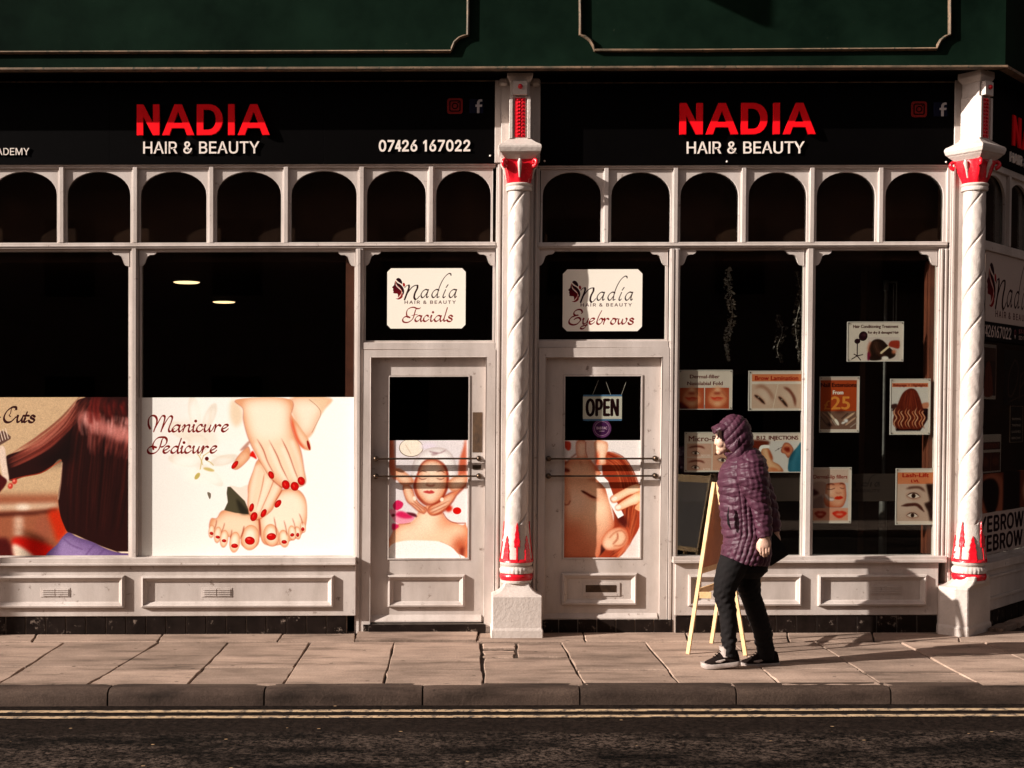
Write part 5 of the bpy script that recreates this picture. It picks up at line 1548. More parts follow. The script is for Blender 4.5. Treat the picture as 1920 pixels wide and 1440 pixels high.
# doors
def door(x0, y0, x1, y1, gx0, gy0, gx1, gy1, panel, wb, bars, frame, headtop, lab):
    # fixed frame round the door
    fx0, fx1 = frame
    yr = 900
    A, Bx = PT(fx0, yr)[0], PT(fx1, yr)[0]
    a, b = PT(x0, yr)[0], PT(x1, yr)[0]
    xm = (x0 + x1) / 2
    T, t = PT(xm, headtop)[1], PT(xm, y0)[1]
    MB().ext([[(A, 0), (a, 0), (a, t), (b, t), (b, 0), (Bx, 0), (Bx, T), (A, T)]], -.008, .10).build('door_frame', W_, B, bev=.003)
    bar('door_head', [(fx0 - 1, headtop - 13, fx1 + 1, headtop, 0.0, -.1, xm, 700)])
    d = -.042
    X = lambda x: PT(x, yr, d)[0]
    Z = lambda y: PT(xm, y, d)[1]
    o = MB().ext([[(X(x0) + .003, Z(y1)), (X(x1) - .003, Z(y1)), (X(x1) - .003, Z(y0) - .003), (X(x0) + .003, Z(y0) - .003)],
                  [(X(gx0), Z(gy1)), (X(gx1), Z(gy1)), (X(gx1), Z(gy0)), (X(gx0), Z(gy0))]], -d, -d + .045).build('door', W_, B, bev=.003, label=lab)
    k = .010
    MB().ext([[(X(gx0), Z(gy1)), (X(gx1), Z(gy1)), (X(gx1), Z(gy0)), (X(gx0), Z(gy0))], [(X(gx0) + k, Z(gy1) + k), (X(gx1) - k, Z(gy1) + k), (X(gx1) - k, Z(gy0) - k), (X(gx0) + k, Z(gy0) - k)]], -d - .006, -d + .01).build('glazing_bead', W_, o, bev=.002)
    MB().box(X(gx0) + .002, X(gx1) - .002, -d + .014, -d + .020, Z(gy1) + .002, Z(gy0) - .002).build('pane', M['glass'], o)
    frame_mould(X(panel[0]), X(panel[2]), Z(panel[3]), Z(panel[1]), -d + .0002 - .0004, o, w=.044)
    # weather board: a sloping drip board at the foot
    zt, zb = Z(wb[2]), Z(wb[3])
    wx0, wx1 = X(wb[0]), X(wb[1])
    yy = -d
    MB().add([(wx0, yy, zt), (wx1, yy, zt), (wx1, yy - .038, zb + .012), (wx0, yy - .038, zb + .012), (wx0, yy - .038, zb), (wx1, yy - .038, zb), (wx1, yy, zb), (wx0, yy, zb)],
             [(0, 1, 2, 3), (3, 2, 5, 4), (4, 5, 6, 7), (0, 7, 6, 1), (0, 3, 4, 7), (1, 6, 5, 2)]).build('weather_board', W_, o, bev=.002)
    for (bx0, bx1, by) in bars:
        p = -d - .0 
        zc = PT(xm, by, d + .042)[1]
        ya = -d - .042
        p0, p1 = PT(bx0, yr, d + .042)[0], PT(bx1, yr, d + .042)[0]
        mb = MB().tube([(p0 - .016, ya, zc), (p1 + .016, ya, zc)], [(.0075, .017)] * 2, 12)
        for q in (p0, p1):
            mb.ball((q, ya, zc), .0205, 16)
            mb.tube([(q, ya, zc), (q, -d - .004, zc)], [.009, .011], 12)
            mb.tube([(q, -d - .006, zc), (q, -d + .002, zc)], .021, 16)
        mb.build('push_bar', M['brass'], o, smooth=True)
    return o


d1 = door(694.3, 669.7, 909.5, 1166, 727, 704, 880, 1049, (728, 1077, 873, 1138), (694.5, 904, 1152, 1165.5), [(704.5, 898, 860), (704.5, 898, 893)], (679.5, 927), 655,
          'left door with a lock plate, a facial poster and two push bars')
d2 = door(1021.6, 669.6, 1239, 1161, 1056, 703, 1203, 1048, (1054.5, 1074, 1196, 1134), (1018.6, 1234, 1149, 1160), [(1029, 1229, 860), (1029, 1229, 892.5)], (1009, 1252), 652,
          'right door with a letterbox, an eyebrow poster and two push bars')
# lock plates, keyholes and letterbox
dd = -.042
MB().pb(886, 773, 904, 848, dd + .003, dd).build('lock_plate', surf('bare_brown_wood', (.11, .055, .022), (.05, .025, .012), rough=.7, scale=22, fine=90, bump=.4, c3=(.6, .5, .42), wear=.33, wscale=12), d1, bev=.001)
MB().pb(886, 872, 902, 880, dd + .006, dd).build('latch', M['brass'], d1, bev=.001)
mb = MB()
c_ = PT(899.5, 908, dd)
mb.tube([(c_[0], .044, c_[1]), (c_[0], .036, c_[1])], .017, 18)
mb.build('keyhole', M['white'], d1)
lb = MB().pb(1092, 1092.5, 1162.5, 1118, dd + .006, dd).build('letterbox', M['white'], d2, bev=.002)
MB().pb(1098, 1097, 1155.5, 1110.5, dd + .009, dd + .005).build('letter_flap', surf('dull_brass_flap', (.10, .06, .035), (.05, .03, .02), rough=.4, scale=20, metal=.6, bump=.2), lb, bev=.003)
x = PT(700, 900)[0]
MB().box(PT(692, 900)[0], PT(912, 900)[0], -.03, .1, -.02, PT(800, 1170)[1]).build('threshold', M['tile'], B, bev=.004)

# ---------------------------------------------------------------- green fascia
FD = .285


def fx(x, y): return PT(x, y, FD)


Zb = fx(900, 130.5)[1]
xr_ = fx(1885, 100)[0]
CD = Vector((math.cos(math.radians(50)), math.sin(math.radians(50))))      # the side front runs back at 50 degrees
# plan outline of the fascia box: straight front, then the side return
SX, SY = 3.86, -.04                                                     # where the side front starts
off = .40
nrm = Vector((CD.y, -CD.x))
fasc = MB()
P0 = (-7.2, -FD)
c1 = Vector((xr_, -FD))
c2 = c1 + CD * 4.6
plan = [(-7.2, -FD), (c1.x, c1.y), (c2.x, c2.y), (c2.x - .6, c2.y + .5), (c1.x - .5, 0.02), (-7.2, 0.02)]
n = len(plan)
vs = [(p[0], p[1], Zb + .012) for p in plan] + [(p[0], p[1], 5.25) for p in plan]
fasc.add(vs, [tuple(range(n - 1, -1, -1)), tuple(range(n, 2 * n))] + [(i, (i + 1) % n, (i + 1) % n + n, i + n) for i in range(n)])
fascia = fasc.build('green_fascia', M['green'], B)
# worn bead along its lower edge (front, then side)
e = .018
mb = MB()
mb.box(-7.2, c1.x + e, -FD - e, -FD + .05, Zb, Zb + .020)
mb.build('fascia_bead', M['worn'], fascia, bev=.005)
mb = MB()
q1, q2 = c1 + nrm * e, c2 + nrm * e
q3, q4 = c2 - nrm * .05, c1 - nrm * .05
mb.add([(q.x, q.y, z) for z in (Zb, Zb + .02) for q in (q1, q2, q3, q4)], [(3, 2, 1, 0), (4, 5, 6, 7), (0, 1, 5, 4), (1, 2, 6, 5), (2, 3, 7, 6), (3, 0, 4, 7)])
mb.build('fascia_bead', M['worn'], fascia)


def panel_bead(path, name='panel_bead'):
    """rounded raised moulding that follows a path on the fascia face"""
    mb = MB()
    w = .011
    L = len(path)
    vs = []
    for i, p in enumerate(path):
        a = Vector(path[max(i - 1, 0)]); b = Vector(path[min(i + 1, L - 1)])
        t = (b - a).normalized()
        nn = Vector((-t.y, t.x))
        for k in range(7):
            th = PI * k / 6
            q = Vector(p) + nn * w * math.cos(th)
            vs.append((q.x, -FD - .030 * max(0.0, math.sin(th)) ** .7, q.y))
    fs = []
    for i in range(L - 1):
        for k in range(6): fs.append((i * 7 + k, i * 7 + k + 1, (i + 1) * 7 + k + 1, (i + 1) * 7 + k))
    mb.add(vs, fs)
    return mb.build(name, M['worn'], fascia, smooth=True)


def notch_path(side, xc, yb_, xe, ytop=-40):
    """from far end along the bottom, round the notched corner, up"""
    s = side
    P = [(xe, yb_), (xc - s * 27, yb_)]
    for k in range(1, 8):
        th = PI / 2 * k / 8
        P.append((xc - s * 27 + s * 27 * (1 - math.cos(th)) , yb_ - 27 * math.sin(th)))
    P += [(xc, yb_ - 30), (xc, ytop)]
    return P


def fpath(pp): return [fx(*p) for p in pp]


panel_bead(fpath([(-500, 100.5), (845, 97), (848, 90), (852, 80), (861, 72), (870, 68.5), (877, 67), (877.5, 30), (878, -40)]))
panel_bead(fpath([(1087, -40), (1088, 30), (1088, 66), (1096, 69), (1106, 76), (1112, 86), (1114, 95), (1300, 95.3), (1755, 92.5), (1758, 85), (1763, 76), (1772, 69), (1780, 66), (1780, 30), (1780, -40)]))
# building above the fascia (out of the picture)
MB().box(-7.2, 3.6, .0, .3, 4.2, 8.6).build('upper_wall', M['brick'], B)
MB().box(-7.3, 3.8, -.55, .3, 5.25, 5.45).build('cornice', M['green'], B)
# projecting sign out of the picture: it throws the wedge of shade on the fascia
hs = empty('hanging_sign', (PT(1014, 0, FD)[0], -FD, 4.9), 'dark board sign projecting from the green fascia above the picture', 'sign')
X_ = PT(1440, 52, FD)[0] - .92 / math.tan(SUN_AZ)
Zs = PT(1440, 52, FD)[1] + .92 * math.tan(SUN_EL) / math.sin(SUN_AZ)
MB().box(X_ - .03, X_ + .03, -FD - .92, -FD - .05, Zs, Zs + .8).build('board', M['wood_dark'], hs)
MB().box(X_ - .012, X_ + .012, -FD - .06, -FD, Zs + .5, Zs + .53).build('bracket', M['brass'], hs)
# soffit: boards closing the gap above the black sign panels
MB().box(-7.2, xr_ - .1, -FD + .05, .02, Zb + .005, Zb + .011).build('soffit', M['signblack'], B)

# ---------------------------------------------------------------- black sign panels with lettering
def extrude_text(s, box, d, th, mat, parent, bold=0.0, gap=0, name='letter', G=None):
    """each letter a raised solid; box in pixels at depth d: cap top / base line"""
    x0, y0, x1, y1 = box
    X0, X1 = PT(x0, (y0 + y1) / 2, d)[0], PT(x1, (y0 + y1) / 2, d)[0]
    Z1, Z0 = PT((x0 + x1) / 2, y0, d)[1], PT((x0 + x1) / 2, y1, d)[1]
    global GLYB
    G = G or GLY
    GLYB = G
    allp = np.concatenate(glyph_loops(s, gap))
    GLYB = None
    mn, mx = allp.min(0), allp.max(0)
    sx, sz = (X1 - X0) / (mx[0] - mn[0]), (Z1 - Z0) / (mx[1] - mn[1])
    x = 0
    for ch in s:
        if ch == ' ':
            x += 120 + gap
            continue
        adv, cs = G[ch]
        cu = bpy.data.curves.new(name, 'CURVE')
        cu.dimensions = '2D'
        cu.fill_mode = 'BOTH'
        cu.extrude = th / 2
        cu.offset = bold
        for c in cs:
            a = np.array(c, float).reshape(-1, 2)
            sp = cu.splines.new('POLY')
            sp.points.add(len(a) - 1)
            sp.use_cyclic_u = True
            for i, p in enumerate(a): sp.points[i].co = ((p[0] + x - mn[0]) * sx, (p[1] - mn[1]) * sz, 0, 1)
        o = bpy.data.objects.new('tmp', cu)
        COL.objects.link(o)
        dg = bpy.context.evaluated_depsgraph_get()
        me = bpy.data.meshes.new_from_object(o.evaluated_get(dg))
        bpy.data.objects.remove(o)
        bpy.data.curves.remove(cu)
        co = np.array([v.co for v in me.vertices])
        org = ORG[parent.name]
        for v in me.vertices:
            w = lean((X0 + v.co.x, -d - v.co.z, Z0 + v.co.y))
            v.co = (w[0] - org.x, w[1] - org.y, w[2] - org.z)
        bm = bmesh.new()
        bm.from_mesh(me)
        bmesh.ops.remove_doubles(bm, verts=bm.verts, dist=1e-5)
        bmesh.ops.recalc_face_normals(bm, faces=bm.faces)
        bm.to_mesh(me)
        bm.free()
        me.materials.clear()
        me.materials.append(mat)
        ob = bpy.data.objects.new(name, me)
        COL.objects.link(ob)
        ob.parent = parent
        ORG[ob.name] = org
        x += adv + gap
    return


def social(parent, x, y, d, f_only=False):
    """camera badge (red rounded square, ring and dot) and a pale f on dark blue"""
    c = PT(x, y, d)
    r = .052

    def rr(h, rad):
        P = []
        for qx, qz, a0 in ((1, 1, 0), (-1, 1, 90), (-1, -1, 180), (1, -1, 270)):
            for k in range(6):
                a = math.radians(a0 + k * 18)
                P.append((c[0] + qx * (h - rad) + rad * math.cos(a), c[1] + qz * (h - rad) + rad * math.sin(a)))
        return P
    circ = lambda r_: [(c[0] + r_ * math.cos(t), c[1] + r_ * math.sin(t)) for t in np.linspace(0, 2 * PI, 25)[:-1]]
    mb = MB().ext([rr(.058, .02)], -d - .004, -d, 0)
    mb.ext([rr(.042, .014), rr(.034, .010)], -d - .006, -d - .0042, 1)
    mb.ext([circ(.024), circ(.016)], -d - .006, -d - .0042, 1)
    mb.ext([[(p[0] + .024, p[1] + .026) for p in circ(.005)]], -d - .006, -d - .0042, 1)
    mb.build('camera_badge', [BADGE, M['signblack']], parent)
    c = PT(x + 40, y, d)
    sq = [(c[0] - .052, c[1] - .052), (c[0] + .052, c[1] - .052), (c[0] + .052, c[1] + .052), (c[0] - .052, c[1] + .052)]
    mb = MB().ext([sq], -d - .003, -d, 0)
    f = [(-.012, -.052), (.006, -.052), (.006, -.006), (.024, -.006), (.026, .010), (.006, .010), (.006, .022), (.010, .032), (.020, .034), (.026, .033), (.026, .048), (.014, .050), (-.002, .045), (-.012, .030), (-.012, .010), (-.024, .010), (-.024, -.006), (-.012, -.006)]
    mb.ext([[(c[0] + .018 + p[0], c[1] + p[1]) for p in f]], -d - .007, -d - .003, 1)
    mb.build('letter_badge', [BLUE, SHADED_WHITE], parent)


BADGE = plain('shaded_red_print', (.16, .008, .006), .5, spec=.1)  # badge prints: the shadow they lie in is put into darker colours
BLUE = plain('dark_blue_print', (.002, .0025, .012), .5, spec=.1)
SHADED_WHITE = plain('shaded_white_print', (.34, .30, .30), .5)


def sign_board(x0, x1, yt, yb, xr, label, seams, nadia, hair, extra):
    X0, X1 = PT(x0, 230, .02)[0], PT(x1, 230, .02)[0]
    Z1, Z0 = PT(xr, yt, .02)[1], PT(xr, yb, .02)[1]
    s = empty('sign_board', ((X0 + X1) / 2, -.02, Z0), label, 'shop sign', 'black sign panels under the green fascia')
    xs = [X0] + [PT(q, 230, .02)[0] for q in seams] + [X1]
    for a, b in zip(xs, xs[1:]): MB().box(a + .001, b - .001, -.020, .02, Z0, Z1 + .03).build('panel', M['signblack'], s, bev=.001)
    MB().box(X0, X1, -.026, -.0205, Z1 - .003, Z1 + .004).build('edge_strip', M['worn'], s)
    extrude_text('NADIA', nadia, .045, .024, M['signred'], s, gap=6, G=GBOLD)
    extrude_text('HAIR & BEAUTY', hair, .03, .008, M['signwhite'], s, bold=.0012, gap=0)
    for t, b, bo, g in extra: extrude_text(t, b, .028, .008, M['signwhite'], s, bold=bo, gap=g)
    return s


s1 = sign_board(-640, 930, 152, 306.5, 860, 'left black shop sign with red NADIA, HAIR & BEAUTY and a phone number', (-250, 205, 607), (257, 196, 506, 253.5), (269, 265.5, 486, 288),
                [('07426 167022', (711, 263, 881, 283.5), .0030, 0), ('ACADEMY', (-31, 277.5, 55, 291), 0.0, 0)])
social(s1, 853, 199, .024)
s2 = sign_board(1010, 1790, 155, 309, 1400, 'right black shop sign with red NADIA, HAIR & BEAUTY and two badges', (), (1274, 193.5, 1529, 252), (1288, 265.5, 1508, 288), [])
social(s2, 1723, 205, .024)
mb = MB()
for (x, y) in ((1363, 303), (1774, 304), (919, 292), (1021, 302)):
    c = PT(x, y, .02)
    mb.ball((c[0], -.021, c[1]), .008, 8)
mb.build('screw', M['signwhite'], s2)


# ---------------------------------------------------------------- cast iron columns
def column(x_top, x_bot, dcol, rot, label, plinth):
    """twisted iron column: plinth, base rings, red leaf flare, roped shaft, red capital, abacus, bracket box"""
    k = FOC / (DIST - dcol)
    cy = -dcol
    cxT = PT(x_top, 300, dcol)[0]
    cxB = PT(x_bot, 1080, dcol)[0]
    cx = (cxT + cxB) / 2
    xm = (x_top + x_bot) / 2
    Z = lambda y: PT(xm, y, dcol)[1]
    col = MB().box(cx - .06, cx + .06, cy - .06, cy + .06, Z(1062), Z(985)).build('column', M['iron'], B, label=label)
    # plinth
    if plinth == 'square':
        w = PT(1012, 1150, .26)[0] - PT(918, 1150, .26)[0]
        h = w / 2
        pl = [(cx - h, -.26), (cx + h, -.26), (cx + h, .02), (cx - h, .02)]
        zt, zc, zn = Z(1090), Z(1112), .0
        top = [(cx - .09, cy - .09), (cx + .09, cy - .09), (cx + .09, cy + .09), (cx - .09, cy + .09)]
    else:
        q = lambda x, y: GR(x, y, 0.0)
        pl = [(PT(1760, 1150, .10)[0], -.10), (PT(1789, 1150, .21)[0], -.21), (PT(1815, 1150, .25)[0], -.25), (PT(1857, 1150, -.06)[0], .06), (PT(1857, 1150, -.06)[0] - .2, .22), (PT(1762, 1150, .0)[0], .12)]
        zt, zc, zn = Z(1078), Z(1100), 0.0
        m_ = Vector((sum(p[0] for p in pl) / 6, sum(p[1] for p in pl) / 6))
        top = [(cx + (p[0] - m_.x) * .62, cy + (p[1] - m_.y) * .62) for p in pl]
    mb = MB()
    n = len(pl)
    rings = []
    mid = sum(p[0] for p in pl) / n, sum(p[1] for p in pl) / n
    def ring(P, z): rings.append([(p[0], p[1], z) for p in P])
    big = [(mid[0] + (p[0] - mid[0]) * 1.045, mid[1] + (p[1] - mid[1]) * 1.045) for p in pl]
    ring(big, -.02); ring(big, .055); ring(pl, .075); ring(pl, zc)
    for f in (.25, .5, .75): ring([(a[0] + (b[0] - a[0]) * (1 - (1 - f) ** 1.6), a[1] + (b[1] - a[1]) * (1 - (1 - f) ** 1.6)) for a, b in zip(pl, top)], zc + (zt - zc) * f ** 1.4)
    ring(top, zt)
    vs = [p for r in rings for p in r]
    fs = [tuple(range(n - 1, -1, -1)), tuple((len(rings) - 1) * n + i for i in range(n))]
    for j in range(len(rings) - 1):
        for i in range(n): fs.append((j * n + i, j * n + (i + 1) % n, (j + 1) * n + (i + 1) % n, (j + 1) * n + i))
    mb.add(vs, fs).build('plinth', M['iron'], col, bev=.007)
    # base rings
    z0 = Z(1090)
    prof = [(.100, z0), (.100, z0 + .012)]
    MB().lathe([(.086, Z(1092)), (.115, Z(1091)), (.118, Z(1087)), (.104, Z(1085))], cx, cy, 40).build('base_ring', M['iron'], col, smooth=True)
    MB().lathe([(.100, Z(1087)), (.116, Z(1086)), (.124, Z(1081)), (.122, Z(1076)), (.110, Z(1073)), (.10, Z(1073))], cx, cy, 40).build('red_ring', M['red'], col, smooth=True)
    MB().lathe([(.10, Z(1074)), (.117, Z(1073)), (.122, Z(1067)), (.116, Z(1062)), (.10, Z(1060))], cx, cy, 96, fn=lambda a, z: 1 + .05 * abs(math.sin(a * 13)) * (1 if z < Z(1064) else .3)).build('lobed_ring', M['iron'], col, smooth=True)
    MB().lathe([(.095, Z(1062)), (.112, Z(1059)), (.122, Z(1056)), (.122, Z(1053)), (.11, Z(1052))], cx, cy, 40).build('base_ring', M['iron'], col, smooth=True)
    # flare with red leaves
    zf0, zf1 = Z(1053), Z(982)
    R = lambda z: .121 - (.121 - .090) * min(1, max(0, (z - zf0) / (zf1 - zf0))) ** .8
    MB().lathe([(R(z), z) for z in np.linspace(zf0, zf1, 10)], cx, cy, 40).build('flare', M['iron'], col, smooth=True)
    MB().lathe([(R(zf0) + .001, zf0), (R(zf0) + .006, zf0 + .004), (R(zf0 + .02) + .005, zf0 + .022), (R(zf0 + .024), zf0 + .026)], cx, cy, 40).build('red_ring', M['red'], col, smooth=True)
    for i in range(8):
        a0 = -PI / 2 + i * PI / 4 + rot
        tall = i % 2 == 0
        zt_ = Z(977) if tall else Z(1003)
        hw = .030 if tall else .034
        L = [(0, 1.0), (.35, .86), (.30, .80), (.62, .68), (.52, .62), (.86, .50), (.72, .45), (.80, .36), (.30, .40), (.22, .20), (.30, 0)] if tall else [(0, 1.0), (.42, .84), (.34, .78), (.70, .62), (.60, .56), (.95, .38), (.84, .30), (1.05, .10), (1.0, 0)]
        pts = [(u, v) for u, v in L] + [(-u, v) for u, v in reversed(L[1:])] if True else []
        zz = lambda v: zf0 + .01 + (zt_ - zf0 - .01) * v
        vs = []
        for layer, dr in ((0, .0005), (1, .0075)):
            for u, v in pts:
                z = zz(v)
                sc = .75 if layer else 1
                r = R(z) + dr
                a = a0 + u * sc * hw / R(z)
                vs.append((cx + r * math.cos(a), cy + r * math.sin(a), z))
            # spine raised
        m = len(pts)
        tris = tessellate_polygon([[Vector((u, v, 0)) for u, v in pts]])
        fs = [tuple(i_ + m for i_ in t) for t in tris] + [(i_, (i_ + 1) % m, (i_ + 1) % m + m, i_ + m) for i_ in range(m)]
        MB().add(vs, fs).build('leaf', M['red'], col)
    # shaft with two-start roped groove
    za, zb_ = Z(985), Z(356)
    na, nz = 110, 330
    vs, fs = [], []
    pitch = 150.0 / k * 1.02
    for j in range(nz + 1):
        z = za + (zb_ - za) * j / nz
        cc = cx
        base = .085 - .007 * (z - za) / (zb_ - za)
        for i in range(na):
            a = 2 * PI * i / na
            ph = (a * 2 / (2 * PI) - z / pitch * 2 + .15) % 1.0
            # rope strand: rounded bulge, sharp groove on one side
            g = ph if ph < .5 else 1 - ph
            r = base - .0115 * math.exp(-(min(ph, 1 - ph) / .026) ** 2) + .0030 * math.sin(PI * ph) - .0015 * ph
            r += .0012 * math.sin(a * 5 + z * 17) * math.sin(z * 31 + a * 3)
            vs.append((cc + r * math.cos(a), cy + r * math.sin(a), z))
    for j in range(nz):
        for i in range(na):
            q = (i + 1) % na
            fs.append((j * na + i, j * na + q, (j + 1) * na + q, (j + 1) * na + i))
    MB().add(vs, fs).build('shaft', M['iron'], col, smooth=True)
    MB().lathe([(.084, Z(360)), (.094, Z(359)), (.097, Z(355)), (.094, Z(352.5)), (.092, Z(351.5)), (.098, Z(350)), (.100, Z(347.5)), (.094, Z(345.5)), (.08, Z(345))], cx, cy, 40).build('neck_ring', M['iron'], col, smooth=True)
    # capital
    zc0, zc1 = Z(348), Z(299)
    vs, fs = [], []
    na, nz = 64, 14
    for j in range(nz + 1):
        t = j / nz
        z = zc0 + (zc1 - zc0) * t
        for i in range(na):
            a = 2 * PI * i / na
            lobes = abs(math.cos(2 * (a - rot))) ** .7        # valleys at the corners' middles
            corner = 1 - lobes
            r = .082 + .016 * t + corner * .062 * t ** 1.3 + .008 * math.sin(PI * t) + .005 * math.cos(8 * (a - rot)) * math.sin(PI * t)
            vs.append((cx + r * math.cos(a), cy + r * math.sin(a), z))
    for j in range(nz):
        for i in range(na):
            q = (i + 1) % na
            fs.append((j * na + i, j * na + q, (j + 1) * na + q, (j + 1) * na + i))
    fs += [tuple(range(na - 1, -1, -1)), tuple(nz * na + i for i in range(na))]
    MB().add(vs, fs).build('capital', M['red'], col, smooth=True)
    for i in range(4):
        a = PI / 4 + i * PI / 2 + rot
        ex, ey = math.cos(a), math.sin(a)
        z = Z(308)
        mb = MB()
        pts = []
        for q in range(13):      # curled volute
            th = -PI * .55 + q * .46
            rr = .030 * (1 - q / 17)
            rad = .150 + rr * math.cos(th)
            pts.append((cx + ex * rad, cy + ey * rad, z - .004 + rr * math.sin(th)))
        mb.tube(pts, [.017 - .0006 * q for q in range(13)], 10)
        mb.build('volute', M['red'], col, smooth=True)
        a = i * PI / 2 + rot
        ex, ey = math.cos(a), math.sin(a)
        mb = MB().tube([(cx + ex * .093, cy + ey * .093, Z(336)), (cx + ex * .104, cy + ey * .104, Z(320)), (cx + ex * .122, cy + ey * .122, Z(309)), (cx + ex * .128, cy + ey * .128, Z(303))], [.006, .012, .017, .008], 10)
        mb.build('tongue', M['iron'], col, smooth=True)

    def sq(zlist, name, mat=M['iron'], back=None, bev=.003):
        vs, fs = [], []
        c, s_ = math.cos(rot), math.sin(rot)
        for (h, z) in zlist:
            for (ux, uy) in ((-1, -1), (1, -1), (1, 1), (-1, 1)):
                X, Y = ux * h, uy * h
                vs.append((cx + X * c - Y * s_, cy + X * s_ + Y * c, z))
        m = len(zlist)
        for j in range(m - 1):
            for i in range(4): fs.append((j * 4 + i, j * 4 + (i + 1) % 4, (j + 1) * 4 + (i + 1) % 4, (j + 1) * 4 + i))
        fs += [(3, 2, 1, 0), tuple((m - 1) * 4 + i for i in range(4))]
        return MB().add(vs, fs).build(name, mat, col, bev=bev)
    sq([(.105, Z(303)), (.112, Z(301)), (.135, Z(295)), (.140, Z(293)), (.150, Z(291)), (.158, Z(284)), (.158, Z(280)), (.150, Z(277)), (.118, Z(272)), (.085, Z(265)), (.082, Z(262))], 'abacus')
    # bracket box above
    sq([(.076, Z(265)), (.076, Z(185)), (.070, Z(183)), (.070, Z(158)), (.078, Z(156)), (.090, Z(150)), (.094, Z(148)), (.094, Z(130))], 'bracket_box')
    c, s_ = math.cos(rot), math.sin(rot)

    def loc(u, v): return (cx + u * c - v * s_, cy + u * s_ + v * c)

    def obox(u0, u1, v0, v1, z0, z1, name, mat, bev=.002):
        vs = [(*loc(u, v), z) for z in (z0, z1) for (u, v) in ((u0, v0), (u1, v0), (u1, v1), (u0, v1))]
        return MB().add(vs, [(3, 2, 1, 0), (4, 5, 6, 7), (0, 1, 5, 4), (1, 2, 6, 5), (2, 3, 7, 6), (3, 0, 4, 7)]).build(name, mat, col, bev=bev)
    for u in (-.066, .066): obox(u - .012, u + .012, -.092, -.074, Z(264), Z(186), 'bracket_edge', M['iron'])
    obox(-.040, .040, -.084, -.075, Z(262), Z(188), 'red_panel', M['red'])
    mb = MB()
    for q in range(11):
        z = Z(258) + (Z(192) - Z(258)) * q / 10
        for u in (-.017, 0.0, .017):
            p = loc(u, -.087)
            mb.ball((p[0], p[1], z + (.008 if u == 0 else 0)), .0085, 8)
    mb.build('studs', M['red'], col, kind='stuff')
    obox(-.052, .052, -.110, -.074, Z(184), Z(158), 'bracket_head', M['iron'])
    p = loc(0, -.116)
    MB().ball((p[0], p[1], Z(169)), .018, 12).build('red_ball', M['red'], col, smooth=True)
    for u in (-.12, .12):
        MB().box(cx + u - .03, cx + u + .03, cy - .01, .0, Z(160), Z(146)).build('scroll_block', M['iron'], col, bev=.012) if rot == 0 else None
    return col


column(975.5, 966, .07, 0.0, 'left column on a square plinth between the two doors', 'square')
column(1829, 1816, .10, math.radians(38), 'right column on a many-sided plinth at the street corner', 'corner')

# ------------------------------------------------------------------ dark room behind the glass
rm = MB()
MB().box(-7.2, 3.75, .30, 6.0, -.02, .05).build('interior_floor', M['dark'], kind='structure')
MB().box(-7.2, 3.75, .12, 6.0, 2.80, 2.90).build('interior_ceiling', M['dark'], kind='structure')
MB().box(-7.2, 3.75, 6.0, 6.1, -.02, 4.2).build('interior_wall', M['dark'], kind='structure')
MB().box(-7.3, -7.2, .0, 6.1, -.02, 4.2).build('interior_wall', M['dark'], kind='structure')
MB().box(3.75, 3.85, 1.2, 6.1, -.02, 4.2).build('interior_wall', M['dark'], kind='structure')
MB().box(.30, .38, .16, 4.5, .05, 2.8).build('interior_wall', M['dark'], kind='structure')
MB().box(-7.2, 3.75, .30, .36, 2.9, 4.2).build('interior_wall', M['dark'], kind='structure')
lampm = plain('lit_lamp', (1, .9, .7), emit=(1.0, .66, .34), es=1.3)
for (x, y, Y, lab) in ((350, 526, 1.5, 'lit round ceiling lamp behind the glass, the nearer and higher of two'), (420, 563, 3.5, 'lit round ceiling lamp behind the glass, the farther and lower of two')):
    X = PT(x, y, -Y)[0]
    mb = MB().lathe([(.085, 2.785), (.115, 2.785), (.118, 2.80)], X, Y, 24)
    e = empty('ceiling_lamp', (X, Y, 2.785), lab, 'ceiling lamp', 'ceiling lamps in the left shop')
    mb.build('lamp_rim', M['steel'], e)
    MB().lathe([(.10, 2.778), (.112, 2.7849)], X, Y, 24).build('lamp_glass', lampm, e)


# ------------------------------------------------------------------ prints and cards
def board(name, x0, y0, x1, y1, d, mat, label, cat, group=None, th=.0012, parent=None, clip=0.0, tilt=0.0, corners=None):
    """flat printed sheet with its own thickness; the print is mapped on the front"""
    ym, xm = (y0 + y1) / 2, min(max((x0 + x1) / 2, 0), 1900)
    X0, X1 = PT(x0, ym, d)[0], PT(x1, ym, d)[0]
    Z1, Z0 = PT(xm, y0, d)[1], PT(xm, y1, d)[1]
    c = clip
    P = [(X0 + c, Z0), (X1 - c, Z0), (X1, Z0 + c), (X1, Z1 - c), (X1 - c, Z1), (X0 + c, Z1), (X0, Z1 - c), (X0, Z0 + c)] if c else [(X0, Z0), (X1, Z0), (X1, Z1), (X0, Z1)]
    mb = MB().ext([P], -d - th, -d)
    o = mb.build(name, mat, parent, label=label, cat=cat, group=group)
    me = o.data
    uv = me.uv_layers.new(name='UVMap')
    loc = ORG[o.name]
    for l in me.loops:
        v = me.vertices[l.vertex_index].co
        z = v.z + loc.z
        x = v.x + loc.x - LEAN * (z - EYE)
        uv.data[l.index].uv = ((x - X0) / (X1 - X0), (z - Z0) / (Z1 - Z0))
    return o


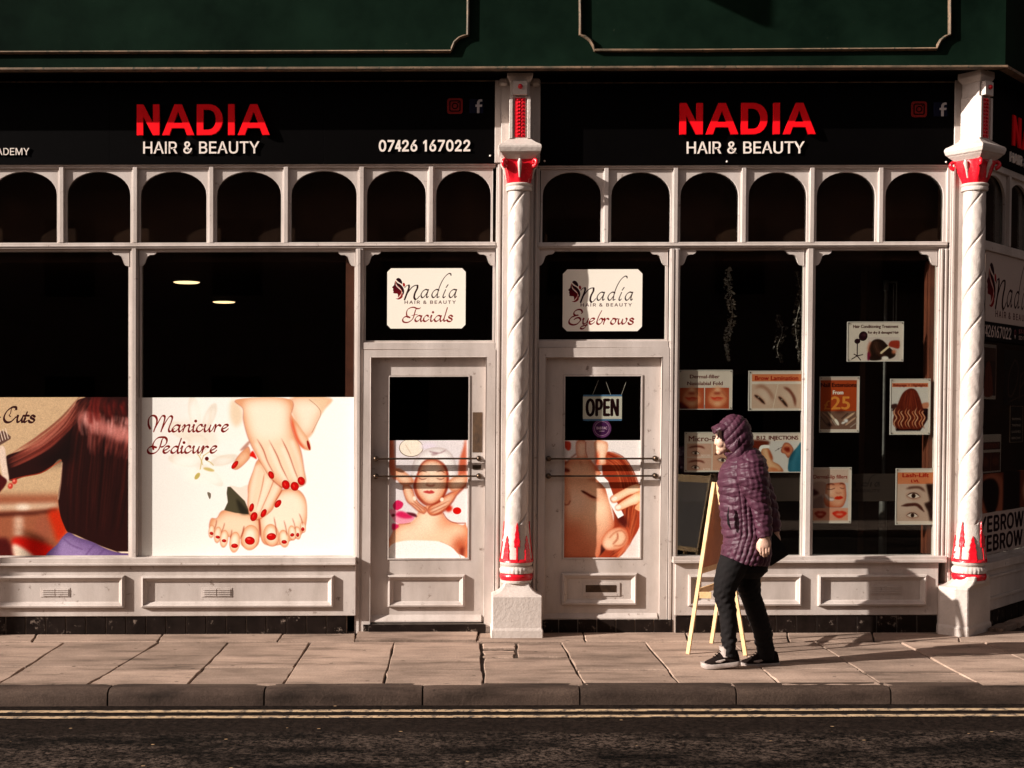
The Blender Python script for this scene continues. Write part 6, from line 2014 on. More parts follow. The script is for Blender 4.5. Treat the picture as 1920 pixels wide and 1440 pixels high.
board('window_poster', 259, 745, 667, 1049, -.0362, art_manicure(), 'big white manicure and pedicure poster with red-nailed hands over feet', 'poster')
board('window_poster', -172, 745, 245, 1049, -.0362, art_cuts(), 'big hair cuts poster with long dark brown hair being combed', 'poster')
board('door_poster', 728, 825.5, 877, 1049, -.0552, art_facial_door(), 'facial treatment poster on the left door, face in a white towel', 'poster')
board('door_poster', 1055, 825.5, 1202, 1049, -.0552, art_brow_door(), 'eyebrow waxing poster on the right door, sleeping face and ear', 'poster')
board('window_card', 726, 503, 873, 616, -.0345, art_facials(), 'cream card reading nadia Facials over the left door', 'sign', th=.003, clip=.028)
board('window_card', 1055, 505, 1204, 621, -.0345, art_eyebrows(), 'cream card reading nadia Eyebrows over the right door', 'sign', th=.003, clip=.034)
HOLD = plain('clear_acrylic_edge', (.62, .55, .5), .25)
PIN = plain('dark_pin', (.03, .022, .02), .4, .5)


def holder(x0, y0, x1, y1, art, label, pins=True):
    d = -.055
    xm = (x0 + x1) / 2
    ym = (y0 + y1) / 2
    A, Z0 = PT(x0, y1, d)
    Bx, Z1 = PT(x1, y0, d)
    e = empty('poster_holder', ((A + Bx) / 2, .055, Z0), label, 'poster', 'clip-framed posters hanging in the right windows')
    o = board('print', x0 + .7, y0 + .7, x1 - .7, y1 - .7, d + .003, art, None, None, parent=e)
    A, Bx = PT(x0, ym, d)[0], PT(x1, ym, d)[0]
    Z1, Z0 = PT(xm, y0, d)[1], PT(xm, y1, d)[1]
    w = .006
    MB().ext([[(A, Z0), (Bx, Z0), (Bx, Z1), (A, Z1)], [(A + w, Z0 + w), (Bx - w, Z0 + w), (Bx - w, Z1 - w), (A + w, Z1 - w)]], .0485, .057).build('holder_rim', HOLD, e)
    if pins:
        for px_ in (A + .012, Bx - .012):
            for pz in (Z0 + .012, Z1 - .012):
                MB().ball((px_, .047, pz), (.0045, .004, .0045), 8).build('pin', PIN, e)


holder(1272.5, 693.5, 1373, 768, art_nasolabial(), 'poster reading Dermal-filler Nasolabial Fold with two red mouths')
holder(1403, 695, 1507, 770, art_lamination(), 'poster reading Brow Lamination with two slanted eyebrows')
holder(1283, 810, 1385, 885, art_micro(), 'poster reading Micro-Blading, half hidden behind the hood')
holder(1402, 811, 1507, 886, art_b12(), 'poster reading B12 INJECTIONS with an arm and a syringe')
holder(1588, 603, 1694, 678, art_condition(), 'poster reading Hair Conditioning Treatment with a hood dryer')
holder(1536, 706, 1611, 811, art_nails(), 'orange poster reading Nail Extensions From £25')
holder(1668.5, 710, 1744, 815, art_balayage(), 'poster reading Balayage + Highlights with long curled hair')
holder(1521, 876, 1596, 981, art_lips(), 'poster reading Dermal-lip fillers with a face and lips')
holder(1679, 878, 1755, 984, art_lash(), 'poster reading Lash-Lift LVL with two open eyes')


# OPEN sign hanging behind the door glass, and the round purple sticker
def art_open():
    c = Canvas(1093, 739, 1166, 789, 6, (232, 222, 208))
    c.rect(1093, 739, 1166, 742.5, (92, 130, 170)); c.rect(1093, 785.5, 1166, 789, (92, 130, 170))
    c.text('OPEN', 1099.5, 747.5, 1159, 779.5, (34, 6, 10), inter=True, bold=1.7, gap=8)
    return c.grain(.02).material('open_sign_print')


def art_badge():
    c = Canvas(1110, 785, 1147, 823, 8, (88, 36, 92))
    c.ell(1128.5, 804, 17, 17, (150, 90, 140)); c.ell(1128.5, 804, 15.8, 15.8, (84, 34, 90))
    for k in range(34):
        a = 2 * PI * k / 34
        c.ell(1128.5 + 13.7 * math.cos(a), 804 + 13.7 * math.sin(a), .8, 1.1, (196, 150, 180), math.degrees(a))
    c.text('BABTAC', 1118.5, 800.5, 1138.5, 805.5, (226, 190, 210), bold=.2); c.rect(1123.5, 808.5, 1133.5, 809.6, (226, 190, 210))
    return c.material('sticker_print')


op = board('open_sign', 1093, 740, 1166, 789, -.072, art_open(), 'white OPEN sign hanging on strings inside the right door', 'sign', th=.003)
mb = MB()
o_ = ORG[op.name]
for (xa, ya, xb_2, yb_2) in ((1111, 741, 1122, 713), (1145, 740, 1136, 715), (1165, 741, 1174, 716)):
    a, b = PT(xa, ya, -.072), PT(xb_2, yb_2, -.072)
    mb.tube([(a[0], .072, a[1]), (b[0], .072, b[1])], .0015, 6)
mb.build('string', plain('string', (.5, .42, .36), .8), op)
bd = -.070
c = PT(1128.5, 803.5, bd)
pts = [(c[0] + .072 * math.cos(t), c[1] + .072 * math.sin(t)) for t in np.linspace(0, 2 * PI, 33)[:-1]]
st = MB().ext([pts], .0695, .0705).build('round_sticker', art_badge(), label='round purple sticker on the door glass under the OPEN sign', cat='sticker')
uv = st.data.uv_layers.new(name='UVMap')
for l in st.data.loops:
    v = st.data.vertices[l.vertex_index].co + ORG[st.name]
    uv.data[l.index].uv = ((v.x - LEAN * (v.z - EYE) - c[0]) / .148 + .5, (v.z - c[1]) / .148 + .5)


# grey strip of film with the faint name, low across the right windows
def art_strip(x0, x1):
    c = Canvas(x0, 888, x1, 940, 4, (50, 40, 35))
    for ox in range(int(x0) - 180, int(x1), 205):
        c.tr(ox - 20, 866, 19.5)
        K = (30, 22, 20)
        for xx in (820, 1405):
            c.stroke([(xx * 1.5 + 150, 745), (xx * 1.5 + 40, 770), (xx * 1.5 + 5, 840), (xx * 1.5 + 60, 888), (xx * 1.5 + 150, 755), (xx * 1.5 + 150, 892)], 60, K, nib=.5)
        c.stroke([(2140, 460), (1960, 560), (1840, 890)], 50, K, nib=.5); c.stroke([(1820, 780), (1700, 770), (1640, 860), (1800, 880)], 60, K, nib=.5); c.stroke([(1980, 760), (1950, 890)], 56, K)
        c.text('HAIR & BEAUTY', 900, 1000, 2300, 1110, K, bold=8)
    return c.grain(.05).material('film_strip_print', rough=.7, spec=.1)


board('window_film', 1274, 888, 1507, 940, -.082, art_strip(1274, 1507), 'dim grey strip of film behind the left pane of the right window', 'sign', 'grey film strips with the faint salon name')
board('window_film', 1527, 888, 1740, 940, -.084, art_strip(1527, 1740), 'dim grey strip of film between the lip and lash posters', 'sign', 'grey film strips with the faint salon name')

# leafy garlands of silver leaves hanging behind the right windows
LEAF = surf('silver_leaf', (.40, .34, .28), (.2, .16, .13), rough=.5, scale=30, bump=0)


def garland(x, y0, y1, d, n, w, lab, col=LEAF):
    mb = MB()
    X, Zt = PT(x, y0, d)
    Zb_ = PT(x, y1, d)[1]
    ph = random.uniform(0, 6)
    pts = []
    for i in range(14):
        t = i / 13
        pts.append((X + .018 * math.sin(t * 9 + ph), -d + .015 * math.cos(t * 7), Zt + (Zb_ - Zt) * t))
    e = empty('hanging_garland', (X, -d, Zb_), lab, 'garland', 'leafy garlands hanging in the right windows')
    mb.tube(pts, .0022, 5)
    mb.build('cord', LEAF, e)
    mb = MB()
    for i in range(n):
        t = random.random()
        wf = w * (.5 + .9 * math.sin(PI * min(1, t * 1.15)) ** .6)
        c_ = Vector((X + .018 * math.sin(t * 9 + ph) + random.uniform(-wf, wf), -d + random.uniform(-wf, wf), Zt + (Zb_ - Zt) * t))
        u = Vector((random.uniform(-1, 1), random.uniform(-1, 1), random.uniform(-1, .6))).normalized()
        v = u.cross(Vector((random.uniform(-1, 1), random.uniform(-1, 1), random.uniform(-1, 1)))).normalized()
        L, Wd = random.uniform(.010, .019), random.uniform(.005, .009)
        mb.add([c_ - u * L, c_ + v * Wd, c_ + u * L, c_ - v * Wd], [(0, 1, 2, 3)])
    mb.build('leaves', col, e, kind='stuff')


garland(1369, 500, 676, -.20, 260, .026, 'bright silver leaf garland in the middle of the hooded person\'s window')
LEAF2 = surf('dim_light_leaf', (.10, .075, .055), (.05, .035, .025), rough=.6, scale=30, bump=0)  # darker copy of the leaf: the dimmer light is put into its colour
garland(1497, 510, 680, -.32, 200, .022, 'leaf garland coloured as in dim light, close to the post between the right windows', LEAF2)
garland(1462, 590, 680, -.5, 110, .03, 'short dim leaf garland above the Brow Lamination poster', LEAF2)
garland(1743, 560, 690, -.34, 130, .025, 'dim leaf garland by the brown wood lining of the end window', LEAF2)

# pole added behind the last pane to stand in for a lamp post's reflection
X, Zt = PT(1661, 526, -.55)
e = empty('reflected_pole', (X, .55, .05), 'slim grey pole added behind the last window as the reflection of a lamp post', 'pole')
MB().lathe([(.013, 1.12), (.0135, 2.55), (.013, Zt - .06)], X, .55, 16).build('shaft', M['steel'], e, smooth=True)
MB().lathe([(.030, .05), (.030, .95), (.027, 1.05), (.016, 1.12), (.013, 1.13)], X, .55, 20).build('lower_tube', M['steel'], e, smooth=True)
MB().lathe([(.020, Zt - .08), (.021, Zt - .075), (.021, Zt), (.018, Zt + .005)], X, .55, 16).build('collar', M['steel'], e, smooth=True)
MB().box(X + .018, X + .09, .545, .555, Zt - .02, Zt - .005).build('bracket', M['steel'], e)
MB().lathe([(.006, Zt - .5), (.006, Zt - .01)], X + .085, .55, 10).build('thin_rod', M['steel'], e)
MB().lathe([(.005, Zt - .5), (.005, Zt - .03)], X + .062, .55, 10).build('thin_rod', M['steel'], e)

# ------------------------------------------------------------------ the side front, running back from the corner
SO = Vector((3.90, -.02))            # plan origin
ku = CD                               # along the side front, away
kn = Vector((CD.y, -CD.x))           # outward


def ts(x, push=0.0):
    """distance along the side front of the plumb point seen in pixel column x"""
    r = ray(x, 785)
    m = r.x / r.y
    # SO + ku*t + kn*push ; X = m*(Y+DIST)
    o = SO + kn * push
    return (m * (o.y + DIST) - o.x) / (ku.x - m * ku.y)


def zs(x, y, push=0.0):
    p = SO + kn * push + ku * ts(x, push)
    r = ray(x, y)
    return EYE + r.z * (p.y + DIST) / r.y


def sbox(mb, t0, t1, z0, z1, p0, p1, mi=0):
    q = [SO + ku * t + kn * p for (t, p) in ((t0, p0), (t1, p0), (t1, p1), (t0, p1))]
    return mb.add([(p.x, p.y, z) for z in (z0, z1) for p in q], [(0, 1, 2, 3), (7, 6, 5, 4), (0, 4, 5, 1), (1, 5, 6, 2), (2, 6, 7, 3), (3, 7, 4, 0)], mi)


def sobj(name, t0, t1, z0, z1, p0, p1, mat, parent, bev=.003, **kw):
    return sbox(MB(), t0, t1, z0, z1, p0, p1).build(name, mat, parent, bev=bev, **kw)


S2 = empty('side_shopfront', (SO.x, SO.y, 0), 'shaded side front of the salon running back from the right corner', 'shopfront')
TE = 4.2
zA, zB_ = zs(1860, 455), zs(1860, 472)
za1 = zs(1860, 312)
sobj('transom_rail', -.03, TE, zB_, zA, 0, -.08, W_, S2)
sobj('head_rail', -.03, TE, za1 - .03, za1 + .02, 0, -.08, W_, S2)
tm = ts(1888)
tw = .57
tms = [tm - tw, tm, tm + tw, tm + 2 * tw, tm + 3 * tw, tm + 4 * tw, tm + 5 * tw]
for t in tms:
    if -.03 < t < TE: sobj('mullion', t - .02, t + .02, zA, za1 - .03, .005, -.07, W_, S2)
for t0 in tms[:-1]:
    t1 = t0 + tw
    a, b = max(t0 + .02, -.03), min(t1 - .02, TE)
    if b - a < .2: continue
    cxx, ho = (t0 + t1) / 2, tw / 2 - .035
    arc = []
    ztop, zspr = za1 - .06, za1 - .24
    for k in range(17):
        th = PI * k / 16
        q = cxx + ho * math.cos(th)
        arc.append((q, zspr + (ztop - zspr) * max(0.0, math.sin(th)) ** .93))
    outer = [(a, za1 - .03), (a, zA)] + ([(cxx - ho, zA)] if cxx - ho > a else []) 
    loop = [(a, zA), (cxx - ho, zA)] + [p for p in reversed(arc)] + [(cxx + ho, zA), (b, zA), (b, za1 - .03), (a, za1 - .03)]
    loop = [p for p in loop if p[0] >= a - 1e-6]
    n = len(loop)
    tris = tessellate_polygon([[Vector((p[0], p[1], 0)) for p in loop]])
    vs = []
    for pp in (-.025, -.045):
        for (t, z) in loop:
            q = SO + ku * t + kn * pp
            vs.append((q.x, q.y, z))
    o = MB().add(vs, [tuple(t) for t in tris] + [tuple(i + n for i in reversed(t)) for t in tris] + [(i, (i + 1) % n, (i + 1) % n + n, i + n) for i in range(n)]).build('arch_light', W_, S2)
    sobj('pane', a, b, zA, za1 - .03, -.052, -.058, M['glass'], o, bev=0)
# posts, sill, riser, tiles
zsill = zs(1880, 1046)
for t in (-.02, 2.1, TE): sobj('post', t - .03, t + .03, 0, zB_, 0, -.1, W_, S2)
sobj('sill', -.03, TE, zsill - .06, zsill, .06, -.08, W_, S2)
sobj('riser', -.03, TE, .14, zsill - .06, .03, -.05, W_, S2)
sobj('plinth_backing', -.03, TE, -.05, .14, .01, -.05, M['mortar'], S2)
tlm = MB().box(-.072, .072, -.004, .008, 0, .135).mesh('plinth_tile', M['tile'], bev=.002, doLean=False)
for i in range(26):
    q = SO + ku * (.05 + .15 * i) + kn * .018
    place('plinth_tile', tlm, (q.x, q.y, 0), S2, rot=(0, 0, math.radians(50)))
wf = sobj('window_frame', 0.01, 2.07, zsill, zsill + .03, -.04, -.08, W_, S2)
sobj('pane', 0.01, 2.07, zsill, zB_, -.056, -.062, M['glass'], wf, bev=0)
wf = sobj('window_frame', 2.13, TE - .03, zsill, zsill + .03, -.04, -.08, W_, S2)
sobj('pane', 2.13, TE - .03, zsill, zB_, -.056, -.062, M['glass'], wf, bev=0)
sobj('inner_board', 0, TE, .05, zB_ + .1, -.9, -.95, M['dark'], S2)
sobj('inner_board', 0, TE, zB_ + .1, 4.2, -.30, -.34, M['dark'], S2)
for j, (zz0, zz1) in enumerate(((.22, .245), (zsill - .13, zsill - .11))): sobj('riser_bead', 0, TE, zz0, zz1, .042, .03, W_, S2)


def sprint(name, x0, y0t, y0b, x1, push, art, label, cat, t1=None, group=None, th=.003, parent=None):
    """flat print on the side front: left edge at pixel x0 between y0t and y0b, right end at x1 or distance t1"""
    ta = ts(x0, push)
    tb = ts(x1, push) if t1 is None else ta + t1
    z1, z0 = zs(x0, y0t, push), zs(x0, y0b, push)
    q = [SO + ku * ta + kn * (push + th), SO + ku * tb + kn * (push + th), SO + ku * tb + kn * push, SO + ku * ta + kn * push]
    vs = [(p.x, p.y, z) for z in (z0, z1) for p in q]
    o = MB().add(vs, [(0, 1, 5, 4), (1, 2, 6, 5), (2, 3, 7, 6), (3, 0, 4, 7), (4, 5, 6, 7), (3, 2, 1, 0)]).build(name, art, parent, label=label, cat=cat, group=group)
    uv = o.data.uv_layers.new(name='UVMap')
    for l in o.data.loops:
        v = o.data.vertices[l.vertex_index].co + ORG[o.name]
        p = Vector((v.x - LEAN * (v.z - EYE), v.y)) - SO
        uv.data[l.index].uv = ((p.dot(ku) - ta) / (tb - ta), (v.z - z0) / (z1 - z0))
    return o, ta, tb, z0, z1


def art_side_sign(w, h):
    c = Canvas(0, 0, w, h, 1, (182, 164, 154))
    c.tr(-88, -82, 2.225)
    salon_logo(c)
    c.tr(0, 0, 1)
    c.rect(0, h * .79, w, h, (10, 5, 8))
    c.text('07426167022', -75, h * .83, 345, h * .96, (196, 176, 166), inter=True, bold=1.5, gap=-20)
    c.ell(w * .567, h * .88, 14, 17, (120, 60, 66)); c.ell(w * .567, h * .88, 8, 10, (10, 5, 8)); c.fill([(w * .567 - 9, h * .905), (w * .567 + 9, h * .905), (w * .567, h * .955)], (196, 176, 166), 0, 1, False)
    c.text('SD1 1PP', w * .64, h * .905, w * .86, h * .95, (170, 140, 130), bold=1); c.text('57-59 Road', w * .64, h * .83, w * .97, h * .875, (150, 90, 90), bold=1)
    return c.grain(.02).material('side_card_print')


W1 = 1.2
sprint('name_board', 1844, 470, 637, 0, -.02, art_side_sign(706, 400), 'shaded nadia name board with a phone number round the corner', 'sign', t1=W1)


def art_eb(w, h):
    c = Canvas(0, 0, w, h, 1, (172, 154, 145))
    c.text('EYEBROWS FROM', -30, h * .09, w * 1.0, h * .46, (26, 6, 14), inter=True, bold=5, gap=14)
    c.text('EYEBROW + TINT', -30, h * .55, w * .96, h * .92, (26, 6, 14), inter=True, bold=5, gap=14)
    return c.grain(.02).material('eyebrow_banner_print')


sprint('price_banner', 1833, 965, 1045, 0, -.045, art_eb(900, 200), 'pale banner reading EYEBROWS FROM and EYEBROW + TINT round the corner', 'sign', t1=2.0)


def art_side_face():
    c = Canvas(0, 0, 300, 150, 2, (96, 44, 30))
    c.ell(60, 90, 70, 90, (150, 84, 60), 0, 8); c.fill([(10, 40), (60, 20), (90, 60), (80, 140), (40, 150)], (20, 8, 8), 4); c.rect(110, 0, 190, 150, (22, 8, 8), 4)
    c.ell(250, 80, 46, 70, (176, 122, 92), 0, 5); c.stroke([(235, 30), (220, 80), (240, 130)], 12, (90, 40, 26), 2); c.stroke([(265, 40), (275, 80), (262, 120)], 8, (110, 54, 36), 2)
    return c.grain(.05).material('side_face_print')


sprint('window_poster', 1836, 890, 964, 0, -.047, art_side_face(), 'dim brown face poster in the side window above the banner', 'poster', t1=1.5)


def art_side_hair():
    c = Canvas(0, 0, 100, 150, 3, (50, 26, 22))
    c.rect(0, 0, 100, 9, (170, 150, 140)); c.rect(0, 140, 100, 150, (190, 172, 160)); c.rect(96, 0, 100, 150, (150, 110, 96)); c.rect(0, 9, 96, 45, (78, 48, 40))
    c.fill([(30, 60), (50, 45), (68, 70), (76, 110), (74, 140), (20, 140), (24, 90)], (120, 50, 36), 1); c.hairs([(50, 50), (46, 90), (54, 138)], 30, (6, 22, 26), 3, [(150, 70, 50), (90, 30, 22)], .4)
    return c.grain(.05).material('side_hair_print')


def art_side_brow():
    c = Canvas(0, 0, 100, 70, 3, (70, 22, 14))
    c.rect(0, 0, 100, 14, (196, 178, 166)); c.rect(0, 28, 100, 33, (196, 178, 166)); c.rect(96, 0, 100, 70, (190, 168, 156)); c.rect(0, 67, 100, 70, (190, 168, 156)); c.text('TREATMENT', 12, 17, 90, 25, (150, 70, 50)); c.rect(50, 33, 52, 67, (130, 80, 64)); c.ell(25, 50, 16, 8, (110, 50, 34), 0, 2); c.ell(74, 50, 16, 8, (110, 50, 34), 0, 2)
    return c.grain(.05).material('side_brow_print')


sprint('window_poster', 1838, 644, 748, 1866, -.070, art_side_hair(), 'dim hair poster just right of the corner column', 'poster')
sprint('window_poster', 1838, 815, 888, 1877, -.070, art_side_brow(), 'small red-brown treatment poster right of the corner column', 'poster')


def art_prices():
    c = Canvas(0, 0, 100, 230, 2, (8, 4, 4))
    for a, b in (((0, 0), (100, 3)), ((0, 227), (100, 230)), ((0, 0), (4, 230)), ((96, 0), (100, 230))): c.rect(a[0], a[1], b[0], b[1], (150, 120, 100))
    for y, t in ((75, 'SHAPING'), (115, 'TINTING'), (155, 'LASHES'), (195, 'BROW')): c.text(t, 16, y, 84, y + 14, (190, 165, 150), bold=.6)
    return c.material('price_list_print')


def art_neon():
    c = Canvas(0, 0, 240, 120, 2, (6, 3, 3))
    col = (80, 56, 46)
    c.stroke([(60, 20), (30, 50), (24, 90), (44, 100), (74, 70), (80, 34), (60, 20)], 5, col); c.stroke([(95, 52), (88, 110)], 5, col); c.stroke([(94, 60), (112, 46), (120, 62), (96, 80)], 5, col); c.stroke([(130, 66), (150, 52), (144, 46), (130, 70), (146, 82), (162, 68)], 5, col); c.stroke([(168, 50), (166, 80)], 5, col); c.stroke([(168, 58), (184, 48), (188, 80)], 5, col)
    c.stroke([(34, 112), (120, 96), (200, 92)], 3, col)
    return c.material('open_script_print')


sprint('price_list', 1893, 761, 830, 0, -.068, art_prices(), 'small black price list with a thin pale border in the side window', 'sign', t1=.32)
sprint('open_board', 1881, 655, 760, 0, -.10, art_neon(), 'dark board with thin Open lettering in the side window', 'sign', t1=1.0)

# black sign panel of the side front with its red name
zt0, zt1 = zs(1860, 306), zs(1860, 140)
sg = empty('sign_board', (SO.x + .3, SO.y + .4, zt0), 'shaded black shop sign round the corner, only NA and HAIR showing', 'shop sign', 'black sign panels under the green fascia')
sobj('panel', -.02, TE, zt0, zt1, .02, -.02, M['signblack'], sg)


def side_text(s, t0, t1, z0, z1, push, mat, parent, bold=0.0, gap=0, G=None):
    global GLYB
    G = G or GLY
    GLYB = G
    allp = np.concatenate(glyph_loops(s, gap))
    GLYB = None
    mn, mx = allp.min(0), allp.max(0)
    sx, sz = (t1 - t0) / (mx[0] - mn[0]), (z1 - z0) / (mx[1] - mn[1])
    x = 0
    for ch in s:
        if ch == ' ':
            x += 120 + gap
            continue
        adv, cs = G[ch]
        loops = [[(t0 + (c[i] + x - mn[0]) * sx, z0 + (c[i + 1] - mn[1]) * sz) for i in range(0, len(c), 2)] for c in cs]
        mb = MB().ext(loops, 0, 1)
        mb.v = [((SO + ku * p[0] + kn * (push + (.012 if p[1] == 0 else 0))).x, (SO + ku * p[0] + kn * (push + (.012 if p[1] == 0 else 0))).y, p[2]) for p in mb.v]
        mb.build('letter', mat, parent)
        x += adv + gap


ta = ts(1884)
side_text('NADIA', ta, ta + 1.12, zs(1884, 270, .02), zs(1884, 213, .02), .021, M['signred'], sg, gap=10, G=GBOLD)
side_text('HAIR & BEAUTY', ts(1880), ts(1880) + .95, zs(1880, 301, .02), zs(1880, 282, .02), .021, M['signwhite'], sg)

# rough pale stones edging the side front
ed = empty('stone_edging', (SO.x + .2, SO.y, 0), 'rough pale stone edging at the foot of the side front', 'kerb')
for i in range(7):
    t0 = .06 + i * .42
    mb = MB()
    P = [SO + ku * (t0 + .01) + kn * .15, SO + ku * (t0 + .41) + kn * .15, SO + ku * (t0 + .41) + kn * .05, SO + ku * (t0 + .01) + kn * .05]
    slab([(p.x, p.y) for p in P], z=.03, th=.05, name='stone', parent=ed, mat=M['slab'], jit=.014, bev=.008, sub=6)

# ------------------------------------------------------------------ A-board of pale pine
G1, G2, G3 = gp(1290, 1226), gp(1334, 1206), gp(1398, 1229)
AB = empty('a_board', (1.76, -.72, 0), 'pine A-board with a chalkboard facing the shop, beside the hooded person', 'a-board')
tA = PT(1342, 904, .88)
G1, G2, G3 = Vector((*G1, 0)), Vector((*G2, 0)), Vector((*G3, 0))
G4 = G2 + (G3 - G1)
top1 = Vector((tA[0], -.88, tA[1]))
top2 = top1 + (G2 - G1)


def leg(a, b, w=.021, name='leg'):
    """square-cut timber from foot a to top b"""
    d = (b - a).normalized()
    v = (G2 - G1).normalized()
    u = d.cross(v).normalized()
    q = [u * w + v * w * .75, u * w - v * w * .75, -u * w - v * w * .75, -u * w + v * w * .75]
    return MB().add([a + k * .62 for k in q] + [b + k * .62 for k in q], [(0, 1, 2, 3), (7, 6, 5, 4), (0, 4, 5, 1), (1, 5, 6, 2), (2, 6, 7, 3), (3, 7, 4, 0)]).build(name, M['wood'], AB, bev=.002)


gap_ = (G3 - G1).normalized() * .012
leg(G1, top1 - gap_)
leg(G2, top2 - gap_)
leg(G3, top1 + gap_)
leg(G4, top2 + gap_)


def at(a, b, z): return a.lerp(b, z / b.z)


def cross(p, q, h=.022, th=.008, mat='wood', name='crossbar'):
    d = (q - p).normalized()
    u = Vector((0, 0, 1))
    w = d.cross(u).normalized()
    k = [u * h + w * th, u * h - w * th, -u * h - w * th, -u * h + w * th]
    return MB().add([p + x for x in k] + [q + x for x in k], [(0, 1, 2, 3), (7, 6, 5, 4), (0, 4, 5, 1), (1, 5, 6, 2), (2, 6, 7, 3), (3, 7, 4, 0)]).build(name, M[mat], AB, bev=.0015)


cross(at(G1, top1, .40), at(G3, top1, .40) - (G3 - G1).normalized() * .16)
cross(at(G1, top1, .42), at(G2, top2, .42))
cross(at(G3, top1, .42), at(G4, top2, .42) + (G2 - G1).normalized() * .1)
cross(at(G1, top1, 1.13), at(G2, top2, 1.13))
# chalkboard and its hardboard back
a0, a1, b0, b1 = at(G1, top1, .58), at(G1, top1, 1.10), at(G2, top2, .58), at(G2, top2, 1.10)
e1 = (G2 - G1).normalized() * .014
nn_ = (b0 - a0).cross(a1 - a0).normalized()
if nn_.x > 0: nn_ = -nn_
for nm, mt, o0, o1 in (('chalkboard', 'chalk', .004, .009), ('hardboard_back', 'hardboard', -.004, .0038)):
    P = [a0 + e1, b0 - e1, b1 - e1, a1 + e1]
    MB().add([p + nn_ * o0 for p in P] + [p + nn_ * o1 for p in P], [(0, 1, 2, 3), (7, 6, 5, 4), (0, 4, 5, 1), (1, 5, 6, 2), (2, 6, 7, 3), (3, 7, 4, 0)]).build(nm, M[mt], AB)
cross(at(G1, top1, .565), at(G2, top2, .565), h=.02, th=.007)
cross(at(G1, top1, 1.105), at(G2, top2, 1.105), h=.018, th=.01)

# ------------------------------------------------------------------ houses across the street (they show in the glass) and a signpost
T = empty('terrace_building', (0, -16, 0), 'dark brick terrace across the street, seen only in the glass', 'building')
MB().box(-30, 30, -24, -16, 0, 6.6).build('wall', M['brick'], T)
for i in range(16):
    X = -24 + i * 3.2
    for z in (.9, 3.9):
        f = MB().box(X, X + 1.1, -16, -15.97, z, z + 1.6).build('window', M['brick'], T)
        MB().box(X + .07, X + 1.03, -15.968, -15.962, z + .07, z + 1.53).build('pane', M['signblack'], f)
ps = empty('sign_post', (-6.94, -1.80, 0), 'thin grey sign post by the kerb, left of the picture', 'post')
dx = PT(80, 900, -.055)[0]
Lx = (1.80 + .055) / math.tan(SUN_AZ)
MB().lathe([(.036, 0), (.036, 3.2), (.03, 3.22)], dx - Lx, -1.80, 20).build('pole', M['steel'], ps, smooth=True)

T2 = empty('corner_building', (10, 12, 0), 'dark brick building on the far side of the side street, seen only in the glass', 'building')
MB().box(7.2, 16, .8, 40, 0, 9).build('wall', M['brick'], T2)
for i in range(7):
    for z in (.9, 3.9, 6.4): MB().box(7.17, 7.2, 4 + i * 3, 5.1 + i * 3, z, z + 1.5).build('window', M['signblack'], T2)

# ------------------------------------------------------------------ the walking person
PD = 1.42


def Q(x, y, off=0.0):
    X, Z = PT(x, y, PD + off)
    return (X, -(PD + off), Z)


KP = (DIST - PD) / FOC           # metres per pixel at her distance


def organic(name, mb, voxel, mat, parent, smooth=3, disp=None, cut=None, solid=0.0, label=None, factor=.5):
    me = mb.mesh(name + '_raw', mat, doLean=False)
    o = bpy.data.objects.new('tmp', me)
    COL.objects.link(o)
    r = o.modifiers.new('r', 'REMESH')
    r.mode = 'VOXEL'
    r.voxel_size = voxel
    r.use_smooth_shade = True
    if smooth:
        s = o.modifiers.new('s', 'SMOOTH')
        s.factor = factor
        s.iterations = smooth
    dg = bpy.context.evaluated_depsgraph_get()
    m2 = bpy.data.meshes.new_from_object(o.evaluated_get(dg))
    bpy.data.objects.remove(o)
    bpy.data.meshes.remove(me)
    m2.name = name
    n = len(m2.vertices)
    co = np.empty(n * 3)
    m2.vertices.foreach_get('co', co)
    co = co.reshape(-1, 3)
    no = np.empty(n * 3)
    m2.vertices.foreach_get('normal', no)
    no = no.reshape(-1, 3)
    if disp is not None: co = co + no * disp(co, no)[:, None]
    m2.vertices.foreach_set('co', co.ravel())
    if cut is not None:
        bm = bmesh.new()
        bm.from_mesh(m2)
        bm.verts.ensure_lookup_table()
        k = cut(co)
        bmesh.ops.delete(bm, geom=[bm.verts[i] for i in np.nonzero(k)[0]], context='VERTS')
        bm.to_mesh(m2)
        bm.free()
    n = len(m2.vertices)
    co = np.empty(n * 3)
    m2.vertices.foreach_get('co', co)
    co = co.reshape(-1, 3)
    org = ORG[parent.name]
    co[:, 0] += LEAN * (co[:, 2] - EYE)
    co -= np.array(org)
    m2.vertices.foreach_set('co', co.ravel())
    m2.polygons.foreach_set('use_smooth', [True] * len(m2.polygons))
    m2.materials.clear()
    m2.materials.append(mat)
    m2.update()
    o = bpy.data.objects.new(name, m2)
    COL.objects.link(o)
    o.parent = parent
    ORG[o.name] = org
    if solid:
        s = o.modifiers.new('thickness', 'SOLIDIFY')
        s.thickness = solid
        s.offset = -1
    return props(o, label)


def T_(mb, pts, off, n=16):
    """tube from (x px, y px, half-width px, depth m[, extra offset])"""
    path, rad = [], []
    for p in pts:
        o = off + (p[4] if len(p) > 4 else 0)
        path.append(Q(p[0], p[1], o))
        rad.append((p[2] * KP, p[3]))
    return mb.tube(path, rad, n)


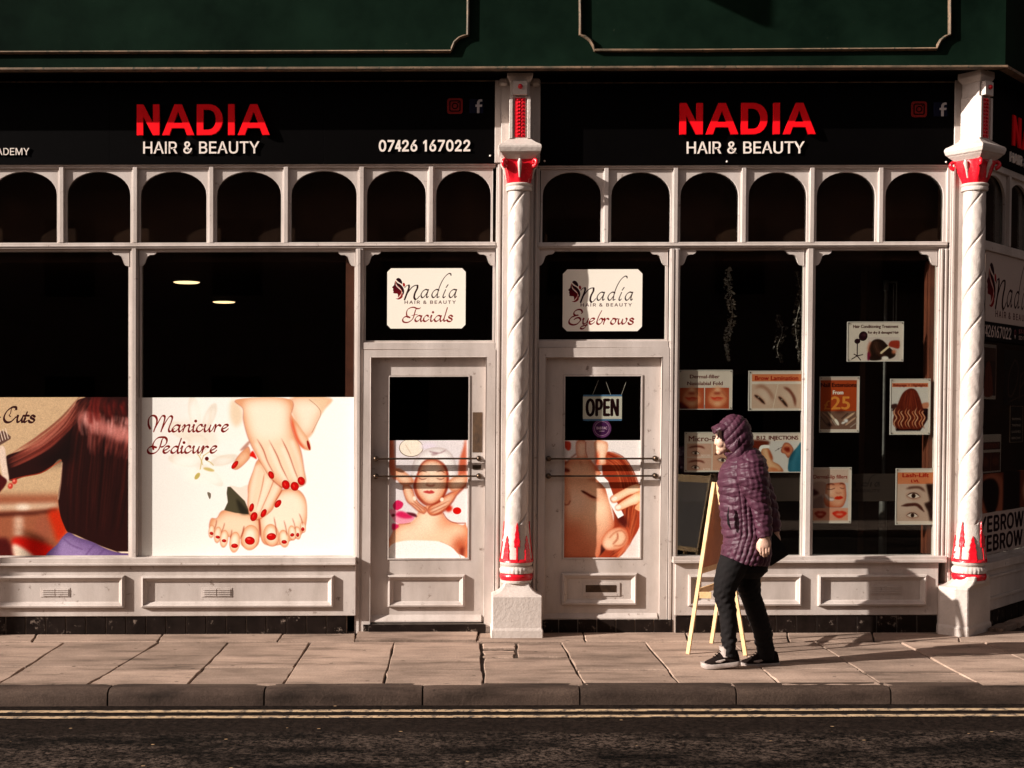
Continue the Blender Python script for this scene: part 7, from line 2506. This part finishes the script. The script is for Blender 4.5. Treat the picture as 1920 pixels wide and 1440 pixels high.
skin = surf('skin', (.66, .42, .31), (.58, .35, .25), rough=.55, scale=20, fine=200, bump=.05)
skin.node_tree.nodes['Principled BSDF'].inputs['Subsurface Weight'].default_value = .08
skin.node_tree.nodes['Principled BSDF'].inputs['Subsurface Radius'].default_value = (.01, .004, .002)
coatm = surf('purple_quilted_nylon', (.074, .023, .040), (.044, .013, .024), rough=.48, scale=9, fine=120, bump=.5, bscale=70, bdist=.004, spec=.22)
jean = surf('black_trousers', (.008, .006, .006), (.005, .004, .004), rough=.85, scale=12, fine=150, bump=.5, spec=.15)
shoem = surf('black_shoe_fabric', (.014, .008, .007), (.008, .005, .004), rough=.9, scale=30, fine=200, bump=.5, spec=.06)
solem = surf('white_sole', (.42, .34, .31), (.3, .25, .22), rough=.5, scale=30, bump=.2)
hairm = surf('dark_brown_hair', (.035, .012, .007), rough=.5, scale=60)
bagm = surf('black_bag_cloth', (.006, .005, .005), rough=.8, scale=20, bump=.4, spec=.15)

ftX, ftY = GR(1390, 1252)
P_ = empty('person', (ftX, -PD, 0), 'person in a purple quilted coat with the hood up walking left past the shop', 'person')

# body: one continuous skin from head to feet
mb = MB()
hc = Q(1368, 818)
mb.ball((hc[0], hc[1], hc[2] + .012), (.088, .072, .100), 24)                      # cranium
mb.tube([Q(1364, 826), Q(1358, 838), Q(1357, 846)], [(.070, .058), (.052, .050), (.036, .034)], 16)   # jaw
mb.tube([Q(1346, 818), Q(1343, 826), Q(1342.6, 831.5), Q(1347, 833.5)], [.009, .012, .013, .010], 10)  # nose
mb.tube([Q(1345.5, 813, -.03), Q(1343.5, 813), Q(1345.5, 813, .03)], .011, 8)       # brow
mb.tube([Q(1347, 838.0, -.018), Q(1345, 838.0), Q(1347, 838.0, .018)], .009, 8)  # lips
mb.tube([Q(1347, 841.5, -.015), Q(1345.5, 841.5), Q(1347, 841.5, .015)], .007, 8)
mb.ball(Q(1349, 848), (.022, .022, .018), 12)                                      # chin
mb.ball(Q(1352, 830, .036), (.034, .026, .034), 12)
mb.ball(Q(1352, 830, -.036), (.034, .026, .034), 12)
mb.ball(Q(1355, 840, 0), (.044, .050, .034), 14)
mb.ball(Q(1357, 832, 0), (.050, .060, .045), 16)
T_(mb, [(1374, 830, 14, .05), (1380, 848, 14, .052), (1390, 862, 17, .06)], 0)
T_(mb, [(1400, 852, 20, .09), (1400, 866, 26, .165), (1400, 890, 28, .14), (1399, 930, 27, .12), (1399, 970, 28, .115), (1399, 1010, 31, .14), (1400, 1050, 32, .15), (1400, 1072, 24, .11)], 0)
NL = [(1373, 1060, 20, .075), (1362, 1090, 17, .068), (1359, 1122, 13, .052), (1365, 1160, 12, .05), (1366, 1200, 9, .038), (1366, 1228, 8, .034), (1364, 1243, 8, .034)]
T_(mb, NL, .085)
mb.tube([Q(1372, 1240, .085), Q(1350, 1245, .085), Q(1328, 1248, .085)], [(.028, .032), (.026, .036), (.016, .032)], 12)
FLg = [(1402, 1060, 20, .075), (1404, 1100, 17, .068), (1414, 1140, 13, .052), (1427, 1180, 12, .05), (1434, 1210, 9, .038), (1436, 1232, 8, .034), (1436, 1240, 8, .034)]
T_(mb, FLg, -.065)
mb.tube([Q(1444, 1240, -.065), Q(1420, 1243, -.065), Q(1396, 1245, -.065)], [(.028, .032), (.026, .036), (.016, .032)], 12)
ARM = [(1408, 868, 15, .05, -.02), (1411, 895, 14, .05), (1421, 932, 12, .042), (1430, 965, 10, .036), (1434, 1000, 8, .028), (1434, 1010, 8.5, .026)]
T_(mb, ARM, .19)
FAR = [(1408, 868, 15, .05, .02), (1416, 900, 14, .05), (1432, 935, 12, .042), (1446, 965, 10, .036), (1452, 990, 8, .028), (1453, 1000, 9, .026)]
T_(mb, FAR, -.19)


def hand(mb, wx, wy, off, s):
    """palm, four unequal curled fingers and a thumb that leaves the side near the wrist"""
    T_(mb, [(wx, wy - 2, 8.3, .024), (wx - .5, wy + 6, 11.6, .019), (wx - .5, wy + 13, 12.0, .017), (wx - .5, wy + 17, 10.5, .014)], off)
    for bx, L, lx in ((-9.0, 17, 1.2), (-3.2, 20.5, .8), (2.8, 19.5, .3), (8.4, 15, -.4)):
        p = [Q(wx + bx - .5, wy + 12, off), Q(wx + bx - .8 + lx * .3, wy + 16.5 + L * .12, off + .004 * s), Q(wx + bx - .8 + lx, wy + 16 + L * .55, off + .002 * s), Q(wx + bx - .8 + lx * 1.8, wy + 15 + L * .95, off - .016 * s)]
        mb.tube(p, [.0088, .0086, .0080, .0062], 10)
    p = [Q(wx - 8, wy + 2, off), Q(wx - 13.5, wy + 10, off - .008 * s), Q(wx - 13.8, wy + 18, off - .013 * s), Q(wx - 10.5, wy + 24, off - .016 * s)]
    mb.tube(p, [.012, .0105, .0092, .0072], 10)


hand(mb, 1434.5, 1010, .19, 1)
hand(mb, 1453, 1003, -.19, -1)
body = organic('body', mb, .0042, skin, P_, smooth=3)

# eyes, brows, fringe
for off in (.026, -.026):
    mb = MB().ball(Q(1347.2, 821.5, off), (.0115, .0115, .0115), 12)
    mb.build('eye', plain('eye_white', (.6, .5, .45), .2), P_, smooth=True)
    MB().ball(Q(1344.9, 821.7, off), (.0055, .006, .006), 10).build('iris', hairm, P_, smooth=True)
    MB().tube([Q(1346, 815.8, off * 1.6), Q(1343.6, 815.2, off), Q(1344.0, 816.2, off * .5)], [.002, .0035, .002], 6).build('eyebrow', hairm, P_)
mb = MB()
for i in range(30):
    o = random.uniform(-.062, .075)
    x0 = 1352 + random.uniform(-3, 3) + abs(o) * 90
    mb.tube([Q(x0, 803, o), Q(x0 - 8, 807, o * 1.03), Q(x0 - 9 + random.uniform(-2, 2), 814 + random.uniform(-2, 3) + abs(o) * 120, o * 1.06)], [.005, .006, .0015], 6)
mb.build('fringe', hairm, P_, smooth=True)

# coat: torso and sleeves in one, quilted by displacement
mb = MB()
T_(mb, [(1401, 843, 15, .075), (1402, 850, 24, .11), (1402, 862, 34, .165), (1400, 872, 39, .175), (1396, 888, 46, .165), (1393, 905, 47, .155), (1393, 930, 44, .145), (1394, 955, 44, .142), (1396, 975, 44, .148), (1399, 995, 44.5, .16), (1401, 1012, 44, .17), (1399, 1032, 46, .175), (1398, 1046, 46, .175), (1397, 1055, 45, .17)], 0, 28)
slv, slf = MB(), MB()
T_(slv, [(1404, 866, 22, .07, -.06), (1408, 876, 27, .075, -.02), (1411, 895, 28.5, .075, 0), (1416, 913, 25.5, .07), (1423, 935, 20.5, .062), (1428, 957, 17.5, .055), (1431.5, 978, 15.5, .050), (1433, 996, 14, .044), (1434, 1006, 12.5, .040)], .185, 20)
T_(slf, [(1404, 866, 22, .07, .06), (1408, 876, 26, .075, .02), (1416, 895, 26, .075, 0), (1426, 915, 22, .07), (1438, 940, 18, .058), (1446, 965, 15, .052), (1451, 985, 13, .046), (1452, 996, 12, .040)], -.185, 20)
front_x = Q(1345, 950)[0]


def coat_disp(co, no, arm=False):
    x = (co[:, 0]) / KP
    px = 860 + (co[:, 0] + LEAN * 0) / KP
    z = co[:, 2]
    off = -co[:, 1] - PD
    yy = 785 - (z - EYE) / KP
    puff = lambda ph: np.sqrt(np.abs(np.sin(PI * ph)) + 1e-4)
    wob = .07 * np.sin(co[:, 1] * 37 + z * 11) + .05 * np.sin(co[:, 0] * 53 + z * 23)
    sleeve = np.full(px.shape, arm)
    bandT = puff(yy / 15.5 + wob * 1.3)
    bandS = puff((yy * .93 - (px - 1410) * .34) / 16.5 + wob * 1.9)
    u = 1 / (1 + np.exp(-(px - (1377 + .0 * yy)) / 1.6)) * 1 / (1 + np.exp((px - 1430) / 2)) * 1 / (1 + np.exp(-(yy - 905) / 3))
    skirt = 1 / (1 + np.exp(-(yy - (1022 + (1377 - px) * .25)) / 3))
    u = np.clip(u + skirt, 0, 1)
    bandV = puff((px + (yy - 990) ** 2 * .0012 + np.where(yy > 1000, (yy - 1000) * .22, 0)) / 9.3 + wob * .5) * (.80 + .20 * puff(yy / 11.0 + px * .06 + wob * 2))
    b = bandT * (1 - u) + bandV * u
    b = np.where(sleeve, bandS, b)
    cr = .0022 * np.sin(px * .42 + yy * .30 + 1.5 * np.sin(yy * .13)) * np.sin(yy * .36 - px * .25 + off * 24)
    waist = -.004 * np.exp(-((yy - 1012) / 5.0) ** 2) * (~sleeve)
    return (b - .55) * .0110 + cr + waist


coat = organic('coat', mb, .0048, coatm, P_, smooth=4, disp=coat_disp)
for q in (slv, slf): organic('sleeve', q, .0045, coatm, P_, smooth=4, disp=lambda a, b: coat_disp(a, b, True))
# pocket slit
mb = MB().tube([Q(1366.5, 951, .142), Q(1364.5, 966, .150), Q(1366, 982, .152), Q(1371, 993, .152)], [(.001, .008), (.006, .014), (.008, .014), (.002, .008)], 8)
mb.build('pocket', bagm, P_)

# hood with an open face
mb = MB()
mb.ball((Q(1376, 812)[0], -PD, Q(1376, 812)[2]), (.112, .100, .122), 28)
mb.tube([Q(1360, 806), Q(1348, 804), Q(1338, 807)], [(.052, .088), (.036, .078), (.022, .062)], 20)
mb.ball(Q(1384, 826), (.098, .105, .105), 24)
T_(mb, [(1379, 830, 27, .098), (1383, 844, 25, .100), (1389, 856, 24, .105), (1396, 866, 22, .11)], 0, 24)


def hood_disp(co, no):
    px = 860 + co[:, 0] / KP
    yy = 785 - (co[:, 2] - EYE) / KP
    off = -co[:, 1] - PD
    t = (px - 1331) * .75 + (yy - 777) * .66
    ph = t / 13.0
    b = np.sqrt(np.abs(np.sin(PI * ph)) + 1e-4)
    return (b - .5) * .008 + .0016 * np.sin(px * .8 + yy * .7) * np.sin(yy * .9 + off * 70) - .004 * np.exp(-(off / .01) ** 2)


def hood_cut(co):
    px = 860 + co[:, 0] / KP
    yy = 785 - (co[:, 2] - EYE) / KP
    off = np.abs(-co[:, 1] - PD)
    edge = 1336 + np.clip(yy - 810, 0, 60) * .72 + 0 * off
    edge = np.where(yy > 834, 1353.5 + (yy - 834) * .9, edge)
    return (px < edge) & (yy > 809) & (yy < 849 + 0 * px)


organic('hood', mb, .0050, coatm, P_, smooth=3, disp=hood_disp, cut=hood_cut, solid=.007)
mb = MB().tube([Q(1384, 820, .108), Q(1381, 828, .112), Q(1377, 838, .106)], [.0015, .0035, .0015], 6)
mb.build('hood_seam', coatm, P_)

# trousers
mb = MB()
T_(mb, [(1399, 1030, 40, .135), (1399, 1052, 42, .14), (1399, 1070, 40, .13), (1398, 1082, 26, .10)], 0, 24)
T_(mb, [(1378, 1050, 29, .10), (1369, 1072, 26.5, .098), (1361, 1095, 23, .09), (1358, 1112, 20.5, .08), (1360, 1128, 18.5, .075), (1364.5, 1146, 16.5, .073), (1366, 1172, 15.5, .07), (1366.5, 1198, 14, .066), (1366.5, 1222, 13, .062), (1366, 1230, 13, .062)], .085, 20)
T_(mb, [(1400, 1050, 28, .10), (1402, 1072, 25, .098), (1403.5, 1098, 22.5, .09), (1408, 1118, 20, .08), (1416, 1142, 19, .075), (1425, 1168, 18.5, .073), (1431, 1192, 17.5, .07), (1435, 1214, 16.5, .068), (1436, 1236, 16.5, .066)], -.065, 20)


def jean_disp(co, no):
    px = 860 + co[:, 0] / KP
    yy = 785 - (co[:, 2] - EYE) / KP
    f = .5 + .5 * np.sin(yy * .45 + px * .30 + 3 * np.sin(co[:, 1] * 18))
    g = .5 + .5 * np.sin(yy * .21 - px * .26 + 2 * np.sin(co[:, 1] * 25 + 1))
    hem = np.exp(-((yy - 1205) / 22) ** 2) + .8 * np.exp(-((yy - 1120) / 16) ** 2) + .35
    return (f * g - .3) * .008 * hem


organic('trousers', mb, .006, jean, P_, smooth=3, disp=jean_disp)


def shoe(tx, ty, hx, hy, off, name='shoe'):
    """trainer between toe and heel (sole line pixels)"""
    a, b = Vector(Q(tx, ty, off)), Vector(Q(hx, hy, off))
    d = b - a
    L = d.length
    u = d.normalized()
    w = Vector((0, 1, 0))
    v = u.cross(w).normalized()
    if v.z < 0: v = -v
    S_ = [(0.0, .012, .020), (.04, .030, .034), (.12, .041, .046), (.25, .047, .058), (.38, .047, .072), (.50, .043, .094), (.62, .039, .108), (.78, .037, .110), (.90, .036, .106), (.97, .030, .096), (1.0, .018, .060)]
    vs, fs = [], []
    n = 14
    for s, hw, h in S_:
        for i in range(n):
            th = PI * i / (n - 1)
            vs.append(a + u * (s * L) + w * (hw * math.cos(th) * (1 - .25 * max(0.0, math.sin(th)) ** 3 * (1 if h > .08 else .3))) + v * (.018 + (h - .018) * max(0.0, math.sin(th)) ** .75))
    for j in range(len(S_) - 1):
        for i in range(n - 1): fs.append((j * n + i, j * n + i + 1, (j + 1) * n + i + 1, (j + 1) * n + i))
        fs.append((j * n, (j + 1) * n, (j + 1) * n + n - 1, j * n + n - 1))
    fs += [tuple(range(n)), tuple((len(S_) - 1) * n + n - 1 - i for i in range(n))]
    o = MB().add(vs, fs).build(name, shoem, P_, smooth=True)
    vs, fs = [], []
    O = []
    for s, hw, h in S_: O.append((s, hw + .005))
    out = [(s * 1.03 - .015, hw) for s, hw in O] + [(s * 1.03 - .015, -hw) for s, hw in reversed(O)]
    m = len(out)
    for lev, k in ((-.002, .93), (.006, 1.0), (.022, 1.0), (.027, .95)):
        for s, hw in out:
            lift = .012 * max(0, .14 - s) / .14 + .006 * max(0, s - .6)
            vs.append(a + u * (s * L) + w * hw * k + v * (lev + lift * (1 if lev < .02 else 1.3)))
    for j in range(3):
        for i in range(m): fs.append((j * m + i, j * m + (i + 1) % m, (j + 1) * m + (i + 1) % m, (j + 1) * m + i))
    fs += [tuple(range(m)), tuple(3 * m + m - 1 - i for i in range(m))]
    MB().add(vs, fs).build('sole', solem, o, smooth=True)
    mb = MB()
    for k in range(4):      # laces
        s = .34 + k * .055
        p = a + u * (s * L) + v * (.066 + k * .012)
        mb.tube([p - w * .026, p + v * .006, p + w * .026], .003, 6)
    mb.build('laces', shoem, o)
    pch = a + u * (.47 * L) - w * .047 + v * .044
    if name == 'shoe': MB().tube([pch - u * .03, pch, pch + u * .03 + v * .008], [(.004, .002), (.009, .003), (.005, .002)], 8).build('side_flash', solem, o)
    return o


shoe(1316, 1253.5, 1387, 1247, .085)
shoe(1383, 1251, 1460, 1249.5, -.065)
mb = MB()
T_(mb, [(1361, 1211, 12.5, .050), (1361, 1220, 12, .048), (1362, 1230, 11, .046)], .085)
mb.build('sock', solem, P_, smooth=True)

# bag held on the far side, behind
pts = [(1447, 984), (1452, 1000), (1466, 1016), (1481, 1038), (1470, 1046), (1446, 1061), (1425, 1058), (1428, 1020), (1440, 995)]
mb = MB()
o0, o1 = -.16, -.27
F_ = [Q(x, y, o0) for x, y in pts]
Bk = [Q(x, y, o1) for x, y in pts]
cF = Vector(Q(1450, 1030, o0 + .025))
cB = Vector(Q(1450, 1030, o1 - .02))
n = len(pts)
mb.add(F_ + Bk + [cF, cB], [(i, (i + 1) % n, 2 * n) for i in range(n)] + [(n + (i + 1) % n, n + i, 2 * n + 1) for i in range(n)] + [(i, n + i, n + (i + 1) % n, (i + 1) % n) for i in range(n)])
bg_ = mb.build('shoulder_bag', bagm, label='black slouchy bag hanging behind the hooded person', cat='bag', smooth=False)
mb = MB().tube([Q(1447, 990, -.2), Q(1444, 950, -.23), Q(1425, 880, -.21), Q(1410, 850, -.17), Q(1402, 846, -.12)], [(.012, .003)] * 5, 8)
mb.build('strap', bagm, bg_)
